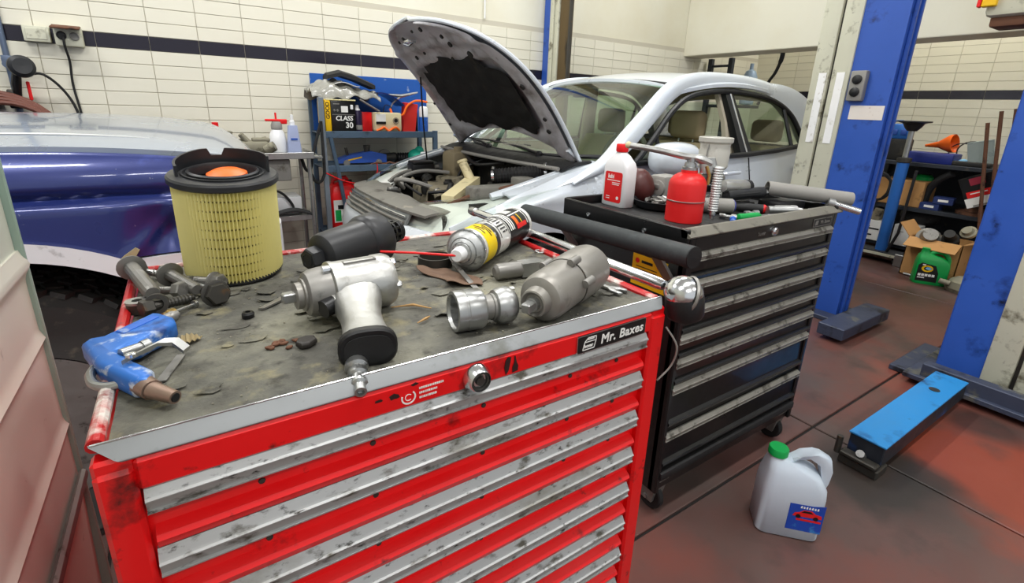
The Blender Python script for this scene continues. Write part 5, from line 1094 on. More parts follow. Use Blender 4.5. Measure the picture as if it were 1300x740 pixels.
# round tray of odds and ends
ty = T('parts_tray', 'round black magnetic tray full of small dark parts behind the red oil can', 'tray', (1.375, 1.125, LZ))
P('dish', MB().lathe([(.0, 0), (.07, 0), (.085, .006), (.097, .028), (.099, .029), (.099, .031), (.094, .031), (.082, .010), (.0, .006)], 40), G['pur_black'], ty)
rn = random.Random(8)
for k in range(13):
    a, r = rn.uniform(0, 6.28), rn.uniform(.01, .062)
    M = TR(1.375 + r * cos(a), 1.125 + r * sin(a), LZ + .018 + rn.uniform(0, .012)) @ RZ(rn.uniform(0, 180)) @ RX(90 + rn.uniform(-20, 20))
    L_ = rn.uniform(.018, .045); rad = rn.uniform(.006, .012)
    if k % 3: ONE('drive_socket', 'small dark socket heaped in the round black tray', 'socket', MB().lathe([(rad * .8, -L_ / 2), (rad, -L_ / 2), (rad, 0), (rad * .85, .002), (rad * .85, L_ / 2), (rad * .5, L_ / 2)], 14), G[('dull_steel', 'dark_steel', 'steel')[k % 3 if k % 2 else 0]], M=M, group='small sockets in the round tray')
    else: ONE('trim_clip', 'flat grey metal clip in the round black tray', 'clip', MB().box((0, 0, 0), (.02, .010, L_ * 1.2), .002), G['dull_steel'], M=M, group='clips in the round tray')
ONE('brown_float', 'dark reddish brown bulb-shaped rubber boot behind the white bottle', 'rubber boot', MB().lathe([(.02, 0), (.046, .01), (.060, .035), (.062, .06), (.052, .09), (.034, .112), (.018, .122), (.0, .124)], 28), mat('brown_rubber', '#4d1f1c', .4, var=.25, vs=10, dirt=('#2a1d18', 8, .45)), loc=(1.385, 1.25, LZ))
gb = T('solenoid', 'grey motor-like block behind the red oil can', 'motor', (1.49, 1.215, LZ))
P('housing', MB().box((0, 0, .05), (.09, .075, .1), .012), G['dust_grey'], gb); P('flange', MB().box((0, 0, .062), (.13, .05, .02), .005), G['dull_steel'], gb)
P('end_disc', MB().lathe([(.03, 0), (.03, .012), (.012, .016), (.0, .016)], 20, axm((-.045, -.01, .055), (-1, -.2, 0))), G['dust_grey'], gb)
# spray gun with a clear cup
sg_ = T('spray_gun', 'paint spray gun with a cloudy plastic cup at the back of the black chest', 'spray gun', M=TR(1.60, 1.10, LZ) @ Matrix.Diagonal((.86, .86, 1, 1)))
glassmat('cloudy_cup', '#d6d6cf', .10)
P('cup', MB().lathe([(.030, .128), (.052, .132), (.060, .142), (.062, .195), (.058, .205), (.060, .222), (.066, .226), (.066, .240), (.061, .240)], 36, cap=False), mat('cup_plastic', '#c8c6bd', .35, var=.08, vs=9, dirt=('#8d897c', 10, .35), trans=.25), sg_)
P('cup_rim', MB().lathe([(.066, .226), (.069, .229), (.069, .243), (.064, .245), (.060, .240)], 36, cap=False), G['cup_plastic'], sg_)
P('gun_head', MB().cyl((-.06, .01, .095), (.07, -.01, .095), .019, .016, 18).cyl((0, 0, .095), (0, 0, .13), .022, .028, 18), G['dull_steel'], sg_)
P('grip', MB().loft([oval(.019, .014, 0), oval(.017, .013, .05), oval(.02, .015, .09)], M=TR(.05, -.005, 0) @ RYm(-12)), G['cast_alloy'], sg_)
P('sticker_plate', MB().box((-.005, -.027, .105), (.09, .006, .05), .002), G['black_plastic'], sg_); P('air_cap', MB().lathe([(.022, 0), (.024, .006), (.02, .018), (.01, .02)], 18, axm((-.06, .01, .095), (-1, .15, 0))), G['brass'], sg_)
P('wire_hook', MB().tube([(-.05, 0, .115), (-.065, -.01, .14), (-.064, -.012, .20), (-.052, -.01, .232)], .003, 6), G['dull_steel'], sg_)
# hand tools lying about
def cylthing(name, label, cat, a, b, prof, m, n=20):
    d = V3(b) - V3(a); L_ = d.length
    o = T(name, label, cat, M=axm(a, d)); return o, L_
def lt(par, nm, prof, m, n=20, **k): return P(nm, MB().lathe(prof, n), G[m], par, **k)
o, L_ = cylthing('screwdriver', 'screwdriver with a green handle lying along the front edge of the tray', 'screwdriver', (1.435, .868, LZ + .0125), (1.60, .838, LZ + .0125), None, None)
lt(o, 'handle', [(.004, 0), (.011, .002), (.0125, .01), (.0115, .03), (.0125, .06), (.0125, .085), (.008, .095), (.0, .096)], 'green_plastic'); lt(o, 'blade', [(.004, .09), (.004, .18), (.001, .182)], 'steel', 10)
o, L_ = cylthing('screwdriver', 'black screwdriver with a red butt behind the green one', 'screwdriver', (1.645, .895, LZ + .016), (1.57, 1.0, LZ + .016), None, None)
lt(o, 'handle', [(.0, 0), (.0155, .012), (.0155, .08), (.0125, .1), (.008, .105)], 'rubber'); lt(o, 'butt', [(.0, -.002), (.011, .0), (.0158, .008), (.0158, .012)], 'bright_red'); lt(o, 'blade', [(.004, .1), (.004, .18), (.001, .182)], 'steel', 10)
o, L_ = cylthing('grinder_body', 'grey tool body with a purple-blue end beside the coiled hose', 'tool body', (1.535, .945, LZ + .026), (1.44, 1.02, LZ + .026), None, None)
lt(o, 'barrel', [(.02, .006), (.026, .012), (.026, .1), (.022, .11), (.0, .112)], 'dust_grey'); lt(o, 'end_cap', [(.0, 0), (.016, .001), (.022, .006), (.022, .01)], 'purple_end' if 'purple_end' in G else (mat('purple_end', '#3b3f86', .4) and 'purple_end'))
o, L_ = cylthing('spark_socket', 'chrome deep socket lying on the tray near the right front', 'socket', (1.712, .832, LZ + .0185), (1.62, .885, LZ + .0185), None, None)
lt(o, 'socket_body', [(.012, .004), (.0165, 0), (.0182, .002), (.0182, .016), (.0172, .018), (.0172, .07), (.014, .078), (.014, .1), (.0, .1)], 'steel')
o, L_ = cylthing('air_drill', 'silver barrel of an air drill with black collar below the cloudy cup', 'air drill', (1.70, 1.0, LZ + .075), (1.54, 1.015, LZ + .085), None, None)
lt(o, 'barrel', [(.0, 0), (.014, .0), (.0215, .008), (.024, .02), (.024, .13), (.02, .15), (.0, .152)], 'cast_alloy'); lt(o, 'collar', [(.0225, .012), (.0255, .014), (.0255, .030), (.0238, .032)], 'black_plastic')
P('support_grip', MB().loft([[(-.016, -.014, 0), (.016, -.014, 0), (.016, .014, 0), (-.016, .014, 0)], [(-.02, -.018, .07), (.02, -.018, .07), (.02, .018, .07), (-.02, .018, .07)]], M=MW[o.name].inverted() @ TR(1.60, 1.01, LZ)), G['dull_steel'], o)
o, L_ = cylthing('air_ratchet', 'black air ratchet with chromed head lying across the tray in front of the spray gun', 'ratchet', (1.56, 1.005, LZ + .052), (1.77, .955, LZ + .062), None, None)
lt(o, 'grip', [(.0, 0), (.02, .004), (.0215, .02), (.0185, .1), (.0205, .15), (.019, .17)], 'pur_black'); lt(o, 'head', [(.017, .17), (.015, .19), (.014, .225), (.0, .23)], 'chrome'); P('lever', MB().box((-.018, 0, .08), (.006, .014, .12), .003), G['black_plastic'], o)
o, L_ = cylthing('hammer_handle', 'black rubber tool handle with rounded end pointing right', 'handle', (1.85, .975, LZ + .066), (1.69, 1.04, LZ + .035), None, None)
lt(o, 'grip', [(.0, -.002), (.012, .002), (.0165, .012), (.0155, .06), (.0135, .12), (.012, .175)], 'rubber')
ONE('black_case', 'small flat black case under the pipe at the right of the tray', 'case', MB().box((0, 0, .0165), (.14, .09, .033), .006), G['black_plastic'], loc=(1.79, .925, LZ), rz=-8)
o, L_ = cylthing('exhaust_pipe', 'grey plastic pipe sticking out over the right end of the black chest', 'pipe', (1.965, .775, LZ + .048), (1.735, .975, LZ + .075), None, None)
P('pipe_wall', MB().lathe([(.022, 0), (.0255, .0), (.0255, .29), (.022, .29), (.022, 0)], 26, cap=False), G['dust_grey'], o); P('inner_dark', MB().lathe([(.0219, .03), (.0001, .03)], 20), G['dark_void'], o)
o, L_ = cylthing('box_spanner', 'chrome tube spanner hanging over the right front corner of the tray', 'spanner', (1.955, .735, LZ + .012), (1.88, .82, LZ + .041), None, None)
P('tube_end', MB().lathe([(.0095, 0), (.0115, 0), (.0115, .09), (.0, .092)], 18), G['chrome'], o)
P('jaw', MB().lathe([(.008, .085), (.0165, .088), (.0165, .11), (.008, .112), (.008, .085)], 16, cap=False), G['steel'], o)
for nm, lab, cat, a, b, r, m_ in [
    ('extension_bar', 'long dark extension bar lying along the back of the black chest tray', 'bar', (1.50, 1.262, LZ + .011), (1.80, 1.275, LZ + .011), .010, 'dark_steel'),
    ('extension_bar', 'short steel extension bar at the right back of the black chest tray', 'bar', (1.78, 1.15, LZ + .010), (1.86, 1.22, LZ + .010), .009, 'steel'),
    ('chisel', 'dark chisel lying behind the short black case', 'chisel', (1.70, 1.075, LZ + .009), (1.86, 1.09, LZ + .009), .008, 'dull_steel'),
    ('punch', 'slim steel punch beside the foot of the spray gun', 'punch', (1.67, 1.17, LZ + .007), (1.75, 1.20, LZ + .007), .006, 'steel'),
    ('allen_key', 'black hexagon key lying between the red oil can and the front edge', 'key', (1.355, .85, LZ + .006), (1.425, .83, LZ + .006), .0045, 'black_plastic')]:
    o, L_ = cylthing(nm, lab, cat, a, b, None, None)
    lt(o, 'shaft', [(.0, 0), (r * .9, .001), (r, .004), (r, L_ * .75), (r * .7, L_ * .8), (r * .7, L_)], m_, 12); lt(o, 'end', [(r * 1.02, .002), (r * 1.18, .004), (r * 1.18, .02), (r * 1.02, .022)], m_, 12)
pq = T('pliers', 'pliers with black grips lying in front of the spray gun', 'pliers', (1.63, 1.06, LZ), -25)
for s in (-1, 1): P('grip', MB().tube([(0, s * .006, .010), (.05, s * .016, .010), (.12, s * .014, .010)], [.006, .0085, .0075], 10), G['black_plastic'], pq); P('jaw', MB().loft([[(-.004, s * .002, .004), (-.004, s * .012, .004), (-.004, s * .012, .016), (-.004, s * .002, .016)], [(-.05, s * .0005, .006), (-.05, s * .004, .006), (-.05, s * .004, .014), (-.05, s * .0005, .014)]]), G['steel'], pq)
P('pivot', MB().lathe([(.009, .002), (.009, .018), (.0, .019)], 14), G['dull_steel'], pq)
rn = random.Random(31)
for k, (x, y, lab) in enumerate([(1.735, .87, 'short chrome extension lying behind the deep socket'), (1.80, .845, 'chrome universal joint at the front right of the tray'), (1.56, .90, 'small steel adapter between the two screwdrivers'), (1.39, .855, 'blue plastic air plug beside the foot of the oil can'), (1.43, .90, 'steel hose coupling beside the oil can')]):
    ONE('drive_adapter', lab, 'adapter', MB().lathe([(.006, -.025), (.008, -.024), (.008, -.006), (.005, -.005), (.005, .008), (.0095, .010), (.0095, .028), (.006, .030)], 14), G['blue_plastic' if k == 3 else 'chrome' if k < 2 else 'steel'], M=TR(x, y, LZ + .0098) @ RZ(rn.uniform(0, 180)) @ RX(90))
ONE('cable_tie', 'white wire hanging between the two tool chests', 'wire', MB().tube(spline([(.592, .445, .93), (.605, .43, .90), (.612, .44, .86), (.59, .447, .835)], 5), .0016, 6), G['dust_grey'], loc=(.6, .44, .88), w=True)

# ================================================================ ON THE FLOOR BY THE BLACK CHEST
glassmat('jug_shell', '#dfe9f2', .08)
mat('jug_plastic', '#dce9f6', .38, var=.03, vs=6, trans=.3, ior=1.2, sss=.3)
mat('label_blue', '#1b45a8', .35, var=.25, vs=18, dirt=('#4ba3d6', 14, .4))
jg = T('water_jug', 'translucent white canister with green cap and blue label on the floor', 'canister', (1.445, .548, 0), -47)
def jring(w, d, z, x=0, r=.025): return [(x + a, b, z) for a, b in rrect(w, d, r, 4)]
P('jug_body', MB().loft([jring(.165, .105, 0), jring(.178, .116, .006), jring(.178, .116, .15), jring(.172, .112, .18), jring(.145, .10, .215, -.008), jring(.10, .08, .238, -.028), jring(.05, .05, .25, -.05, .02), jring(.042, .042, .262, -.055, .02)]), G['jug_plastic'], jg, smooth=50)
P('jug_handle', MB().loft([[(x + dx * w, dy, z + dz * w) for dx, dy, dz in ((-.013, -.016, -.006), (-.004, -.02, .012), (.012, -.014, .014), (.014, 0, .014), (.012, .014, .014), (-.004, .02, .012), (-.013, .016, -.006))] for x, z, w in ((-.015, .238, .9), (.012, .262, 1), (.045, .272, 1.05), (.075, .255, 1.1), (.085, .215, 1.1), (.082, .175, 1.1), (.075, .15, 1.2))]), G['jug_plastic'], jg, smooth=60)
P('screw_cap', MB().lathe([(.026, .256), (.0275, .258), (.0275, .278), (.026, .281), (.0, .281)], 26, TR(-.055, 0, 0), wob=lambda a, z: 1 + .025 * (sin(20 * a) > 0)), G['green_plastic'], jg)
lm = frame((.0, -.0583, .088), (1, 0, 0), (0, 0, 1))
lb = P('label', MB().prism([(-.012, -.05), (.085, -.05), (.085, .052), (.05, .046), (.02, .045), (-.012, .045)], 0, .0006, lm), G['label_blue'], jg, smooth=0, label='blue label with a red car picture')
P('picture', MB().prism([(.0, .002), (.005, .014), (.018, .018), (.028, .027), (.05, .028), (.062, .019), (.078, .016), (.08, .004)], .0005, .001, lm), G['bright_red'], lb, smooth=0)
P('picture_window', MB().prism([(.022, .018), (.03, .025), (.048, .025), (.056, .018)], .0009, .0013, lm), G['black_print'], lb, smooth=0)
for x in (.016, .064): P('picture_wheel', MB().lathe([(.007, .0009), (.007, .0014)], 12, lm @ TR(x, .003, 0)), G['black_print'], lb, smooth=0)
for k in range(7): P('letter_mark', MB().prism([(.018 + k * .0075, .033), (.0225 + k * .0075, .033), (.0225 + k * .0075, .041 - .002 * (k % 2)), (.020 + k * .0075, .041), (.018 + k * .0075, .038)], .0005, .001, lm), G['white_print'], lb, smooth=0)
P('stripe', MB().prism([(.012, -.012), (.08, -.012), (.08, -.005), (.012, -.005)], .0005, .001, lm), G['bright_red'], lb, smooth=0)
# ================================================================ LEFT WALL: sockets, hose, rack, trolley
wy = 3.887
sb_ = T('socket_box', 'beige wall socket box with raised dark lid, on the navy tile band', 'socket box', (-.46, wy, 1.53))
P('box', MB().box((0, -.03, .012), (.12, .06, .10), .006), G['lift_cream'], sb_)
P('lid', MB().box((0, -.085, .075), (.125, .075, .012), .004, RX(12)), G['rust'], sb_)
for x in (-.028, .028): P('outlet', MB().lathe([(.022, 0), (.022, .006), (.018, .008), (.017, .003), (.0, .003)], 18, FRONT(x, -.06, .015)), G['black_plastic'] if x < 0 else G['dust_grey'], sb_)
P('cable', MB().tube(spline([(-.02, -.066, .015), (-.022, -.07, -.04), (-.02, -.03, -.12), (-.03, -.008, -.25), (-.018, -.008, -.45), (-.02, -.008, -.75)], 6), .006, 8), G['rubber'], sb_)
ONE('junction_box', 'flat cream junction box left of the socket box on the navy band', 'junction box', MB().box((0, -.02, 0), (.11, .04, .08), .005).box((0, -.041, 0), (.085, .004, .055), .002), G['lift_cream'], loc=(-.595, wy, 1.545))
fan = T('clip_light', 'round black clip-on lamp with its cable above the coiled hose', 'lamp', (-.70, 3.80, 1.38))
P('shade', MB().lathe([(.0, .01), (.04, .012), (.056, .0), (.058, -.012), (.054, -.012), (.04, .004), (.0, .004)], 30, axm((-.668, 3.76, 1.37), (.35, -1, .1))), G['pur_black'], fan, w=True)
P('bracket', MB().tube([(-.70, 3.80, 1.35), (-.72, 3.83, 1.28), (-.73, 3.85, 1.20)], [.018, .022, .016], 10), G['black_plastic'], fan, w=True)
P('clamp', MB().box((-.745, 3.86, 1.2), (.05, .05, .1), .008), G['dark_steel'], fan, w=True)
P('red_lever', MB().box((-.675, 3.84, 1.245), (.014, .02, .10), .004), G['red_plastic'], fan, w=True)
P('cable', MB().tube(spline([(-.665, 3.80, 1.325), (-.60, 3.82, 1.335), (-.53, 3.85, 1.25), (-.49, 3.86, 1.12), (-.48, 3.86, .9)], 6), .007, 8), G['rubber'], fan, w=True)
hc = T('coiled_hose', 'coils of reddish brown air hose hanging on the wall behind the blue vehicle', 'hose', (-.85, 3.8, 1.0))
mat('hose_brown', '#6a3f34', .55, var=.15, vs=20)
for k in range(4): P('hose_loop', MB().tube([(-.84 + (.30 - .022 * k) * cos(a) + .02 * k, 3.80 - .012 * k, .935 + (.30 - .018 * k) * sin(a)) for a in [2 * pi * i / 36 for i in range(36)]], .013, 8, closed=True), G['hose_brown'], hc, w=True)
P('hose_hook', MB().box((-.86, 3.84, 1.16), (.12, .1, .03), .006), G['dark_steel'], hc, w=True)
ONE('wall_pipe', 'blue-grey steel pipe with a valve running down the tiles at the far left', 'pipe', MB().cyl((-.74, 3.875, .2), (-.74, 3.875, 3.7), .014).cyl((-.74, 3.84, 1.38), (-.74, 3.875, 1.38), .02).box((-.74, 3.875, 1.40), (.045, .04, .05), .006), mat('pipe_blue', '#5d6a80', .4, .4), loc=(-.74, 3.875, .2), w=True)
# trolley
tl = T('steel_trolley', 'tubular steel trolley with a tray top beside the shelf rack', 'trolley', (.42, 3.50, 0))
tx0, tx1, ty0, ty1 = .20, .66, 3.38, 3.68
for x in (tx0, tx1):
    for y in (ty0, ty1): P('leg', MB().cyl((x, y, .03), (x, y, .91), .013), G['steel'], tl, w=True)
P('top_tray', MB().bx(tx0 - .02, tx1 + .03, ty0 - .02, ty1 + .02, .905, .915).bx(tx0 - .02, tx1 + .03, ty0 - .022, ty0 - .016, .89, .93, .002).bx(tx1 + .026, tx1 + .032, ty0 - .02, ty1 + .02, .89, .93, .002), G['steel'], tl, w=True)
P('lower_shelf', MB().bx(tx0, tx1, ty0, ty1, .50, .515).bx(tx0, tx1, ty0 - .004, ty0 + .004, .49, .525, .002), G['steel'], tl, w=True)
P('drawer_box', MB().bx(.36, .55, ty0 + .02, ty1 - .02, .75, .885, .004), G['dust_grey'], tl, w=True)
P('handle', MB().tube([(tx1 + .03, ty0, .90), (tx1 + .075, ty0, .895), (tx1 + .075, ty1, .895), (tx1 + .03, ty1, .90)], .011, 8), G['chrome'], tl, w=True)
for x in (tx0, tx1): P('stretcher', MB().cyl((x, ty0, .16), (x, ty1, .16), .012), G['steel'], tl, w=True)
for x in (tx0, tx1):
    for y in (ty0, ty1): P('castor', MB().lathe([(.0, -.012), (.035, -.012), (.035, .012), (.0, .012)], 16, TR(x, y, .035) @ RX(90)), G['rubber'], tl, w=True)
TT = .915
s_ = T('pump_sprayer', 'white hand pump sprayer with grey neck and red trigger on the trolley', 'sprayer', (.515, 3.56, TT))
P('bottle', MB().lathe([(.05, 0), (.055, .004), (.055, .07), (.045, .12), (.03, .145), (.028, .15)], 24), G['white_plastic'], s_); P('neck', MB().lathe([(.030, .145), (.034, .15), (.034, .175), (.025, .195), (.0, .196)], 20), G['dust_grey'], s_)
P('trigger', MB().box((0, 0, .203), (.13, .022, .015), .004).cyl((0, 0, .2), (0, 0, .25), .006).box((.04, 0, .195), (.05, .02, .03), .006), G['red_plastic'], s_)
s_ = T('cleaner_can', 'pale blue tapered cleaner can with white spout on the trolley', 'can', (.60, 3.50, TT))
P('can', MB().loft([[(x, y, z) for x, y in rrect(w, .05, .01)] for w, z in ((.085, 0), (.085, .01), (.055, .17), (.05, .175))]), mat('pale_blue', '#a9b4d6', .4, .1, var=.1), s_); P('spout', MB().lathe([(.016, .175), (.016, .2), (.010, .205), (.010, .24), (.0, .242)], 16), G['white_plastic'], s_); P('blue_mark', MB().box((.0, -.027, .09), (.04, .002, .012), 0, RZ(0)), G['lift_blue'], s_)
ONE('aluminium_casting', 'rough grey aluminium engine casting with two spouts lying on the trolley', 'casting', MB().box((.36, 3.45, TT + .045), (.17, .1, .08), .02).cyl((.27, 3.44, TT + .03), (.44, 3.47, TT + .07), .035, .04, 14).cyl((.34, 3.43, TT + .06), (.29, 3.42, TT + .125), .02, .016, 12).box((.40, 3.44, TT + .09), (.1, .06, .025), .008).cyl((.42, 3.42, TT + .03), (.47, 3.40, TT + .055), .034, .03, 14), mat('dirty_casting', '#8f8b79', .6, .4, var=.25, vs=20, dirt=('#4c4739', 12, .4), bump=.15), loc=(.36, 3.45, TT), w=True)
ONE('small_bracket', 'small dark cast bracket standing at the left of the trolley top', 'bracket', MB().box((.235, 3.46, TT + .03), (.06, .06, .06), .012).box((.265, 3.45, TT + .08), (.08, .04, .03), .01).cyl((.22, 3.45, TT + .06), (.24, 3.44, TT + .14), .014), G['dirty_casting'], loc=(.24, 3.46, TT), w=True)
s_ = T('brake_cleaner', 'small white aerosol can with red cap at the left end of the trolley top', 'can', (.175, 3.60, TT - .001))
P('can', MB().lathe([(.026, 0), (.027, .003), (.027, .14), (.018, .155)], 20), G['white_plastic'], s_); P('cap', MB().lathe([(.018, .153), (.018, .185), (.0, .187)], 16), G['red_plastic'], s_); P('red_band', MB().lathe([(.0272, .02), (.0274, .021), (.0274, .055), (.0272, .056)], 20, cap=False), G['red_plastic'], s_)
ONE('white_machine_box', 'white box with a dark cable on the lower trolley shelf', 'box', MB().box((.50, 3.56, .575), (.22, .2, .12), .012), G['white_plastic'], loc=(.5, 3.56, .515), w=True)
ONE('black_cable', 'black cable looped over the white box on the trolley', 'cable', MB().tube(spline([(.40, 3.45, .64), (.46, 3.44, .68), (.52, 3.44, .63), (.55, 3.44, .56), (.50, 3.42, .54)], 6), .008, 8), G['rubber'], loc=(.48, 3.44, .6), w=True)
ONE('coiled_belt_stack', 'dark rubber sheet folded on the front of the lower trolley shelf', 'sheet', MB().slab(lambda u, v: (.42 + .23 * u, 3.37 + .07 * v, .519 + .03 * sin(pi * u) + .008 * sin(9 * v)), 10, 6, (0, 0, .012)), G['rubber'], loc=(.53, 3.4, .52), w=True)
# shelf rack
rk = T('shelf_rack', 'blue-grey steel shelf rack against the tiled wall between trolley and car', 'shelf rack', (1.19, 3.7, 0))
mat('rack_blue', '#4f6377', .42, .3, var=.12, vs=9, dirt=('#343c44', 10, .35)); mat('rack_grey', '#7d8791', .4, .4, var=.1)
rx0, rx1, ry0, ry1 = .785, 1.60, 3.50, 3.80
for x in (rx0, rx1):
    for y in (ry0, ry1): P('post', MB().bx(x - .016, x + .016, y - .016, y + .016, 0, 1.27 if x < 1 else 1.06, .002), G['rack_grey'] if (x < 1 and y < 3.6) else G['rack_blue'], rk, w=True)
for z in (1.055, .825, .34): P('shelf', MB().bx(rx0 - .01, rx1 + .01, ry0 - .012, ry1 + .01, z - .02, z - .012).bx(rx0 - .01, rx1 + .01, ry0 - .014, ry0 - .008, z - .045, z, .002).bx(rx0 - .01, rx1 + .01, ry1 + .006, ry1 + .012, z - .045, z, .002), G['rack_blue'], rk, w=True)
P('brace', MB().tube([(.83, 3.49, 1.02), (.865, 3.49, .8), (.93, 3.49, .3)], .014, 8), G['rack_blue'], rk, w=True)
mat('board_blue', '#1f56a8', .4, .2, var=.1, vs=6, dirt=('#c2ccd6', 18, .24))
ONE('painted_board', 'scratched blue painted panel standing at the back of the rack top shelf', 'panel', MB().bx(.79, 1.66, 3.783, 3.795, 1.044, 1.43, .002), G['board_blue'], loc=(1.2, 3.79, 1.044), w=True)
S1 = 1.043
ch = T('battery_charger', 'black and yellow battery charger marked CLASS 30 on the rack top shelf', 'battery charger', (.915, 3.60, S1))
P('case', MB().box((.015, 0, .105), (.165, .2, .21), .008), G['black_paint'], ch); P('side_panel', MB().box((-.088, 0, .107), (.04, .21, .215), .008), G['yellow_plastic'], ch); P('lid', MB().box((0, 0, .214), (.20, .21, .008), .002), mat('pale_yellow', '#d8cf9a', .5), ch)
P('meter', MB().bx(.0, .045, -.1045, -.1, .135, .175, .001), G['paper_white'], ch); P('rocker_switch', MB().bx(.062, .08, -.106, -.1, .155, .185, .002), G['white_plastic'], ch); P('scale_line', MB().bx(-.05, -.01, -.1025, -.1, .185, .193), G['dull_steel'], ch); P('divider', MB().bx(-.06, .09, -.1025, -.1, .118, .122), G['dull_steel'], ch)
for x in (-.045, -.025): P('knob', MB().lathe([(.008, 0), (.007, .012), (.0, .013)], 12, FRONT(x, -.1, .147)), G['dull_steel'], ch)
text('CLASS', .043, G['white_print'], ch, FRONT(.018, -.1005, .095), bold=.001, shear=.1, sp=.95); text('30', .052, G['white_print'], ch, FRONT(.05, -.1005, .050), bold=.0012)
text('GOOD', .035, G['black_print'], ch, frame((-.088, -.1055, .145), (0, 0, 1), (-1, 0, 0)), bold=.0006)
s_ = T('dark_spray', 'dark purple aerosol can with white cap beside the battery charger', 'can', (1.04, 3.56, S1))
P('can', MB().lathe([(.03, 0), (.031, .003), (.031, .135), (.022, .15)], 22), mat('dark_purple', '#2b2140', .35, .2), s_); P('cap', MB().lathe([(.022, .148), (.014, .165), (.010, .185), (.0, .187)], 16), G['white_plastic'], s_); P('white_label', MB().lathe([(.0312, .02), (.0314, .021), (.0314, .05), (.0312, .051)], 22, cap=False), G['dust_grey'], s_)
ONE('red_tin', 'plain red tin between the dark aerosol and the cream tester', 'tin', MB().box((0, 0, .07), (.075, .08, .14), .006), G['red_plastic'], loc=(1.105, 3.60, S1))
te = T('gauge_tester', 'cream tester with a square gauge and round hole on the rack', 'tester', (1.245, 3.56, S1))
mat('tester_cream', '#d9cda6', .5, var=.06, vs=9, dirt=('#9a8a62', 10, .25))
P('case', MB().box((0, 0, .075), (.20, .10, .13), .012), G['tester_cream'], te); P('gauge', MB().bx(-.09, -.02, -.0535, -.05, .075, .13, .001), G['paper_white'], te); P('gauge_scale', MB().bx(-.09, -.02, -.055, -.05, .06, .078, .001), G['black_print'], te)
P('round_port', MB().lathe([(.024, 0), (.022, .004), (.016, .0045), (.014, .001), (.0, .001)], 20, FRONT(.055, -.05, .085)), G['beige_trim'], te); P('port_hole', MB().lathe([(.013, .0015), (.013, .002)], 16, FRONT(.055, -.05, .085)), G['dark_void'], te)
rn = random.Random(3); cl_ = MB().tube(spline([(-.09 + .028 * k, -.055 - .008 * (k % 2), .015 + .012 * ((k * 7) % 3)) for k in range(7)], 4), .008, 8)
P('orange_lead', cl_, G['orange_plastic'], te)
P('probe_wires', MB().tube(spline([(-.02, 0, .14), (-.01, -.02, .19), (.03, -.02, .18), (.04, 0, .14)], 5), .003, 6), G['rubber'], te)
ONE('red_binder', 'leaning flat red box with worn bottom edge on the rack', 'box', MB().box((0, 0, .105), (.10, .07, .21), .004, RYm(7)), mat('binder_red', '#d02a22', .55, var=.06, vs=6, dirt=('#8f5a4a', 30, .2)), loc=(1.415, 3.585, S1))
s_ = T('blue_spray', 'blue aerosol can with white top at the right end of the rack shelf', 'can', (1.535, 3.56, S1))
P('can', MB().lathe([(.033, 0), (.034, .003), (.034, .115)], 22), G['blue_plastic'], s_); P('white_top', MB().lathe([(.034, .112), (.034, .17), (.028, .185), (.02, .19), (.0, .192)], 22), G['white_plastic'], s_)
ONE('black_canister', 'slim black canister between the leaning red box and blue aerosol', 'canister', MB().lathe([(.028, 0), (.028, .14), (.018, .155), (.018, .17), (.0, .171)], 18), G['black_plastic'], loc=(1.475, 3.60, S1))
jc = T('jumper_clamp', 'silver jump lead clamp with orange cable on top of the rack', 'clamp', (1.40, 3.60, 1.25))
P('jaw', MB().tube([(1.27, 3.56, 1.305), (1.37, 3.57, 1.30), (1.50, 3.58, 1.33)], [.007, .012, .006], 8).tube([(1.36, 3.57, 1.295), (1.30, 3.56, 1.25), (1.275, 3.55, 1.21)], [.010, .006, .005], 8), G['steel'], jc, w=True)
P('orange_cable', MB().tube(spline([(1.275, 3.55, 1.21), (1.29, 3.53, 1.17), (1.36, 3.53, 1.17), (1.40, 3.54, 1.23), (1.47, 3.55, 1.27), (1.57, 3.57, 1.265)], 6), .008, 8), G['orange_plastic'], jc, w=True)
bg2 = T('parts_bag', 'clear plastic bag with grey panel pieces heaped on top of the rack', 'bag', (1.0, 3.66, 1.26))
mat('bag_film', '#98978f', .25, var=.25, vs=14, dirt=('#84837b', 8, .4), coat=.5, bump=.5, bs=18)
P('bag', MB().slab(lambda u, v: (.74 + .46 * u, 3.52 + .26 * v, 1.275 + (.085 + .03 * sin(6 * u)) * sin(pi * v) ** .5 * sin(pi * (.12 + .80 * u)) ** .6 + .012 * sin(23 * u + 9 * v) + .01 * sin(31 * v - 7 * u)), 36, 20, (0, 0, -.006)), G['bag_film'], bg2, w=True, smooth=60)
P('dark_piece', MB().loft([[(x, 3.64 + dy, z + dz) for dy, dz in ((-.07, -.012), (.07, -.012), (.07, .012), (0, .03), (-.07, .012))] for x, z in ((.86, 1.40), (.95, 1.425), (1.05, 1.40), (1.18, 1.35))]), G['rubber'], bg2, w=True)
P('blue_piece', MB().slab(lambda u, v: (1.19 + .19 * u, 3.54 + .2 * v, 1.27 + .06 * sin(pi * (.3 + .6 * u)) - .05 * u), 12, 8, (0, 0, -.01)), G['suv_blue'], bg2, w=True)
P('paper_piece', MB().slab(lambda u, v: (.90 + .16 * u, 3.535 + .1 * v, 1.362 + .012 * sin(5 * u)), 8, 4, (0, 0, -.003)), G['paper_white'], bg2, w=True)
P('grey_strut', MB().tube([(1.05, 3.52, 1.265), (1.18, 3.50, 1.19)], .007, 8), G['dull_steel'], bg2, w=True)
S2 = .813
fj = T('floor_jack', 'small blue trolley jack on the middle shelf of the rack', 'jack', (1.07, 3.58, S2))
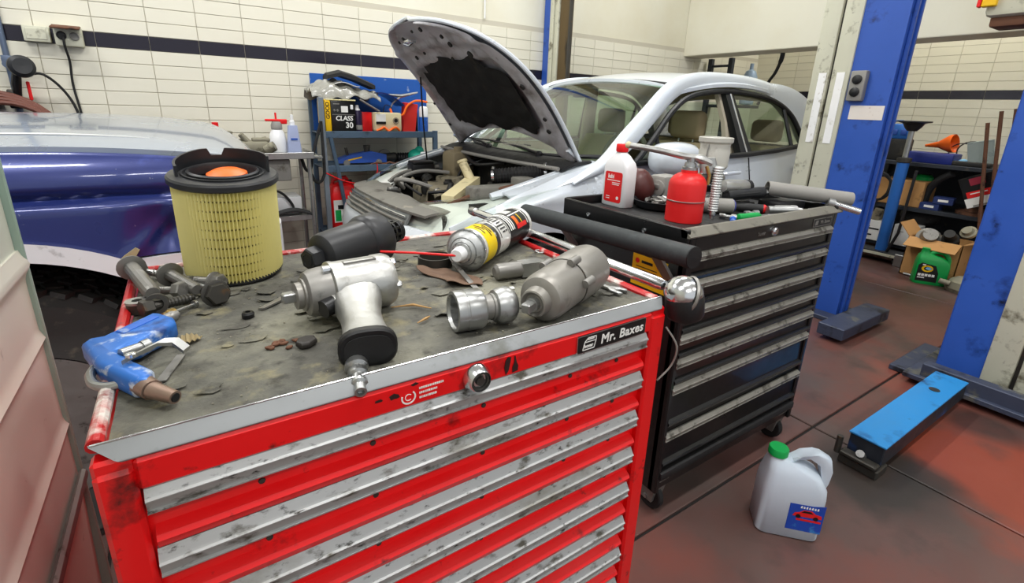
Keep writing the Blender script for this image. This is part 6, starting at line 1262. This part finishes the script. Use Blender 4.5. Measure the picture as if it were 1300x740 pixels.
P('frame', MB().loft([[(x, y + s, z) for s, z in ((-.04, z0), (.04, z0), (.04, z1), (-.04, z1))] for x, y, z0, z1 in ((-.19, 0, .02, .045), (-.10, 0, .02, .075), (.05, 0, .02, .10), (.16, 0, .02, .075))]), G['lift_blue'], fj, smooth=20)
P('saddle', MB().cyl((.03, 0, .08), (.03, 0, .14), .018, .025).cyl((-.11, 0, .07), (-.12, 0, .125), .01), G['dark_steel'], fj); P('label', MB().prism([(-.12, .035), (-.02, .055), (-.02, .065), (-.12, .045)], 0, .001, FRONT(0, -.0405, 0)), G['yellow_plastic'], fj); P('pump', MB().cyl((.15, 0, .05), (.24, 0, .055), .03, n=12), G['dark_steel'], fj)
for x in (-.13, .1): P('castor', MB().lathe([(.0, -.05), (.022, -.05), (.022, .05), (.0, .05)], 14, TR(x, 0, .022) @ RX(90)), G['dull_steel'], fj)
ONE('grey_disc', 'pale grey disc with a black hub behind the blue trolley jack', 'disc', MB().lathe([(.012, 0), (.05, 0), (.05, .012), (.012, .012), (.012, 0)], 24, FRONT(0, 0, .05), cap=False), G['dust_grey'], loc=(1.27, 3.70, S2))
ONE('black_motor', 'black ribbed motor right of the blue trolley jack', 'motor', MB().lathe([(.0, 0)] + [(.04 - .006 * (k % 2), .01 * k) for k in range(16)] + [(.0, .16)], 16, RYm(90)), G['black_plastic'], loc=(1.33, 3.62, S2 + .04))
ONE('rusty_chain', 'rusty brown chain heap along the front of the middle shelf', 'chain', MB().tube(spline([(1.10 + .03 * k, 3.515 + .012 * (k % 2), S2 + .008 + .006 * (k % 3)) for k in range(12)], 3), .007, 6), G['rust'], loc=(1.25, 3.515, S2), w=True)
rg = T('rag_pack', 'turquoise bag with white wrapper at the right of the middle shelf', 'bag', (1.49, 3.57, S2))
P('bag', MB().sph((-.02, 0, .055), .055, 14, 10, (1.1, .9, 1)).sph((.01, .0, .095), .035, 12, 8), mat('turquoise', '#25b79a', .45, var=.1, bump=.2), rg, smooth=60); P('wrapper', MB().box((.045, -.03, .045), (.09, .05, .09), .012), G['white_plastic'], rg)
rj = T('jerry_can', 'red plastic fuel can on the low shelf behind the rack brace', 'fuel can', (.91, 3.60, .328))
P('can_body', MB().loft([[(x, y, z) for x, y in rrect(w, d, .03)] for w, d, z in ((.19, .14, 0), (.20, .15, .01), (.20, .15, .28), (.17, .13, .34), (.10, .09, .365))]), G['red_plastic'], rj, smooth=50); P('handle', MB().tube([(-.07, 0, .33), (-.06, 0, .385), (.03, 0, .40), (.06, 0, .35)], .014, 8), G['red_plastic'], rj); P('cap', MB().lathe([(.025, .36), (.025, .39), (.0, .392)], 16, TR(.05, 0, -.01)), G['black_plastic'], rj)
lbq = P('label', MB().box((-.04, -.0765, .17), (.085, .003, .16), .001), G['paper_white'], rj); P('label_green', MB().box((-.055, -.0785, .14), (.04, .002, .08)), G['green_plastic'], lbq); P('label_text', MB().box((-.03, -.0785, .2), (.05, .002, .03)), G['black_print'], lbq)
ONE('white_bucket', 'off-white box with a black square label on the low shelf by the car', 'box', MB().box((1.13, 3.60, .328 + .14), (.17, .16, .28), .01), G['lift_cream'], loc=(1.13, 3.6, .328), w=True)
ONE('box_label', 'black square label on the off-white box', 'label', MB().bx(1.06, 1.13, 3.517, 3.5195, .46, .56), G['black_print'], loc=(1.1, 3.518, .46), w=True)
ONE('red_wire', 'thin red wire hanging from the rack shelf', 'wire', MB().tube(spline([(1.14, 3.49, .83), (1.13, 3.48, .76), (1.02, 3.47, .70), (.90, 3.47, .72), (.78, 3.47, .78)], 6), .004, 6), G['red_plastic'], loc=(1.0, 3.48, .75), w=True)
for k, (x, z0, w_, lab) in enumerate([(.725, .72, .045, 'black drive belt hanging on the left side of the rack'), (.665, .80, .03, 'narrow black belt loop hanging from the trolley handle')]):
    ONE('drive_belt', lab, 'belt', MB().tube(spline([(x + w_ * (1 if i in (0, 8) else 0) , 3.46, 1.12 if k == 0 else .92) if i in (0, 8) else (x + w_ * cos(pi + pi * (i - 1) / 6), 3.46, z0 + .10 + .10 * sin(pi + pi * (i - 1) / 6)) for i in range(9)], 5), .010, 6), G['rubber'], loc=(x, 3.46, z0), w=True, group='belts hanging by the rack')

# ================================================================ RIGHT BACK: shelving full of spares
bk = T('spares_shelving', 'dark steel shelving packed with spares against the far tiled wall', 'shelving', (5.85, 1.6, 0))
mat('shelf_dark', '#33373e', .5, .4, var=.15, vs=6, dirt=('#55504a', 9, .35))
for y in (.62, 2.18):
    for x in (5.5, 6.2): P('post', MB().bx(x - .02, x + .02, y - .02, y + .02, 0, 1.0 if x < 6 else 1.02, .002), G['shelf_dark'], bk, w=True)
for z in (.90, .50, .14): P('shelf', MB().bx(5.47, 6.24, .6, 2.2, z - .035, z, .003), G['shelf_dark'], bk, w=True)
P('back_sheet', MB().bx(6.235, 6.25, .6, 2.2, .1, .9), G['shelf_dark'], bk, w=True)
jk = T('transmission_jack', 'tall blue transmission jack with a black saddle in front of the shelving', 'jack', (5.3, 1.75, 0))
mat('jack_blue', '#2d6cc0', .35, .2, var=.1, dirt=('#1d3f78', 8, .3))
P('column', MB().cyl((5.3, 1.75, .06), (5.3, 1.75, .93), .045, n=20), G['jack_blue'], jk, w=True); P('ram', MB().cyl((5.3, 1.75, .93), (5.3, 1.75, 1.20), .022), G['steel'], jk, w=True)
P('saddle', MB().lathe([(.035, 1.17), (.06, 1.2), (.08, 1.235), (.125, 1.245), (.125, 1.255), (.0, 1.255)], 24, TR(5.3, 1.75, 0)), G['pur_black'], jk, w=True); P('collar', MB().lathe([(.05, .90), (.055, .905), (.055, .94), (.03, .945)], 20, TR(5.3, 1.75, 0)), G['dark_steel'], jk, w=True)
P('base_frame', MB().bx(5.2, 5.4, 1.56, 1.97, .06, .10, .006), G['pur_black'], jk, w=True); P('edge_strip', MB().bx(5.194, 5.2, 1.60, 1.95, .068, .092), G['lift_cream'], jk, w=True)
for x in (5.24, 5.36):
    for y in (1.60, 1.93): P('castor', MB().lathe([(.0, -.015), (.03, -.015), (.03, .015), (.0, .015)], 14, TR(x, y, .03) @ RX(90)), G['rubber'], jk, w=True)
P('foot_pump', MB().tube([(5.27, 1.70, .06), (5.2, 1.62, .3), (5.17, 1.6, .85)], .012, 8), G['pur_black'], jk, w=True)
SH = .90
cs = T('blow_case', 'blue moulded tool case standing on the top shelf behind the blue column', 'tool case', (5.62, 1.975, SH + .19))
P('shell', pillow([(-.125, 0), (.125, 0), (.125, .10), (.10, .135), (-.11, .135), (-.125, .11)], -.03, .03, .012, LEFT(0, 0, 0)), G['jack_blue'], cs, smooth=50)
for x in (-.07, .0, .07): P('moulded_rib', MB().box((-.034, x, .06), (.012, .045, .05), .005), G['lift_blue'], cs)
P('handle', MB().tube([(0, -.04, .13), (0, -.035, .16), (0, .035, .16), (0, .04, .13)], .010, 8), G['jack_blue'], cs); P('latch', MB().box((-.035, .05, .125), (.015, .03, .03), .004), G['jack_blue'], cs)
ONE('machine_block', 'dark machine part with white edges supporting the blue tool case', 'machine part', MB().box((5.66, 1.99, SH + .095), (.2, .26, .19), .012), G['engine_dark'], loc=(5.66, 1.99, SH), w=True)
ONE('orange_funnel', 'orange plastic funnel lying on the blue tray on the top shelf', 'funnel', MB().lathe([(.012, -.15), (.018, -.06), (.035, -.04), (.078, .04), (.080, .07), (.076, .07), (.032, -.035), (.010, -.15)], 26, axm((5.72, 1.615, SH + .165), (-.15, -1, .16)) @ TR(0, 0, 0), cap=False), G['orange_plastic'], loc=(5.72, 1.62, SH + .05), w=True)
ONE('blue_tray', 'long dark blue tray on the front of the top shelf', 'tray', MB().box((5.60, 1.65, SH + .045), (.22, .36, .09), .01), mat('tray_blue', '#1c2a78', .4, var=.15, dirt=('#8b8f98', 20, .2)), loc=(5.6, 1.65, SH), w=True)
ONE('pale_blue_cap', 'pale blue domed cap right of the orange funnel', 'cap', MB().lathe([(.055, 0), (.05, .02), (.03, .045), (.0, .055)], 20), mat('sky_plastic', '#7fb8de', .4), loc=(5.62, 1.43, SH + .001))
ONE('wire_coil', 'loose coil of wire behind the pale blue cap', 'coil', MB().tube([(5.75, 1.43 + .10 * cos(a), SH + .11 + .09 * sin(a)) for a in [2 * pi * i / 24 for i in range(24)]], .006, 6, closed=True).tube([(5.77, 1.50 + .09 * cos(a), SH + .10 + .08 * sin(a)) for a in [2 * pi * i / 24 for i in range(24)]], .005, 6, closed=True), G['dark_steel'], loc=(5.75, 1.45, SH), w=True)
ONE('glass_panel', 'tilted grey glass panel leaning at the right end of the top shelf', 'panel', MB().box((0, 0, .11), (.02, .17, .22), .003, RX(-14)), mat('dusty_glass', '#9aa5a2', .25, .1, var=.1), loc=(5.60, 1.30, SH))
ONE('black_brush', 'flat black bar lying along the front of the top shelf', 'bar', MB().box((0, 0, .02), (.07, .28, .04), .01), G['engine_dark'], loc=(5.53, 1.36, SH))
MS = .50
ONE('cardboard_box', 'closed brown cardboard box on the middle shelf behind the blue column', 'box', MB().box((5.66, 1.80, MS + .115), (.3, .37, .23), .004), G['cardboard'], loc=(5.66, 1.8, MS), w=True)
ONE('hose_coil', 'coil of black hose hung in front of the cardboard box', 'hose', MB().tube([(5.44 + .01 * sin(3 * a), 1.96 + (.115 + .012 * sin(2.3 * a)) * cos(a), MS + .15 + (.13 + .01 * cos(1.7 * a)) * sin(a)) for a in [2 * pi * i / 24 for i in range(72)]], .009, 6), G['rubber'], loc=(5.44, 1.96, MS), w=True)
ONE('plastic_bowl', 'green bowl glimpsed above the cardboard box', 'lid', MB().lathe([(.07, 0), (.07, .03), (.05, .05), (.0, .055)], 18), G['green_plastic'], loc=(5.72, 1.70, MS + .231))
ONE('bent_hose', 'thick black bent radiator hose under the top shelf', 'hose', MB().tube(spline([(5.6, 1.62, MS + .01), (5.58, 1.60, MS + .16), (5.55, 1.54, MS + .26), (5.52, 1.45, MS + .33)], 6), .03, 10), G['rubber'], loc=(5.58, 1.6, MS), w=True)
for k, (y, z, lab) in enumerate([(1.54, 0, 'lower of two small dark blue boxes on the middle shelf'), (1.46, .062, 'upper of two small dark blue boxes on the middle shelf')]):
    o = T('filter_box', lab, 'box', (5.54, y, MS + z), 8 * k)
    P('carton', MB().box((0, 0, .03), (.12, .14, .06), .003), mat('navy_card', '#1d2f62', .5, var=.1) if k == 0 else G['navy_card'], o); P('print_patch', MB().box((-.061, 0, .032), (.002, .07, .02)), G['paper_white'], o)
ONE('flat_disc', 'rusty brake disc lying on the middle shelf', 'brake disc', MB().lathe([(.05, 0), (.15, 0), (.15, .025), (.09, .025), (.085, .06), (.05, .06), (.05, 0)], 32, cap=False), G['rust'], loc=(5.64, 1.24, MS))
bx_ = T('brake_carton', 'black and white carton with red panels tilted over the shelf end', 'carton', M=TR(5.47, 1.17, .755) @ RX(-27) @ Matrix.Diagonal((1, 1.22, 1.15, 1)))
P('carton', MB().box((0, 0, 0), (.16, .27, .22), .003), G['black_paint'], bx_)
P('white_side', MB().box((-.0815, 0, -.075), (.002, .268, .066)), G['paper_white'], bx_); P('grey_strip', MB().box((-.0815, .0, -.118 + .018), (.0035, .20, .012)), G['dust_grey'], bx_); P('red_panel', MB().box((-.0815, .05, -.018), (.003, .13, .044)), G['bright_red'], bx_); P('red_panel', MB().box((-.0815, .04, .07), (.003, .08, .05)), mat('wine_red', '#8a1f34', .5), bx_)
for k in range(3): P('print_line', MB().box((-.0815, -.06, .0 + .02 * k), (.003, .07, .007)), G['dust_grey'], bx_, smooth=0)
P('print_line', MB().box((-.083, .05, -.012), (.003, .09, .007)), G['white_print'], bx_)
ONE('carton_prop', 'dark cast housing propping up the tilted carton', 'housing', MB().lathe([(.09, 0), (.10, .03), (.08, .09), (.05, .11), (.0, .112)], 20), G['engine_dark'], loc=(5.585, 1.06, MS))
ONE('printed_sheets', 'stack of printed red and white leaflets half hidden by the blue post', 'leaflets', MB().box((5.5, .92, .70), (.05, .16, .38), .004, None), mat('leaflet', '#d8c6bc', .6, var=.1, dirt=[('#b03a3a', 12, .4), ('#26242a', 9, .35)]), loc=(5.5, .92, MS), w=True)
LS = .14
for k, (y, w_, lab) in enumerate([(1.93, .2, 'scuffed white box with black stripes on the low shelf'), (1.655, .17, 'plain white box right of the blue column on the low shelf')]):
    o = T('white_carton', lab, 'box', (5.55, y, LS), 0, None); P('carton', MB().box((0, 0, .095), (.2, w_, .19), .003), G['paper_white'], o)
    if k == 0:
        for j, (a, b) in enumerate([(.02, .05), (-.03, .11), (.05, .13)]): P('stripe', MB().box((-.101, a, b), (.002, .09, .014), 0, None), G['black_print'], o)
    else: P('print_line', MB().box((-.101, .03, .13), (.002, .05, .006)), G['dust_grey'], o)
ONE('dark_casting', 'dark oily casting on top of the white boxes', 'casting', MB().box((5.55, 1.98, LS + .19 + .04), (.16, .18, .08), .02).cyl((5.5, 1.92, LS + .2), (5.48, 1.9, LS + .30), .035, n=12), G['engine_grime'], loc=(5.55, 1.98, LS + .19), w=True)
ONE('black_bag', 'black plastic bag stuffed behind the white boxes', 'bag', MB().sph((5.72, 1.65, LS + .26), .12, 14, 10, (1, 1.3, .8)), G['rubber'], loc=(5.72, 1.65, LS + .18), w=True)
ob = T('open_carton', 'open cardboard box of worn pump parts on the floor behind the green can', 'box', (5.15, 1.30, 0))
def wall(a, b, z0, z1, t=.006): 
    d = (V3(b) - V3(a)).normalized(); n_ = V3((-d.y, d.x)) * t
    return [(a[0], a[1]), (b[0], b[1]), (b[0] + n_.x, b[1] + n_.y), (a[0] + n_.x, a[1] + n_.y)]
bxm = MB()
for a, b in (((-.15, -.18), (.15, -.18)), ((.15, -.18), (.15, .18)), ((.15, .18), (-.15, .18)), ((-.15, .18), (-.15, -.18))): bxm.prism(wall(a, b, 0, 0), 0, .33)
bxm.box((0, 0, .004), (.3, .36, .008)); P('carton', bxm, G['cardboard'], ob)
for (c_, d_, M_) in (((-.15, 0, .33), (.13, .34, .006), TR(-.15, 0, .33) @ RYm(-28) @ TR(-.065, 0, 0)), ((0, -.18, .33), (.28, .13, .006), TR(0, -.18, .33) @ RX(-25) @ TR(0, -.065, 0)), ((0, .18, .33), (.28, .13, .006), TR(0, .18, .33) @ RX(50) @ TR(0, .065, 0))): P('flap', MB().box((0, 0, 0), d_, 0, M_), G['cardboard'], ob, smooth=0)
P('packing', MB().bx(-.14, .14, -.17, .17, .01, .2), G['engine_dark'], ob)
for k, (x, y, z, r, ln, m_, lab) in enumerate([(5.09, 1.38, .30, .085, .14, 'dull_steel', 'large round grey pump body in the open cardboard box'), (5.15, 1.24, .30, .06, .16, 'engine_dark', 'dark pump body in the middle of the open cardboard box'), (5.19, 1.15, .40, .055, .06, 'dirty_casting', 'pale ribbed disc part at the right of the open cardboard box')]):
    ONE('pump_part', lab, 'pump', MB().lathe([(.0, 0), (r * .7, 0), (r, ln * .15), (r, ln * .5), (r * .75, ln * .6), (r * .6, ln), (.0, ln)], 20), G[m_], M=TR(x, y, z) @ RX(30 - 25 * k) @ RYm(-50))
gj = T('green_oil_can', 'green plastic oil canister with black label on the floor by the shelving', 'canister', (4.90, 1.25, 0), -62)
def gring(w, d, z, x=0): return [(x + a, b, z) for a, b in rrect(w, d, .022, 4)]
P('can_body', MB().loft([gring(.21, .11, 0), gring(.215, .115, .008), gring(.215, .115, .16), gring(.20, .11, .195, -.004), gring(.15, .09, .225, -.024), gring(.06, .055, .245, -.06), gring(.055, .05, .262, -.062)]), G['green_plastic'], gj, smooth=50)
P('handle', MB().tube(spline([(-.03, 0, .24), (.01, 0, .262), (.06, 0, .255), (.092, 0, .21), (.096, 0, .15)], 5), .017, 10), G['green_plastic'], gj); P('cap', MB().lathe([(.026, .26), (.026, .285), (.0, .287)], 18, TR(-.062, 0, 0)), G['green_plastic'], gj)
lm = frame((-.02, -.0578, .095), (1, 0, 0), (0, 0, 1))
lb = P('label', MB().prism([(-.075, -.07), (.06, -.07), (.06, .005), (.035, .065), (-.055, .08), (-.075, .06)], 0, .0008, lm), G['black_print'], gj, smooth=0)
P('emblem', MB().lathe([(.03, .0007), (.034, .0012), (.022, .0012), (.020, .0007)], 18, lm @ TR(-.015, .035, 0) @ Matrix.Diagonal((1.1, .8, 1, 1)), cap=False), G['yellow_plastic'], lb); P('emblem_core', MB().lathe([(.016, .0007), (.016, .0012)], 14, lm @ TR(-.005, .037, 0) @ Matrix.Diagonal((1.4, .7, 1, 1))), G['sky_plastic'], lb)
for k in range(5): P('letter_mark', MB().prism([(-.065 + k * .022, -.028), (-.047 + k * .022, -.028), (-.047 + k * .022, -.008), (-.065 + k * .022, -.008)], .0007, .0012, lm), G['white_print'], lb, smooth=0)
P('small_line', MB().prism([(-.065, -.045), (-.02, -.045), (-.02, -.037), (-.065, -.037)], .0007, .0012, lm), G['white_print'], lb, smooth=0); P('top_mark', MB().prism([(-.05, .06), (-.03, .06), (-.03, .07), (-.05, .07)], .0007, .0012, lm), G['white_print'], lb, smooth=0)
for k, (x0, y0, x1, y1, z1, r, lab) in enumerate([(5.335, 1.06, 5.35, 1.285, 1.26, .013, 'long brown steel rod leaning on the shelving, left of the pair'), (5.335, 1.015, 5.35, 1.225, 1.35, .013, 'long brown steel rod leaning on the shelving, taller of the pair'), (5.345, .96, 5.40, 1.16, 1.37, .009, 'thin rusty rod leaning behind the pair of brown rods')]):
    ONE('steel_rod', lab, 'rod', MB().cyl((x0, y0, .0), (x1, y1, z1), r, n=10), G['rust'], loc=(x0, y0, 0), w=True)
hs = T('gearbox_cover', 'dirty yellow-grey engine casing lying on the floor behind the blue post', 'casing', (4.90, .985, 0))
P('shell', MB().lathe([(.12, 0), (.13, .03), (.115, .08), (.08, .11), (.04, .122), (.0, .124)], 24, Matrix.Diagonal((1.0, 1.2, 1, 1))), G['dirty_casting'], hs); P('spigot', MB().cyl((-.08, .11, .06), (-.1, .17, .07), .02), G['dirty_casting'], hs)
ONE('lever_bar', 'steel lever bar lying on the floor beside the green canister', 'bar', MB().cyl((4.98, 1.44, .012), (5.02, 1.02, .012), .011, n=8), G['steel'], loc=(5, 1.2, 0), w=True)
ONE('scrap_plate', 'bright bent metal plate on the floor left of the green canister', 'plate', MB().box((5.20, 1.555, .055), (.02, .09, .11), .004), G['steel'], loc=(5.2, 1.555, 0), w=True)
ONE('stone_block', 'pale dirty tiles stacked on edge right of the open cardboard box', 'tiles', MB().box((5.28, 1.04, .17), (.06, .16, .34), .004), G['dirty_casting'], loc=(5.28, 1.04, 0), w=True)
# overhead unit in the corner of the frame, bits behind the car
mc_ = P('motor_case', MB().box((3.13, .755, 1.86), (.2, .2, .32), .025), G['lift_cream'], r_, w=True, label='cream lift motor case')
P('lower_cap', MB().box((3.13, .755, 1.685), (.14, .16, .05), .012), G['rust'], mc_, w=True)
P('switch_plate', MB().box((3.02, .84, 1.80), (.03, .05, .12), .004), G['yellow_plastic'], mc_, w=True, label='yellow switch plate'); P('red_switch', MB().box((3.015, .872, 1.80), (.03, .012, .12), .003), G['red_plastic'], mc_, w=True, label='red switch')
fr_ = T('wall_ladder', 'dark steel ladder frame on the far wall behind the car roof', 'frame', (5.25, 3.7, 0))
for y in (3.82, 3.56): P('upright', MB().bx(5.22, 5.27, y - .025, y + .025, 0, 1.86, .003), G['shelf_dark'], fr_, w=True)
for z in (1.35, 1.5, 1.65, 1.78): P('rung', MB().bx(5.23, 5.26, 3.56, 3.82, z - .012, z + .012), G['shelf_dark'], fr_, w=True)
ONE('gas_bottle', 'small pale blue gas bottle hung beside the dark ladder frame', 'gas bottle', MB().lathe([(.0, 0), (.07, .01), (.075, .05), (.075, .30), (.05, .36), (.02, .38), (.02, .44), (.0, .44)], 20), mat('bottle_blue', '#93a7be', .35, .2, var=.1), loc=(5.36, 3.38, 1.36))
ONE('gas_bottle_bracket', 'wall shelf under the pale blue gas bottle', 'bracket', MB().bx(5.28, 5.46, 3.28, 3.88, 1.33, 1.36, .003), G['shelf_dark'], loc=(5.4, 3.6, 1.33), w=True)
ONE('hanging_cable', 'black cable looping down from the beam behind the car roof', 'cable', MB().tube(spline([(5.12, 2.92, 1.88), (5.13, 2.93, 1.80), (5.15, 2.98, 1.68), (5.2, 3.06, 1.6), (5.25, 3.12, 1.5), (5.3, 3.2, 1.37)], 6), [.022] * 8 + [.016] * 23, 8), G['rubber'], loc=(5.15, 3.0, 1.7), w=True)
